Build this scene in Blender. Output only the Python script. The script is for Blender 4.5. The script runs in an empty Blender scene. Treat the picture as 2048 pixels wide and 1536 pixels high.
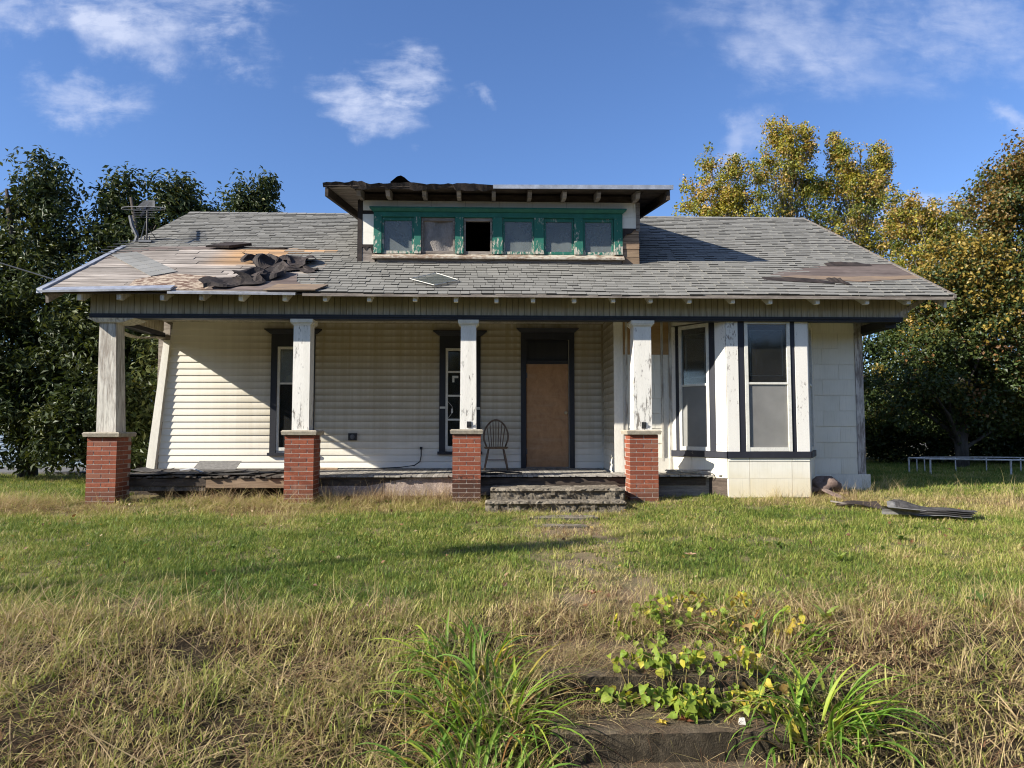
import bpy, math, random
import numpy as np
from mathutils import Vector, Matrix

random.seed(7)
RNG = np.random.default_rng(11)
R = math.radians
SC = bpy.context.scene
COL = SC.collection

# ------------------------------------------------------------------ camera, light, sky, exposure
cam = bpy.data.cameras.new('camera')
cam.sensor_width = 36.0
cam.lens = 36.0 * 1420 / 2048
cam.clip_start = 0.05
cam.clip_end = 2000
cam_ob = bpy.data.objects.new('camera', cam)
COL.objects.link(cam_ob)
cam_ob.location = (0, 0, 1.1)
cam_ob.rotation_euler = (R(90 + 3.67), 0, R(-1.83))
SC.camera = cam_ob

SUN_DIR = Vector((-2.5, -1.0, 1.42)).normalized()      # towards the sun
sun = bpy.data.lights.new('sun', 'SUN')
sun.energy = 4.6
sun.angle = R(0.55)
sun.color = (1.0, 0.945, 0.86)
sun_ob = bpy.data.objects.new('sun', sun)
COL.objects.link(sun_ob)
sun_ob.rotation_euler = (-SUN_DIR).to_track_quat('-Z', 'Y').to_euler()
sun_ob.location = (-30, -12, 20)

SC.view_settings.view_transform = 'Standard'
SC.view_settings.look = 'None'
SC.view_settings.exposure = 1.12
SC.view_settings.gamma = 1.0
SC.view_settings.use_curve_mapping = False
SC.cycles.max_bounces = 6
SC.cycles.transparent_max_bounces = 12
SC.cycles.use_denoising = True
SC.cycles.filter_width = 1.1

world = bpy.data.worlds.new('World')
SC.world = world
world.use_nodes = True


def build_world():
    nt = world.node_tree
    N, L = nt.nodes, nt.links
    N.clear()

    def nd(t, **k):
        n = N.new(t)
        for a, v in k.items():
            setattr(n, a, v)
        return n

    def math_(op, a, b=None, clamp=False):
        n = nd('ShaderNodeMath', operation=op, use_clamp=clamp)
        for i, v in enumerate((a, b)):
            if v is None:
                continue
            if isinstance(v, (int, float)):
                n.inputs[i].default_value = v
            else:
                L.new(v, n.inputs[i])
        return n.outputs[0]

    out = nd('ShaderNodeOutputWorld')
    bg = nd('ShaderNodeBackground')
    bg.inputs[1].default_value = 0.064
    L.new(bg.outputs[0], out.inputs[0])
    sky = nd('ShaderNodeTexSky', sky_type='NISHITA')
    sky.sun_disc = False
    sky.sun_elevation = math.asin(SUN_DIR.z)
    sky.sun_rotation = math.atan2(SUN_DIR.x, SUN_DIR.y)
    sky.air_density = 1.0
    sky.dust_density = 0.4
    sky.ozone_density = 2.6
    tc = nd('ShaderNodeTexCoord')
    sep = nd('ShaderNodeSeparateXYZ')
    L.new(tc.outputs['Generated'], sep.inputs[0])
    x, y, z = sep.outputs
    ysafe = math_('MAXIMUM', y, 0.15)
    u = math_('DIVIDE', x, ysafe)
    v = math_('DIVIDE', z, ysafe)
    uv = nd('ShaderNodeCombineXYZ')
    L.new(u, uv.inputs[0])
    L.new(v, uv.inputs[1])
    # warp so that the cloud edges fray
    wn = nd('ShaderNodeTexNoise')
    wn.inputs['Scale'].default_value = 9
    wn.inputs['Detail'].default_value = 6
    wn.inputs['Roughness'].default_value = 0.6
    L.new(uv.outputs[0], wn.inputs['Vector'])
    ws = nd('ShaderNodeVectorMath', operation='SUBTRACT')
    L.new(wn.outputs['Color'], ws.inputs[0])
    ws.inputs[1].default_value = (0.5, 0.5, 0.5)
    wsc = nd('ShaderNodeVectorMath', operation='SCALE')
    L.new(ws.outputs[0], wsc.inputs[0])
    wsc.inputs['Scale'].default_value = 0.16
    wuv = nd('ShaderNodeVectorMath', operation='ADD')
    L.new(uv.outputs[0], wuv.inputs[0])
    L.new(wsc.outputs[0], wuv.inputs[1])

    # wispy texture: streaks leaning up to the left
    mp = nd('ShaderNodeMapping')
    mp.inputs['Rotation'].default_value = (0, 0, R(58))
    mp.inputs['Scale'].default_value = (12, 34, 1)
    L.new(uv.outputs[0], mp.inputs[0])
    n1 = nd('ShaderNodeTexNoise')
    n1.inputs['Scale'].default_value = 1.0
    n1.inputs['Detail'].default_value = 9
    n1.inputs['Roughness'].default_value = 0.62
    n1.inputs['Distortion'].default_value = 0.35
    L.new(mp.outputs[0], n1.inputs['Vector'])
    wisp = n1.outputs['Fac']
    n2 = nd('ShaderNodeTexNoise')
    n2.inputs['Scale'].default_value = 10.0
    n2.inputs['Detail'].default_value = 10
    n2.inputs['Roughness'].default_value = 0.58
    L.new(uv.outputs[0], n2.inputs['Vector'])
    soft = n2.outputs['Fac']

    def blob(cu, cv, ru, rv, slope, gain, wis):
        """an elliptic patch of cloud about direction (cu, cv), frayed by the noises"""
        s = nd('ShaderNodeVectorMath', operation='SUBTRACT')
        L.new(wuv.outputs[0], s.inputs[0])
        s.inputs[1].default_value = (cu, cv, 0)
        m = nd('ShaderNodeMapping')
        m.inputs['Rotation'].default_value = (0, 0, math.atan(slope))
        L.new(s.outputs[0], m.inputs[0])
        q = nd('ShaderNodeVectorMath', operation='MULTIPLY')
        L.new(m.outputs[0], q.inputs[0])
        q.inputs[1].default_value = (1 / ru, 1 / rv, 0)
        ln = nd('ShaderNodeVectorMath', operation='LENGTH')
        L.new(q.outputs[0], ln.inputs[0])
        mr = nd('ShaderNodeMapRange', interpolation_type='SMOOTHSTEP')
        mr.inputs[1].default_value = 0.0
        mr.inputs[2].default_value = 1.25
        mr.inputs[3].default_value = 1.0
        mr.inputs[4].default_value = 0.0
        L.new(ln.outputs['Value'], mr.inputs[0])
        e = math_('MULTIPLY', math_('SUBTRACT', soft, 0.5), 2.1)
        e = math_('ADD', e, math_('MULTIPLY', math_('SUBTRACT', wisp, 0.5), 2.8 * wis))
        k = math_('ADD', mr.outputs[0], math_('MULTIPLY', e, math_('POWER', mr.outputs[0], 0.5)))
        o = nd('ShaderNodeMapRange', interpolation_type='SMOOTHSTEP')
        o.inputs[1].default_value = 0.15
        o.inputs[2].default_value = 1.6
        L.new(k, o.inputs[0])
        return math_('MULTIPLY', o.outputs[0], gain)

    blobs = [
        (-0.53, 0.565, 0.25, 0.060, 0.17, 1.15, 0.35),
        (-0.72, 0.585, 0.16, 0.055, 0.05, 0.80, 0.5),
        (-0.50, 0.635, 0.26, 0.085, 0.05, 0.62, 1.2),
        (-0.37, 0.560, 0.08, 0.07, -0.6, 0.80, 0.9),
        (-0.57, 0.475, 0.11, 0.05, 0.05, 0.70, 1.1),
        (-0.175, 0.472, 0.13, 0.055, 0.16, 1.10, 0.7),
        (-0.13, 0.515, 0.10, 0.06, 0.2, 0.75, 1.2),
        (0.43, 0.595, 0.20, 0.115, 0.1, 0.66, 0.6),
        (0.70, 0.585, 0.19, 0.09, 0.2, 0.62, 0.6),
        (0.56, 0.52, 0.22, 0.06, 0.0, 0.25, 0.8),
        (0.385, 0.425, 0.085, 0.05, -0.6, 0.62, 0.5),
        (0.33, 0.37, 0.06, 0.05, -0.6, 0.45, 0.5),
        (0.77, 0.455, 0.07, 0.04, 0.6, 0.75, 0.8),
        (0.66, 0.305, 0.16, 0.055, 0.0, 1.0, 0.5),
        (-0.02, 0.47, 0.02, 0.035, -0.5, 0.45, 0.9),
    ]
    tot = None
    for b in blobs:
        o = blob(*b)
        tot = o if tot is None else math_('ADD', tot, o)
    front = math_('MULTIPLY', tot, math_('GREATER_THAN', y, 0.15))
    # the same kind of thin cloud over the rest of the sky
    zs = math_('MAXIMUM', z, 0.08)
    pu = math_('DIVIDE', x, zs)
    pv = math_('DIVIDE', y, zs)
    puv = nd('ShaderNodeCombineXYZ')
    L.new(pu, puv.inputs[0])
    L.new(pv, puv.inputs[1])
    n3 = nd('ShaderNodeTexNoise')
    n3.inputs['Scale'].default_value = 0.8
    n3.inputs['Detail'].default_value = 8
    n3.inputs['Roughness'].default_value = 0.6
    L.new(puv.outputs[0], n3.inputs['Vector'])
    gen = nd('ShaderNodeMapRange', interpolation_type='SMOOTHSTEP')
    gen.inputs[1].default_value = 0.44
    gen.inputs[2].default_value = 0.72
    L.new(n3.outputs['Fac'], gen.inputs[0])
    away = nd('ShaderNodeMapRange')
    away.inputs[1].default_value = 0.75
    away.inputs[2].default_value = 0.35
    L.new(y, away.inputs[0])
    rest = math_('MULTIPLY', gen.outputs[0], away.outputs[0])
    tot2 = math_('ADD', front, rest)
    fac = math_('MULTIPLY', tot2, 1.0, clamp=True)
    tint = nd('ShaderNodeMix', data_type='RGBA', blend_type='MULTIPLY')
    tint.inputs[0].default_value = 1.0
    L.new(sky.outputs[0], tint.inputs[6])
    tint.inputs[7].default_value = SKY_TINT
    mix = nd('ShaderNodeMix', data_type='RGBA')
    fm = math_('MULTIPLY', fac, 0.78)
    L.new(fm, mix.inputs[0])
    L.new(tint.outputs[2], mix.inputs[6])
    mix.inputs[7].default_value = CLOUD_COL
    L.new(mix.outputs[2], bg.inputs[0])


SKY_TINT = (0.86, 1.04, 1.38, 1)
CLOUD_COL = (5.6, 6.1, 7.6, 1)
build_world()

# ------------------------------------------------------------------ helpers
MATS = {}


class NT:
    def __init__(self, name):
        self.m = bpy.data.materials.new(name)
        self.m.use_nodes = True
        self.t = self.m.node_tree
        self.t.nodes.clear()
        self.out = self.n('ShaderNodeOutputMaterial')

    def n(self, typ, **k):
        nd = self.t.nodes.new(typ)
        for a, v in k.items():
            setattr(nd, a, v)
        return nd

    def l(self, a, b):
        self.t.links.new(a, b)

    def pos(self, scale=(1, 1, 1), rnd=False):
        g = self.n('ShaderNodeNewGeometry')
        o = g.outputs['Position']
        mp = self.n('ShaderNodeMapping')
        mp.inputs['Scale'].default_value = scale
        self.l(o, mp.inputs[0])
        if rnd:
            oi = self.n('ShaderNodeObjectInfo')
            c = self.n('ShaderNodeMath', operation='MULTIPLY')
            self.l(oi.outputs['Random'], c.inputs[0])
            c.inputs[1].default_value = 37.0
            cv = self.n('ShaderNodeCombineXYZ')
            for i in range(3):
                self.l(c.outputs[0], cv.inputs[i])
            self.l(cv.outputs[0], mp.inputs['Location'])
        return mp.outputs[0]

    def noise(self, vec, scale, detail=5, rough=0.6, dist=0):
        t = self.n('ShaderNodeTexNoise')
        t.inputs['Scale'].default_value = scale
        t.inputs['Detail'].default_value = detail
        t.inputs['Roughness'].default_value = rough
        t.inputs['Distortion'].default_value = dist
        self.l(vec, t.inputs['Vector'])
        return t.outputs['Fac']

    def rng(self, v, a, b, c=0.0, d=1.0, smooth=False):
        m = self.n('ShaderNodeMapRange')
        if smooth:
            m.interpolation_type = 'SMOOTHSTEP'
        m.inputs[1].default_value, m.inputs[2].default_value = a, b
        m.inputs[3].default_value, m.inputs[4].default_value = c, d
        self.l(v, m.inputs[0])
        return m.outputs[0]

    def mix(self, f, a, b, mode='MIX'):
        m = self.n('ShaderNodeMix', data_type='RGBA', blend_type=mode)
        for i, v in ((0, f), (6, a), (7, b)):
            if isinstance(v, (int, float)):
                m.inputs[i].default_value = v
            elif isinstance(v, tuple):
                m.inputs[i].default_value = v if len(v) == 4 else v + (1,)
            else:
                self.l(v, m.inputs[i])
        return m.outputs[2]

    def mth(self, op, a, b=0.0):
        m = self.n('ShaderNodeMath', operation=op)
        for i, v in enumerate((a, b)):
            if isinstance(v, (int, float)):
                m.inputs[i].default_value = v
            else:
                self.l(v, m.inputs[i])
        return m.outputs[0]

    def attr(self, name, typ='GEOMETRY'):
        a = self.n('ShaderNodeAttribute', attribute_name=name, attribute_type=typ)
        return a

    def rand(self):
        return self.n('ShaderNodeObjectInfo').outputs['Random']

    def bump(self, h, strength, dist=0.01):
        b = self.n('ShaderNodeBump')
        b.inputs['Strength'].default_value = strength
        b.inputs['Distance'].default_value = dist
        self.l(h, b.inputs['Height'])
        return b.outputs[0]

    def pbr(self, col, rough=0.8, normal=None, spec=0.3, metal=0.0):
        p = self.n('ShaderNodeBsdfPrincipled')
        if isinstance(col, tuple):
            p.inputs['Base Color'].default_value = col if len(col) == 4 else col + (1,)
        else:
            self.l(col, p.inputs['Base Color'])
        if isinstance(rough, (int, float)):
            p.inputs['Roughness'].default_value = rough
        else:
            self.l(rough, p.inputs['Roughness'])
        p.inputs['Specular IOR Level'].default_value = spec
        p.inputs['Metallic'].default_value = metal
        if normal is not None:
            self.l(normal, p.inputs['Normal'])
        self.l(p.outputs[0], self.out.inputs[0])
        return p


def m_generic(name, a, b, scale=(6, 6, 6), rough=0.8, var=0.25, bump=0.4, bdist=0.004, spec=0.3, lo=0.35, hi=0.65, fine=8.0, metal=0.0):
    """two tones mixed by noise, a value shift per object, fine relief"""
    t = NT(name)
    v = t.pos(scale, rnd=True)
    n = t.noise(v, 1.0, 7)
    c = t.mix(t.rng(n, lo, hi), a, b)
    f = t.noise(v, fine, 4)
    c = t.mix(0.35, c, t.mix(t.rng(f, 0.3, 0.7), (0.55, 0.55, 0.55), (1.35, 1.35, 1.35)), 'MULTIPLY')
    if var:
        g = t.rng(t.rand(), 0, 1, 1 - var, 1 + var)
        cc = t.n('ShaderNodeCombineColor')
        for i in range(3):
            t.l(g, cc.inputs[i])
        c = t.mix(1.0, c, cc.outputs[0], 'MULTIPLY')
    t.pbr(c, rough, t.bump(t.mth('ADD', n, f), bump, bdist), spec, metal)
    return t.m


def m_peeling(name, paint, wood, scale, thr, stain=None, stain_amt=0.4, soft=0.04, rough=0.65, bump=0.5, lowz=None):
    """old paint with flakes missing, weathered wood below"""
    t = NT(name)
    v = t.pos(scale, rnd=True)
    n = t.noise(v, 1.0, 9, 0.68, 0.3)
    big = t.noise(t.pos((2.2, 2.2, 1.5), rnd=True), 1.0, 4)
    k = t.mth('ADD', n, t.mth('MULTIPLY', t.mth('SUBTRACT', big, 0.5), 0.55))
    if lowz:
        g = t.n('ShaderNodeNewGeometry')
        s = t.n('ShaderNodeSeparateXYZ')
        t.l(g.outputs['Position'], s.inputs[0])
        k = t.mth('ADD', k, t.rng(s.outputs[2], lowz[0], lowz[1], lowz[2], 0.0, True))
    mask = t.rng(k, thr - soft, thr + soft)
    wn = t.noise(t.pos((60, 60, 4), rnd=True), 1.0, 5)
    w = t.mix(t.rng(wn, 0.3, 0.7), tuple(x * 0.55 for x in wood), wood)
    p = t.mix(t.rng(t.noise(v, 3.0, 5), 0.3, 0.7), tuple(x * 0.86 for x in paint), paint)
    if stain:
        st = t.noise(t.pos((7, 7, 0.6), rnd=True), 1.0, 6)
        p = t.mix(t.mth('MULTIPLY', t.rng(st, 0.42, 0.72), stain_amt), p, stain)
    c = t.mix(mask, p, w)
    hgt = t.mth('SUBTRACT', t.mth('MULTIPLY', wn, 0.25), mask)
    t.pbr(c, rough, t.bump(hgt, bump, 0.003), 0.3)
    return t.m


def add_obj(name, verts, faces, mat, parent=None, smooth=False, tint=None, matidx=None, attrs=None):
    me = bpy.data.meshes.new(name)
    V = np.asarray(verts, dtype=np.float32).reshape(-1, 3)
    if parent is not None:
        root = parent
        while root.parent is not None:
            root = root.parent
        V = V - np.array(root.location, dtype=np.float32)
    if isinstance(faces, np.ndarray):
        nf, k = faces.shape
        me.vertices.add(len(V))
        me.vertices.foreach_set('co', V.ravel())
        me.loops.add(nf * k)
        me.loops.foreach_set('vertex_index', faces.astype(np.int32).ravel())
        me.polygons.add(nf)
        me.polygons.foreach_set('loop_start', np.arange(0, nf * k, k, dtype=np.int32))
        me.update(calc_edges=True)
    else:
        me.from_pydata(V.tolist(), [], faces)
        me.update()
    if tint is not None:
        a = me.attributes.new('tint', 'FLOAT_COLOR', 'FACE')
        T = np.ones((len(me.polygons), 4), dtype=np.float32)
        T[:, :3] = np.asarray(tint, dtype=np.float32).reshape(-1, 3)
        a.data.foreach_set('color', T.ravel())
    me.polygons.foreach_set('use_smooth', np.full(len(me.polygons), bool(smooth)))
    for mm in (mat if isinstance(mat, (list, tuple)) else [mat]):
        me.materials.append(mm)
    if matidx is not None:
        me.polygons.foreach_set('material_index', np.asarray(matidx, dtype=np.int32))
    o = bpy.data.objects.new(name, me)
    COL.objects.link(o)
    if parent is not None:
        o.parent = parent
    return o


def thing(name, label, cat, loc, group=None):
    o = bpy.data.objects.new(name, None)
    o.empty_display_size = 0.2
    COL.objects.link(o)
    o.location = loc
    o['label'] = label
    o['category'] = cat
    if group:
        o['group'] = group
    return o


def tag(o, label, cat, group=None):
    o['label'] = label
    o['category'] = cat
    if group:
        o['group'] = group
    return o


class MB:
    """collects simple solids into one mesh"""
    def __init__(self):
        self.v, self.f, self.mi = [], [], []

    def add(self, vs, fs, mi=0):
        b = len(self.v)
        self.v.extend([tuple(p) for p in vs])
        self.f.extend([tuple(i + b for i in f) for f in fs])
        self.mi.extend([mi] * len(fs))
        return self

    def box(self, x0, x1, y0, y1, z0, z1, mi=0, j=0.0):
        vs = [(x, y, z) for z in (z0, z1) for y in (y0, y1) for x in (x0, x1)]
        if j:
            vs = [(a + random.uniform(-j, j), b + random.uniform(-j, j), c + random.uniform(-j, j)) for a, b, c in vs]
        return self.add(vs, BOXF, mi)

    def hexa(self, pts, mi=0):
        return self.add(pts, BOXF, mi)

    def bar(self, a, b, w, h, mi=0, up=(0, 0, 1)):
        a, b = Vector(a), Vector(b)
        d = (b - a).normalized()
        u = Vector(up)
        s = d.cross(u)
        if s.length < 1e-4:
            s = d.cross(Vector((1, 0, 0)))
        s.normalize()
        t = s.cross(d).normalized()
        vs = []
        for p, q in ((a, -1), (b, 1)):
            pass
        for tt in (-1, 1):
            for p in (a, b):
                for ss in (-1, 1):
                    vs.append(p + s * ss * w / 2 + t * tt * h / 2)
        return self.add(vs, BOXF, mi)

    def tube(self, pts, rad, seg=6, mi=0, cap=True):
        pts = [Vector(p) for p in pts]
        n = len(pts)
        rads = rad if isinstance(rad, (list, tuple)) else [rad] * n
        vs, fs = [], []
        ref = Vector((0.31, 0.17, 0.93))
        for i, p in enumerate(pts):
            d = (pts[min(i + 1, n - 1)] - pts[max(i - 1, 0)]).normalized()
            if abs(d.dot(ref)) > 0.95:
                ref = Vector((0.9, 0.3, 0.1))
            s = d.cross(ref).normalized()
            t = s.cross(d)
            for k in range(seg):
                a = 2 * math.pi * k / seg
                vs.append(p + (s * math.cos(a) + t * math.sin(a)) * rads[i])
        for i in range(n - 1):
            for k in range(seg):
                k2 = (k + 1) % seg
                fs.append((i * seg + k, i * seg + k2, (i + 1) * seg + k2, (i + 1) * seg + k))
        if cap:
            fs.append(tuple(reversed(range(seg))))
            fs.append(tuple((n - 1) * seg + k for k in range(seg)))
        return self.add(vs, fs, mi)

    def build(self, name, mat, parent=None, smooth=False, tint=None):
        return add_obj(name, self.v, self.f, mat, parent, smooth, tint, self.mi if isinstance(mat, (list, tuple)) else None)


BOXF = [(0, 2, 3, 1), (4, 5, 7, 6), (0, 1, 5, 4), (2, 6, 7, 3), (0, 4, 6, 2), (1, 3, 7, 5)]


def box(name, x0, x1, y0, y1, z0, z1, mat, parent=None, j=0.0):
    return MB().box(x0, x1, y0, y1, z0, z1, 0, j).build(name, mat, parent)


def rects_around(x0, x1, z0, z1, holes):
    """split a rectangle into rectangles that leave the holes open"""
    xs = sorted({x0, x1, *[h[0] for h in holes], *[h[1] for h in holes]})
    out = []
    for a, b in zip(xs[:-1], xs[1:]):
        if a < x0 or b > x1:
            continue
        cur = z0
        for h in sorted([h for h in holes if h[0] <= a and h[1] >= b], key=lambda h: h[2]):
            if h[2] > cur:
                out.append((a, b, cur, h[2]))
            cur = max(cur, h[3])
        if cur < z1:
            out.append((a, b, cur, z1))
    return out


def in_poly(x, y, P):
    c = False
    n = len(P)
    for i in range(n):
        x1, y1 = P[i]
        x2, y2 = P[(i + 1) % n]
        if (y1 > y) != (y2 > y) and x < (x2 - x1) * (y - y1) / (y2 - y1) + x1:
            c = not c
    return c


_perm = RNG.permutation(512)
_vals = RNG.random(512)


def vnoise(x, y, s=1.0, seed=0):
    x, y = np.asarray(x) * s + seed * 17.3, np.asarray(y) * s + seed * 9.1
    xi, yi = np.floor(x).astype(int), np.floor(y).astype(int)
    fx, fy = x - xi, y - yi
    fx, fy = fx * fx * (3 - 2 * fx), fy * fy * (3 - 2 * fy)

    def h(a, b):
        return _vals[_perm[(a + _perm[b % 512]) % 512]]
    return (h(xi, yi) * (1 - fx) + h(xi + 1, yi) * fx) * (1 - fy) + (h(xi, yi + 1) * (1 - fx) + h(xi + 1, yi + 1) * fx) * fy


def fbm(x, y, s=1.0, seed=0):
    return 0.55 * vnoise(x, y, s, seed) + 0.3 * vnoise(x, y, s * 2.3, seed + 3) + 0.15 * vnoise(x, y, s * 5.1, seed + 7)


# ------------------------------------------------------------------ materials
def attr_mat(name, rough=0.85, bump=0.4, fine=90, bdist=0.003, amp=0.4, spec=0.3, blotch=None):
    """colour from the face attribute 'tint', granular texture on top"""
    t = NT(name)
    a = t.attr('tint').outputs['Color']
    v = t.pos((1, 1, 1))
    f = t.noise(v, fine, 4, 0.7)
    c = t.mix(amp, a, t.mix(t.rng(f, 0.3, 0.7), (0.5, 0.5, 0.5), (1.5, 1.5, 1.5)), 'MULTIPLY')
    if blotch:
        b = t.noise(v, 1.3, 6)
        c = t.mix(t.mth('MULTIPLY', t.rng(b, 0.5, 0.75), blotch[1]), c, blotch[0])
    t.pbr(c, rough, t.bump(f, bump, bdist), spec)
    return t.m


M_shingle = attr_mat('asphalt_shingle', 0.92, 0.5, 160, 0.002, 0.55, 0.2, ((0.10, 0.10, 0.085), 0.3))


def mat_wood_boards(name, pale, dark, warm=None, rough=0.85):
    t = NT(name)
    v = t.pos((2.0, 34, 34), rnd=True)
    n = t.noise(v, 1.0, 8, 0.65, 0.4)
    c = t.mix(t.rng(n, 0.32, 0.62), dark, pale)
    big = t.noise(t.pos((0.9, 3, 3), rnd=True), 1.0, 4)
    c = t.mix(t.rng(big, 0.3, 0.65, 0.5, 0.0), c, tuple(x * 0.6 for x in dark))
    if warm:
        g = t.n('ShaderNodeNewGeometry')
        s = t.n('ShaderNodeSeparateXYZ')
        t.l(g.outputs['Position'], s.inputs[0])
        wx = t.mth('MULTIPLY', t.rng(s.outputs[0], -5.2, -4.5, 0, 1, True), t.rng(s.outputs[1], 12.2, 12.45, 0, 1, True))
        c = t.mix(t.mth('MULTIPLY', wx, t.rng(n, 0.3, 0.6, 0.35, 0.95)), c, warm)
    g2 = t.rng(t.rand(), 0, 1, 0.72, 1.2)
    cc = t.n('ShaderNodeCombineColor')
    for i in range(3):
        t.l(g2, cc.inputs[i])
    c = t.mix(1.0, c, cc.outputs[0], 'MULTIPLY')
    t.pbr(c, rough, t.bump(n, 0.6, 0.004), 0.25)
    return t.m


M_deckboard = mat_wood_boards('weathered_roof_board', (0.46, 0.405, 0.345), (0.16, 0.13, 0.105), (0.42, 0.235, 0.095))
M_barewood = mat_wood_boards('bare_wood', (0.42, 0.30, 0.19), (0.17, 0.11, 0.07))
M_darkwood = m_generic('old_dark_wood', (0.035, 0.026, 0.019), (0.085, 0.064, 0.048), (4, 4, 22), 0.85, 0.3, 0.6)
M_greywood = m_generic('grey_weathered_wood', (0.15, 0.125, 0.105), (0.30, 0.26, 0.215), (3, 26, 26), 0.85, 0.25, 0.6)
M_osb = m_generic('strand_board', (0.42, 0.34, 0.25), (0.13, 0.075, 0.05), (9, 16, 16), 0.85, 0.0, 0.8, 0.006, lo=0.42, hi=0.56)
M_felt = m_generic('roofing_felt', (0.017, 0.013, 0.011), (0.050, 0.037, 0.030), (5, 5, 5), 0.8, 0.15, 0.5)
M_felt_flat = m_generic('flat_roofing_felt', (0.085, 0.062, 0.052), (0.16, 0.125, 0.105), (1.2, 6, 6), 0.85, 0.1, 0.4)
M_felt_tan = m_generic('worn_roofing_felt', (0.26, 0.18, 0.11), (0.16, 0.12, 0.09), (2, 8, 8), 0.85, 0.1, 0.4)
M_alu = m_generic('drip_edge_metal', (0.55, 0.56, 0.58), (0.36, 0.37, 0.39), (8, 8, 8), 0.42, 0.0, 0.1, metal=0.55, spec=0.5)
M_galv = m_generic('galvanised_steel', (0.16, 0.16, 0.16), (0.10, 0.10, 0.10), (9, 9, 9), 0.45, 0.0, 0.2, metal=0.6, spec=0.5)
M_pole = m_generic('pole_timber', (0.14, 0.10, 0.07), (0.22, 0.17, 0.12), (14, 14, 2), 0.9, 0.0, 0.6)
M_mortar = m_generic('mortar', (0.42, 0.34, 0.28), (0.31, 0.25, 0.20), (14, 14, 14), 0.95, 0.0, 0.6)
M_capstone = m_generic('cast_capstone', (0.42, 0.37, 0.28), (0.26, 0.225, 0.17), (12, 12, 12), 0.9, 0.1, 0.8, 0.004)


def mat_concrete(name, a, b, moss, mossamt, upright=False):
    t = NT(name)
    v = t.pos((1, 1, 1))
    n = t.noise(v, 7, 9, 0.7)
    f = t.noise(v, 55, 6, 0.75)
    vo = t.n('ShaderNodeTexVoronoi')
    vo.inputs['Scale'].default_value = 110
    t.l(v, vo.inputs['Vector'])
    c = t.mix(t.rng(n, 0.35, 0.65), a, b)
    c = t.mix(0.7, c, t.mix(t.rng(f, 0.35, 0.65), (0.35, 0.35, 0.35), (1.6, 1.55, 1.45)), 'MULTIPLY')
    st = t.noise(t.pos((6, 6, 1.1)), 1.0, 7, 0.7)
    c = t.mix(t.mth('MULTIPLY', t.rng(st, 0.40, 0.6), mossamt), c, moss)
    peb = t.rng(vo.outputs['Distance'], 0.12, 0.28, 0.55, 0.0)
    c = t.mix(t.mth('MULTIPLY', peb, t.rng(t.noise(v, 18, 3), 0.45, 0.62)), c, (0.42, 0.38, 0.31))
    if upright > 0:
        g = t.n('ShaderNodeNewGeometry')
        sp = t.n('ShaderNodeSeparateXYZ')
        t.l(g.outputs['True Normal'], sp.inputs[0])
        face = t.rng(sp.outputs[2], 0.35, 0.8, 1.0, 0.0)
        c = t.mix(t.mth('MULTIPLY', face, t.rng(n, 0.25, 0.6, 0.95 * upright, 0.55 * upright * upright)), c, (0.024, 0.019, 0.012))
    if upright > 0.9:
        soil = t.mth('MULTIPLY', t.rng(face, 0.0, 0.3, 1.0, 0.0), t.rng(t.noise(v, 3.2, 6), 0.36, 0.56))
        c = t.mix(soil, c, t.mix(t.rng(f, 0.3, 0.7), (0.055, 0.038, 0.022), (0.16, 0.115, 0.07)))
    h = t.mth('ADD', t.mth('MULTIPLY', n, 1.4), t.mth('ADD', f, t.mth('MULTIPLY', vo.outputs['Distance'], -0.5)))
    t.pbr(c, 0.95, t.bump(h, 0.9, 0.012), 0.2)
    return t.m


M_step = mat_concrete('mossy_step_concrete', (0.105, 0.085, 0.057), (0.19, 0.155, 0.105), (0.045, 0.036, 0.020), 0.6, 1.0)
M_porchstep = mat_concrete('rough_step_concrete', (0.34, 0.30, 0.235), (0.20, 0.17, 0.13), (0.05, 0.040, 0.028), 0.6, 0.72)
M_found = mat_concrete('foundation_concrete', (0.48, 0.39, 0.33), (0.36, 0.29, 0.25), (0.10, 0.075, 0.06), 0.4)


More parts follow.
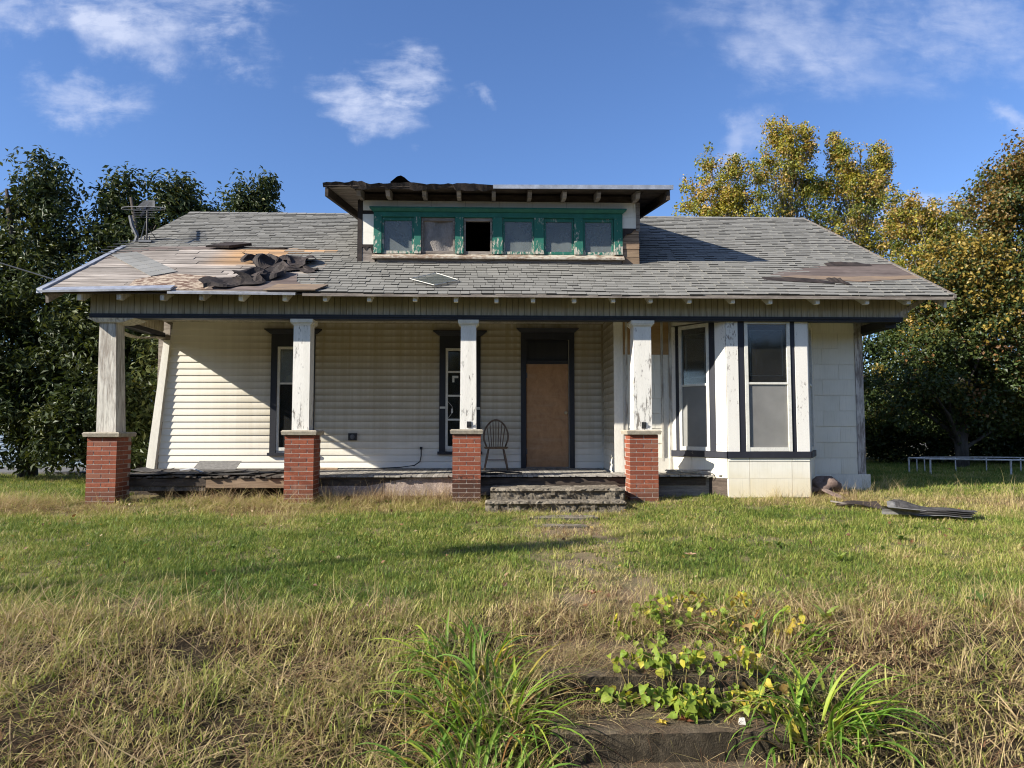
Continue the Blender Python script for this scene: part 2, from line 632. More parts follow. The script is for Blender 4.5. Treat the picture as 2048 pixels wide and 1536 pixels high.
def mat_brick():
    t = NT('red_brick')
    v = t.pos((1, 1, 1), rnd=True)
    n = t.noise(v, 22, 6, 0.7)
    f = t.noise(v, 130, 4, 0.7)
    c = t.mix(t.rng(n, 0.3, 0.7), (0.235, 0.064, 0.033), (0.36, 0.108, 0.052))
    r = t.rand()
    c = t.mix(t.rng(r, 0.0, 1.0, 0.0, 0.75), c, (0.125, 0.040, 0.028))
    c = t.mix(t.rng(r, 0.86, 1.0, 0.0, 0.6), c, (0.33, 0.15, 0.09))
    c = t.mix(0.4, c, t.mix(t.rng(f, 0.3, 0.7), (0.6, 0.6, 0.6), (1.4, 1.35, 1.3)), 'MULTIPLY')
    g = t.n('ShaderNodeNewGeometry')
    s = t.n('ShaderNodeSeparateXYZ')
    t.l(g.outputs['Position'], s.inputs[0])
    # soot and damp on the third pier's lowest courses
    px = t.mth('MULTIPLY', t.rng(s.outputs[0], -0.75, -0.65, 0, 1), t.rng(s.outputs[0], 0.0, 0.1, 1, 0))
    dz = t.mth('MULTIPLY', t.rng(t.mth('ADD', s.outputs[2], t.mth('MULTIPLY', t.mth('SUBTRACT', n, 0.5), 0.5)), 0.27, 0.42, 0.85, 0.0, True), px)
    c = t.mix(dz, c, (0.035, 0.018, 0.013))
    soil = t.rng(t.mth('ADD', s.outputs[2], t.mth('MULTIPLY', n, 0.3)), 0.15, 0.5, 0.6, 0.0, True)
    c = t.mix(soil, c, (0.10, 0.055, 0.035))
    eff = t.noise(t.pos((9, 9, 3)), 1.0, 6)
    c = t.mix(t.rng(eff, 0.62, 0.8, 0, 0.35), c, (0.38, 0.27, 0.22))
    t.pbr(c, 0.85, t.bump(t.mth('ADD', n, f), 0.5, 0.003), 0.25)
    return t.m


M_brick = mat_brick()


def mat_siding():
    """cream vinyl with dirt and painted porch shade, darkest low in every course"""
    t = NT('vinyl_siding')
    g = t.n('ShaderNodeNewGeometry')
    s = t.n('ShaderNodeSeparateXYZ')
    t.l(g.outputs['Position'], s.inputs[0])
    X, Y, Z = s.outputs
    base = (0.82, 0.775, 0.655)
    n = t.noise(t.pos((0.8, 0.8, 3)), 1.0, 6)
    streak = t.noise(t.pos((9, 9, 0.25)), 1.0, 6)
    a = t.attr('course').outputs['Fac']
    grime_shade = t.rng(a, 0.0, 0.95, 1.0, 0.10, True)
    grime_shade = t.mth('MULTIPLY', grime_shade, t.rng(n, 0.3, 0.7, 0.55, 1.0))
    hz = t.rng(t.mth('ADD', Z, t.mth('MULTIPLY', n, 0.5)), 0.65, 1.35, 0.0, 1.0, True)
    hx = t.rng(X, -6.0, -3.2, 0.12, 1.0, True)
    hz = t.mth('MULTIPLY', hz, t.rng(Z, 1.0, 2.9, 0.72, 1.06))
    k = t.mth('MULTIPLY', t.mth('MULTIPLY', grime_shade, hz), hx)
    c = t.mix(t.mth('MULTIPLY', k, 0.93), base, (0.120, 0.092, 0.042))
    film = t.mth('MULTIPLY', t.mth('MULTIPLY', t.rng(streak, 0.30, 0.66, 0.35, 1.0), t.mth('MULTIPLY', hz, hx)), 0.78)  # streaky dirt film, deepened to carry the shade under the porch
    c = t.mix(film, c, (0.30, 0.24, 0.125))
    t.pbr(c, 0.5, t.bump(t.noise(t.pos((3, 30, 30)), 1.0, 3), 0.08, 0.002), 0.3)
    return t.m


M_siding = mat_siding()
M_white = m_peeling('white_peeling_paint', (0.82, 0.785, 0.70), (0.30, 0.27, 0.23), (26, 26, 5), 0.66, (0.45, 0.42, 0.34), 0.3, lowz=(1.1, 2.0, 0.10))
M_white_worn = m_peeling('worn_white_paint', (0.70, 0.66, 0.56), (0.36, 0.31, 0.25), (30, 30, 3), 0.53, (0.36, 0.33, 0.27), 0.5, soft=0.12)
M_white_bay = m_peeling('flaking_white_trim', (0.83, 0.795, 0.71), (0.33, 0.28, 0.23), (40, 40, 14), 0.66, (0.5, 0.46, 0.38), 0.2)
M_white_clean = m_peeling('white_trim_paint', (0.80, 0.76, 0.66), (0.3, 0.27, 0.22), (14, 14, 6), 0.80, (0.45, 0.42, 0.3), 0.35)
M_grey_trim = m_peeling('bare_corner_board', (0.60, 0.57, 0.53), (0.27, 0.235, 0.215), (24, 24, 4), 0.47, soft=0.1)
M_storm = m_generic('storm_frame_paint', (0.68, 0.66, 0.58), (0.56, 0.54, 0.47), (9, 9, 9), 0.5, 0.05, 0.15)
M_black = m_peeling('black_trim_paint', (0.022, 0.023, 0.027), (0.20, 0.17, 0.14), (22, 22, 10), 0.86, (0.04, 0.04, 0.045), 0.5, rough=0.5)
M_blackworn = m_peeling('worn_black_trim_paint', (0.022, 0.023, 0.030), (0.35, 0.31, 0.26), (16, 16, 16), 0.74, (0.04, 0.04, 0.05), 0.5, rough=0.5)
M_green = m_peeling('green_peeling_paint', (0.019, 0.130, 0.089), (0.50, 0.46, 0.38), (26, 26, 10), 0.74, (0.035, 0.20, 0.14), 0.5, rough=0.55)
M_green_worn = m_peeling('worn_green_paint', (0.021, 0.140, 0.097), (0.60, 0.54, 0.44), (26, 26, 11), 0.63, (0.05, 0.19, 0.14), 0.5, rough=0.6, lowz=(4.22, 4.75, 0.11))
M_sill = m_peeling('peeled_sill_paint', (0.50, 0.45, 0.36), (0.28, 0.20, 0.14), (9, 22, 22), 0.48, soft=0.08)


def mat_frieze():
    t = NT('stained_beadboard')
    v = t.pos((22, 22, 0.9), rnd=True)
    n = t.noise(v, 1.0, 7, 0.65)
    c = t.mix(t.rng(n, 0.3, 0.62), (0.26, 0.225, 0.145), (0.56, 0.50, 0.36))
    big = t.noise(t.pos((1.1, 1.1, 0.8)), 1.0, 5)
    g = t.n('ShaderNodeNewGeometry')
    s = t.n('ShaderNodeSeparateXYZ')
    t.l(g.outputs['Position'], s.inputs[0])
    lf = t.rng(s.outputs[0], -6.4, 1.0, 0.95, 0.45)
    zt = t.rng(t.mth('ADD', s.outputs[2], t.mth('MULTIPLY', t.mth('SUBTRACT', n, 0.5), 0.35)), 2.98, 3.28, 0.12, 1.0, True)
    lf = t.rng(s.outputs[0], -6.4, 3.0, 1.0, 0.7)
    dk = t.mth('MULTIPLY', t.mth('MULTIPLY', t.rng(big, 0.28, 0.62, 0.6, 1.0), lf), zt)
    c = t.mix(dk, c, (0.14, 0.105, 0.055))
    c = t.mix(t.rng(t.noise(t.pos((60, 60, 2.5)), 1.0, 5), 0.60, 0.72, 0, 0.75), c, (0.09, 0.07, 0.05))
    t.pbr(c, 0.7, t.bump(n, 0.3, 0.002), 0.3)
    return t.m


M_frieze = mat_frieze()


def mat_panel():
    """white cement shingle with fine upright combing"""
    t = NT('white_cement_shingle')
    v = t.pos((110, 110, 1.2), rnd=True)
    n = t.noise(v, 1.0, 3)
    b = t.noise(t.pos((1.6, 1.6, 1.6), rnd=True), 1.0, 5)
    c = t.mix(t.rng(b, 0.3, 0.7), (0.70, 0.665, 0.55), (0.79, 0.755, 0.65))
    g = t.n('ShaderNodeNewGeometry')
    s = t.n('ShaderNodeSeparateXYZ')
    t.l(g.outputs['Position'], s.inputs[0])
    low = t.rng(t.mth('ADD', s.outputs[2], t.mth('MULTIPLY', b, 0.35)), 0.25, 0.75, 0.55, 0.0, True)
    c = t.mix(low, c, (0.66, 0.53, 0.29))
    c = t.mix(t.rng(n, 0.3, 0.45, 0.22, 0.0), c, (0.30, 0.28, 0.22))
    t.pbr(c, 0.6, t.bump(n, 0.35, 0.003), 0.3)
    return t.m


M_panel = mat_panel()
M_ply = m_generic('bare_plywood', (0.42, 0.27, 0.13), (0.33, 0.20, 0.09), (2, 2, 12), 0.8, 0.0, 0.2)


def mat_door():
    t = NT('brown_door_panel')
    n = t.noise(t.pos((7, 7, 5)), 1.0, 8, 0.7, 0.6)
    n2 = t.noise(t.pos((1.5, 1.5, 9)), 1.0, 5)
    c = t.mix(t.rng(n, 0.3, 0.7), (0.29, 0.150, 0.064), (0.47, 0.265, 0.120))
    c = t.mix(t.rng(n2, 0.5, 0.75, 0, 0.5), c, (0.44, 0.30, 0.18))
    t.pbr(c, 0.55, t.bump(n, 0.15, 0.002), 0.35)
    return t.m


M_door = mat_door()
M_brass = m_generic('tarnished_brass', (0.62, 0.52, 0.34), (0.45, 0.36, 0.22), (30, 30, 30), 0.3, 0.0, 0.1, metal=0.25, spec=0.6)


def mat_glass(name, dust, amt, rough=0.06, scale=(3, 3, 2)):
    """a pane with a film of dust: partly see-through, partly mirror, partly matt"""
    t = NT(name)
    n = t.noise(t.pos(scale), 1.0, 6)
    tr = t.n('ShaderNodeBsdfTransparent')
    tr.inputs[0].default_value = (0.75, 0.78, 0.78, 1)
    gl = t.n('ShaderNodeBsdfGlossy')
    gl.inputs[0].default_value = (0.9, 0.92, 0.95, 1)
    gl.inputs['Roughness'].default_value = rough
    fr = t.n('ShaderNodeFresnel')
    fr.inputs[0].default_value = 1.5
    m1 = t.n('ShaderNodeMixShader')
    t.l(fr.outputs[0], m1.inputs[0])
    t.l(tr.outputs[0], m1.inputs[1])
    t.l(gl.outputs[0], m1.inputs[2])
    df = t.n('ShaderNodeBsdfDiffuse')
    df.inputs[0].default_value = dust + (1,)
    m2 = t.n('ShaderNodeMixShader')
    t.l(t.rng(n, 0.3, 0.7, amt * 0.7, min(1, amt * 1.25)), m2.inputs[0])
    t.l(m1.outputs[0], m2.inputs[1])
    t.l(df.outputs[0], m2.inputs[2])
    t.l(m2.outputs[0], t.out.inputs[0])
    return t.m


M_glass = mat_glass('window_glass', (0.16, 0.16, 0.15), 0.10)
M_glass_dusty = mat_glass('dusty_window_glass', (0.26, 0.29, 0.275), 0.48, 0.15)
M_screen = mat_glass('insect_screen', (0.34, 0.33, 0.30), 0.55, 0.5, (1, 1, 1))
M_cloth = m_generic('window_cloth', (0.30, 0.27, 0.24), (0.20, 0.18, 0.16), (6, 6, 3), 0.9, 0.0, 0.8, 0.02)
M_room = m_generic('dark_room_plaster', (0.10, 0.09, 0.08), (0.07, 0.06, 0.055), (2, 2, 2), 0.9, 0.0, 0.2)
M_porchwood = m_generic('grey_porch_plank', (0.20, 0.185, 0.16), (0.34, 0.31, 0.26), (20, 3, 20), 0.85, 0.25, 0.5)
M_rotwood = m_generic('rotten_porch_plank', (0.045, 0.038, 0.03), (0.14, 0.115, 0.09), (14, 3, 14), 0.9, 0.35, 0.8, 0.01)
M_chair = m_generic('greyed_chair_wood', (0.105, 0.070, 0.045), (0.17, 0.12, 0.08), (20, 20, 8), 0.75, 0.0, 0.3)
M_sheet = m_generic('shingle_sheet', (0.045, 0.041, 0.037), (0.11, 0.10, 0.09), (14, 14, 14), 0.92, 0.3, 0.8)
M_sheet_light = m_generic('grey_shingle_sheet', (0.13, 0.125, 0.115), (0.20, 0.19, 0.175), (18, 18, 18), 0.92, 0.15, 0.8)
M_cable = m_generic('black_cable', (0.015, 0.015, 0.016), (0.03, 0.03, 0.03), (20, 20, 20), 0.5, 0.0, 0.1)
M_wirelight = m_generic('pale_wire', (0.45, 0.42, 0.38), (0.30, 0.28, 0.25), (20, 20, 20), 0.6, 0.0, 0.1)
M_railwhite = m_generic('white_pipe_paint', (0.72, 0.70, 0.66), (0.48, 0.44, 0.38), (12, 12, 12), 0.5, 0.0, 0.2)
M_shed = m_generic('blue_metal_cladding', (0.30, 0.38, 0.47), (0.36, 0.44, 0.53), (2, 2, 6), 0.5, 0.0, 0.1)
M_asphalt = m_generic('road_asphalt', (0.11, 0.11, 0.105), (0.16, 0.155, 0.15), (8, 8, 8), 0.9, 0.0, 0.5)
M_bark = m_generic('tree_bark', (0.06, 0.048, 0.038), (0.13, 0.11, 0.09), (9, 9, 2), 0.95, 0.1, 1.0, 0.02)
M_bark_pale = m_generic('pale_tree_bark', (0.17, 0.155, 0.13), (0.30, 0.28, 0.24), (9, 9, 2), 0.95, 0.1, 0.8, 0.02)
M_nhwall = m_generic('grey_house_siding', (0.24, 0.24, 0.24), (0.19, 0.19, 0.19), (1, 1, 8), 0.7, 0.0, 0.2)
M_nhroof = m_generic('dark_house_roof', (0.07, 0.07, 0.07), (0.11, 0.11, 0.11), (4, 4, 4), 0.9, 0.0, 0.3)


def mat_leaf(name, rough=0.45, trans=0.3, spec=0.35):
    t = NT(name)
    a = t.attr('tint').outputs['Color']
    p = t.n('ShaderNodeBsdfPrincipled')
    t.l(a, p.inputs['Base Color'])
    p.inputs['Roughness'].default_value = rough
    p.inputs['Specular IOR Level'].default_value = spec
    tl = t.n('ShaderNodeBsdfTranslucent')
    t.l(t.mix(1.0, a, (1.5, 1.45, 0.7), 'MULTIPLY'), tl.inputs[0])
    m = t.n('ShaderNodeMixShader')
    m.inputs[0].default_value = trans
    t.l(p.outputs[0], m.inputs[1])
    t.l(tl.outputs[0], m.inputs[2])
    t.l(m.outputs[0], t.out.inputs[0])
    return t.m


M_leaf = mat_leaf('tree_leaf')
M_leaf_gloss = mat_leaf('glossy_leaf', 0.5, 0.15, 0.25)
M_blade = mat_leaf('lily_blade', 0.55, 0.35, 0.25)


def mat_grass():
    t = NT('grass_blade')
    tone = t.attr('tone').outputs['Fac']
    dry = t.attr('dry', 'INSTANCER').outputs['Fac']
    k = t.mth('ADD', t.mth('MULTIPLY', tone, 0.62), t.mth('SUBTRACT', t.mth('MULTIPLY', dry, 1.0), 0.31))
    cr = t.n('ShaderNodeValToRGB')
    el = cr.color_ramp.elements
    el[0].position, el[0].color = 0.0, (0.095, 0.155, 0.026, 1)
    el[1].position, el[1].color = 1.0, (0.17, 0.085, 0.045, 1)
    for p, c in ((0.22, (0.22, 0.275, 0.044, 1)), (0.42, (0.36, 0.35, 0.085, 1)), (0.62, (0.50, 0.40, 0.18, 1)), (0.82, (0.52, 0.39, 0.21, 1))):
        e = el.new(p)
        e.color = c
    t.l(k, cr.inputs[0])
    p = t.n('ShaderNodeBsdfPrincipled')
    t.l(cr.outputs[0], p.inputs['Base Color'])
    p.inputs['Roughness'].default_value = 0.55
    p.inputs['Specular IOR Level'].default_value = 0.25
    tl = t.n('ShaderNodeBsdfTranslucent')
    t.l(cr.outputs[0], tl.inputs[0])
    m = t.n('ShaderNodeMixShader')
    m.inputs[0].default_value = 0.35
    t.l(p.outputs[0], m.inputs[1])
    t.l(tl.outputs[0], m.inputs[2])
    t.l(m.outputs[0], t.out.inputs[0])
    return t.m


M_grass = mat_grass()


def mat_ground():
    t = NT('lawn_soil')
    v = t.pos((1, 1, 1))
    n = t.noise(v, 0.9, 8, 0.65)
    f = t.noise(v, 60, 5, 0.7)
    c = t.mix(t.rng(n, 0.35, 0.62), (0.13, 0.135, 0.050), (0.22, 0.175, 0.10))
    g = t.n('ShaderNodeNewGeometry')
    s = t.n('ShaderNodeSeparateXYZ')
    t.l(g.outputs['Position'], s.inputs[0])
    yb = t.mth('ADD', s.outputs[1], t.mth('MULTIPLY', t.mth('SUBTRACT', n, 0.5), 1.6))
    c = t.mix(t.rng(yb, 5.5, 6.1, 1.0, 0.0, True), c, (0.045, 0.034, 0.021))
    wx = t.rng(t.mth('ABSOLUTE', t.mth('SUBTRACT', s.outputs[0], 1.05)), 0.35, 0.65, 1.0, 0.0, True)
    wy = t.mth('MULTIPLY', t.rng(s.outputs[1], 5.6, 6.2), t.rng(s.outputs[1], 10.4, 10.8, 1.0, 0.0))
    c = t.mix(t.mth('MULTIPLY', t.mth('MULTIPLY', wx, wy), t.rng(n, 0.35, 0.55, 0.3, 0.9)), c, (0.22, 0.165, 0.105))
    c = t.mix(0.6, c, t.mix(t.rng(f, 0.3, 0.7), (0.3, 0.3, 0.3), (1.6, 1.55, 1.4)), 'MULTIPLY')
    t.pbr(c, 1.0, t.bump(f, 0.8, 0.02), 0.1)
    return t.m


M_ground = mat_ground()


# ------------------------------------------------------------------ ground, road
def gz(x, y):
    x, y = np.asarray(x, float), np.asarray(y, float)
    z = np.interp(y, [-50, 2.6, 3.4, 4.2, 5.0, 5.4, 5.75, 8.0, 10.7, 11.6, 13, 30, 400],
                  [-1.0, -1.0, -0.95, -0.76, -0.52, -0.42, -0.36, -0.25, -0.14, -0.02, 0.0, -0.05, -0.5])
    z = z + 0.05 * np.clip((x - 1) / 6, -0.5, 1) * np.clip((y - 9) / 3, 0, 1)
    z = z + 0.05 * (fbm(x, y, 0.9, 2) - 0.5) * np.clip((y - 2) / 3, 0, 1)
    z = z + 0.20 * (fbm(x, y, 1.7, 52) - 0.5) * np.clip((6.0 - y) / 0.8, 0, 1)
    z = z + 0.03 * (fbm(x, y, 3.1, 55) - 0.5) * np.clip((y - 5.5) / 1.0, 0, 1)
    # bed of the front steps
    inside = (x > 0.30) & (x < 1.80) & (y > 3.4) & (y < 5.35)
    z = np.where(inside, np.minimum(z, np.interp(y, [3.4, 4.15, 4.16, 4.6, 4.61, 5.4], [-1.0, -0.95, -0.80, -0.80, -0.62, -0.5])), z)
    return z


def build_ground():
    xs = np.unique(np.round(np.concatenate([np.array([-400, -200, -100, -60, -40]), np.arange(-30, -9, 1.0), np.arange(-9, 10, 0.15), np.arange(10, 31, 1.0), np.array([40, 60, 100, 200, 400])]), 3))
    ys = np.unique(np.round(np.concatenate([np.array([-60, -20, -5, 0, 1.5]), np.arange(2.5, 13, 0.12), np.arange(13, 32, 0.8), np.array([40, 60, 100, 200, 400])]), 3))
    X, Y = np.meshgrid(xs, ys)
    Z = gz(X, Y)
    V = np.stack([X, Y, Z], -1).reshape(-1, 3)
    nx, ny = len(xs), len(ys)
    i = np.arange(nx * ny).reshape(ny, nx)
    F = np.stack([i[:-1, :-1], i[:-1, 1:], i[1:, 1:], i[1:, :-1]], -1).reshape(-1, 4)
    o = add_obj('ground', V, F, M_ground, smooth=True)
    o['kind'] = 'structure'
    m = MB()
    m.box(-60, -9.6, 18.2, 20.9, -0.12, 0.035)
    r = m.build('road', M_asphalt)
    r['kind'] = 'structure'
    # the street by the camera
    m = MB()
    m.box(-60, 60, -10, -1.6, -1.2, -0.96)
    r = m.build('road', M_asphalt)
    r['kind'] = 'structure'


build_ground()

# ------------------------------------------------------------------ house
FLOOR = 0.36
WY = 13.7           # back wall of the porch
RY = 12.4           # front wall of the projecting room
BY = 11.5           # front of the bay
EAVE_Y, EAVE_Z, SL = 11.0, 3.24, 0.5375
XL, XR = -6.90, 7.42
RIDGE_Y, RIDGE_Z = 16.29, 6.083
CA, SA = math.cos(math.atan(SL)), math.sin(math.atan(SL))
house = thing('house', 'abandoned white single-storey house with a full-width porch, torn shingle roof and green-framed dormer', 'house', (0.3, 14.0, 0.0))


def rp(x, y, n=0.0):
    """point on the front roof plane, n metres proud of it"""
    return (x, y - n * SA, EAVE_Z + SL * (y - EAVE_Y) + n * CA)


def sag(x, y):
    return -0.025 * math.exp(-((x - 1.0) / 3.5) ** 2) * max(0, 1 - (y - 11) / 3) + 0.010 * math.sin(x * 1.7 + 0.6) * max(0, 1 - (y - 11) / 4)


HOLE = [(-7.2, 12.62), (-6.62, 12.80), (-6.49, 13.04), (-6.04, 13.20), (-5.04, 13.25), (-3.94, 13.28), (-3.70, 12.95), (-3.30, 12.60),
        (-3.06, 12.10), (-3.25, 11.75), (-3.12, 11.35), (-3.02, 10.8), (-7.2, 10.8)]
PATCH = [(4.89, 11.98), (5.2, 12.14), (5.6, 12.20), (5.97, 12.49), (6.6, 12.60), (7.6, 12.66), (7.6, 11.90), (6.9, 11.80), (6.27, 11.70), (5.80, 11.80), (5.4, 11.86)]
DOR = (-2.38, 2.72, 12.58, 15.45)        # dormer footprint x0 x1 y0 y1


def build_roof():
    m = MB()

    def slab(x0, x1, y0, y1, t=0.06):
        m.hexa([rp(x0, y0, -t), rp(x1, y0, -t), rp(x0, y1, -t), rp(x1, y1, -t), rp(x0, y0, -0.040), rp(x1, y0, -0.040), rp(x0, y1, -0.040), rp(x1, y1, -0.040)])
    d = DOR
    slab(XL, d[0] + 0.05, EAVE_Y, RIDGE_Y)
    slab(d[1] - 0.05, XR, EAVE_Y, RIDGE_Y)
    slab(d[0] + 0.05, d[1] - 0.05, EAVE_Y, d[2] + 0.02)
    slab(d[0] + 0.05, d[1] - 0.05, d[3], RIDGE_Y)
    # rear slope
    by = 2 * RIDGE_Y - EAVE_Y
    m.hexa([(XL, RIDGE_Y, RIDGE_Z - 0.05), (XR, RIDGE_Y, RIDGE_Z - 0.05), (XL, by, EAVE_Z - 0.05), (XR, by, EAVE_Z - 0.05),
            (XL, RIDGE_Y, RIDGE_Z), (XR, RIDGE_Y, RIDGE_Z), (XL, by, EAVE_Z), (XR, by, EAVE_Z)])
    roof = m.build('roof', M_darkwood, house)
    # loose-laid architectural shingles
    expo = 0.1435
    rows = int((RIDGE_Y - EAVE_Y) / CA / expo)
    shingles = []
    for k in range(rows + 1):
        s0 = k * expo
        x = XL - random.uniform(0, 0.3)
        if k == 0:
            s0 = -0.02
        while x < XR:
            w = random.choice((0.12, 0.15, 0.18, 0.2, 0.24, 0.28)) + random.uniform(-0.015, 0.015)
            a, b = max(x, XL), min(x + w, XR)
            x += w
            if b - a < 0.03:
                continue
            c, yc = (a + b) / 2, EAVE_Y + (s0 + 0.07) * CA
            if yc > RIDGE_Y - 0.03 or in_poly(c, yc, HOLE) or in_poly(c, yc, PATCH):
                continue
            if DOR[0] + 0.02 < c < DOR[1] - 0.02 and DOR[2] < yc < DOR[3]:
                continue
            th = random.choice((0.009, 0.010, 0.016, 0.018)) + random.uniform(0, 0.002)
            so = random.uniform(-0.006, 0.006)
            g = 0.0034
            s1 = s0 + expo + 0.012
            y0, y1 = EAVE_Y + (s0 + so) * CA, min(EAVE_Y + s1 * CA, RIDGE_Y)
            z0, zt = sag(c, y0), sag(c, y1)

            def P(xx, yy, n, dz):
                q = rp(xx, yy, n)
                return (q[0], q[1], q[2] + dz)
            vs = [P(a + g, y0, -0.004, z0), P(b - g, y0, -0.004, z0), P(a + g, y1, -0.006, zt), P(b - g, y1, -0.006, zt),
                  P(a + g, y0, th, z0), P(b - g, y0, th, z0), P(a + g, y1, 0.003, zt), P(b - g, y1, 0.003, zt)]
            tone = random.gauss(1.0, 0.055)
            if random.random() < 0.06:
                tone *= 0.88
            if 12.55 < yc < 12.9 and random.random() < 0.3 and -2.6 < c < 3:
                tone *= 0.75
            if -2.2 < c < 0.4 and 11.1 < yc < 12.3:
                tone *= 0.85 + 0.25 * float(vnoise(c, yc, 2.5))
            if c < -6.2 and 12.6 < yc < 13.6:
                tone *= 0.8
            col = (0.200 * tone, 0.192 * tone, 0.168 * tone)
            dk = (0.040, 0.038, 0.034)
            shingles.append((abs(c), k, vs, [dk, col, dk, dk, col, col]))
    big = sorted(shingles, key=lambda q: (q[1], q[0]))
    near, rest = big[:300], big[300:]
    for q in near:
        add_obj('shingle', q[2], BOXF, M_shingle, roof, tint=q[3])
    V = [p for q in rest for p in q[2]]
    F = np.concatenate([np.array(BOXF) + 8 * i for i in range(len(rest))])
    o = add_obj('shingle_field', V, F, M_shingle, roof, tint=[c for q in rest for c in q[3]])
    o['kind'] = 'stuff'
    # ridge caps
    x = XL
    while x < XR - 0.1:
        w = 0.22
        zc = RIDGE_Z + 0.016
        m = MB()
        lift = random.uniform(0, 0.008)
        m.add([(x, RIDGE_Y - 0.13, zc - 0.068), (x + w + 0.03, RIDGE_Y - 0.13, zc - 0.062), (x, RIDGE_Y, zc + lift), (x + w + 0.03, RIDGE_Y, zc + 0.012), (x, RIDGE_Y + 0.13, zc - 0.068), (x + w + 0.03, RIDGE_Y + 0.13, zc - 0.062)],
              [(0, 1, 3, 2), (2, 3, 5, 4)])
        if not (DOR[0] - 3 < x < DOR[1] + 3 and False):
            t = random.gauss(0.20, 0.012)
            m.build('ridge_cap', M_shingle, roof, tint=[(t, t * 0.96, t * 0.87)] * 2)
        x += w
    # bare decking where the covering is gone
    bw = 0.142
    nb = int(2.45 / CA / bw) + 1
    for k in range(nb):
        y0 = EAVE_Y + k * bw * CA
        y1 = EAVE_Y + (k * bw + bw - 0.012) * CA
        xx = XL + 0.02
        while xx < -2.9:
            x1 = min(xx + random.uniform(1.1, 2.8), -2.85)
            if -2.85 - x1 < 0.5:
                x1 = -2.85
            n = 0.004 + random.uniform(-0.004, 0.006)
            n2 = n + random.uniform(-0.003, 0.005)
            m = MB()
            m.hexa([rp(xx, y0, -0.011), rp(x1, y0, -0.011), rp(xx, y1, -0.011), rp(x1, y1, -0.011), rp(xx, y0, n), rp(x1, y0, n2), rp(xx, y1, n), rp(x1, y1, n2)])
            m.build('roof_board', M_deckboard, roof)
            xx = x1 + 0.008
    # strand board sheet and flat felt near the eave
    osb = [(-5.62, 11.02), (-5.70, 11.49), (-5.23, 11.80), (-4.49, 11.66), (-4.26, 11.02)]
    m = MB()
    m.add([rp(x, y, 0.014) for x, y in osb] + [rp(x, y, -0.005) for x, y in osb], [(0, 4, 3, 2, 1)] + [(i, (i + 1) % 5, 5 + (i + 1) % 5, 5 + i) for i in range(5)])
    m.build('strand_board', M_osb, roof)

    def felt(poly, n, mat, name='felt_patch', wav=0.006):
        m = MB()
        k = len(poly)
        top = [rp(x, y, n + random.uniform(0, wav)) for x, y in poly]
        bot = [rp(x, y, n - 0.006) for x, y in poly]
        m.add(top + bot, [tuple(reversed(range(k))) if False else tuple(range(k))] + [(i, k + i, k + (i + 1) % k, (i + 1) % k) for i in range(k)])
        return m.build(name, mat, roof)
    felt([(-4.40, 11.02), (-2.98, 11.00), (-2.92, 11.22), (-3.10, 11.40), (-3.2, 11.80), (-3.55, 12.0), (-4.0, 11.7), (-4.38, 11.45)], 0.014, M_felt_flat)
    felt([(-3.50, 10.97), (-2.70, 10.97), (-2.55, 11.22), (-3.35, 11.24)], 0.028, M_felt_tan, wav=0.02)
    felt([(-6.88, 12.5), (-6.70, 12.75), (-6.35, 13.12), (-5.9, 13.2), (-5.0, 13.32), (-4.9, 13.45), (-6.2, 13.4), (-6.88, 13.2)], 0.012, M_felt_flat)
    felt([(-5.3, 13.27), (-4.85, 13.22), (-4.5, 13.42), (-4.95, 13.5)], 0.05, M_felt, wav=0.05)
    felt([(-4.8, 13.33), (-3.85, 13.28), (-3.80, 13.36), (-4.8, 13.42)], 0.02, M_felt, wav=0.03)
    felt([(4.80, 11.92), (4.89, 12.02), (5.17, 12.18), (5.97, 12.53), (6.6, 12.65), (7.40, 12.70), (7.40, 11.80), (6.27, 11.62), (5.80, 11.70)], 0.002, M_felt_flat)
    felt([(5.0, 11.88), (5.3, 11.95), (6.2, 11.88), (7.40, 11.98), (7.40, 11.82), (6.27, 11.64), (5.75, 11.74), (5.3, 11.80)], 0.007, M_felt_tan)
    # lifted torn edges by the bare patch
    for (x0, x1, y, h) in ((4.62, 5.75, 11.80, 0.035), (5.70, 6.0, 11.74, 0.075), (6.1, 6.95, 12.62, 0.045)):
        m = MB()
        n = 8
        vs = []
        for i in range(n + 1):
            f = i / n
            x = x0 + (x1 - x0) * f
            yy = y - 0.16 * f * (1 if y < 12 else -0.2)
            hh = h * math.sin(math.pi * min(1, f + 0.08)) * random.uniform(0.5, 1.2) + 0.012
            vs += [rp(x, yy, hh), rp(x, yy - 0.13, 0.012), rp(x, yy + 0.015, hh * 0.8)]
        fs = []
        for i in range(n):
            a = 3 * i
            fs += [(a, a + 3, a + 4, a + 1), (a + 2, a + 5, a + 3, a)]
        m.add(vs, fs)
        m.build('torn_edge', M_felt, roof)
    # metal edges
    m = MB()
    q = 0.02
    a, b = rp(XL - 0.02, EAVE_Y - 0.03, 0.03), rp(XL - 0.02, 13.4, 0.03)
    m.hexa([(a[0], a[1], a[2] - 0.07), (a[0] + 0.09, a[1], a[2] - 0.07), (b[0], b[1], b[2] - 0.07), (b[0] + 0.09, b[1], b[2] - 0.07), a, (a[0] + 0.09, a[1], a[2]), b, (b[0] + 0.09, b[1], b[2])])
    m.build('drip_edge', M_alu, roof)
    m = MB()
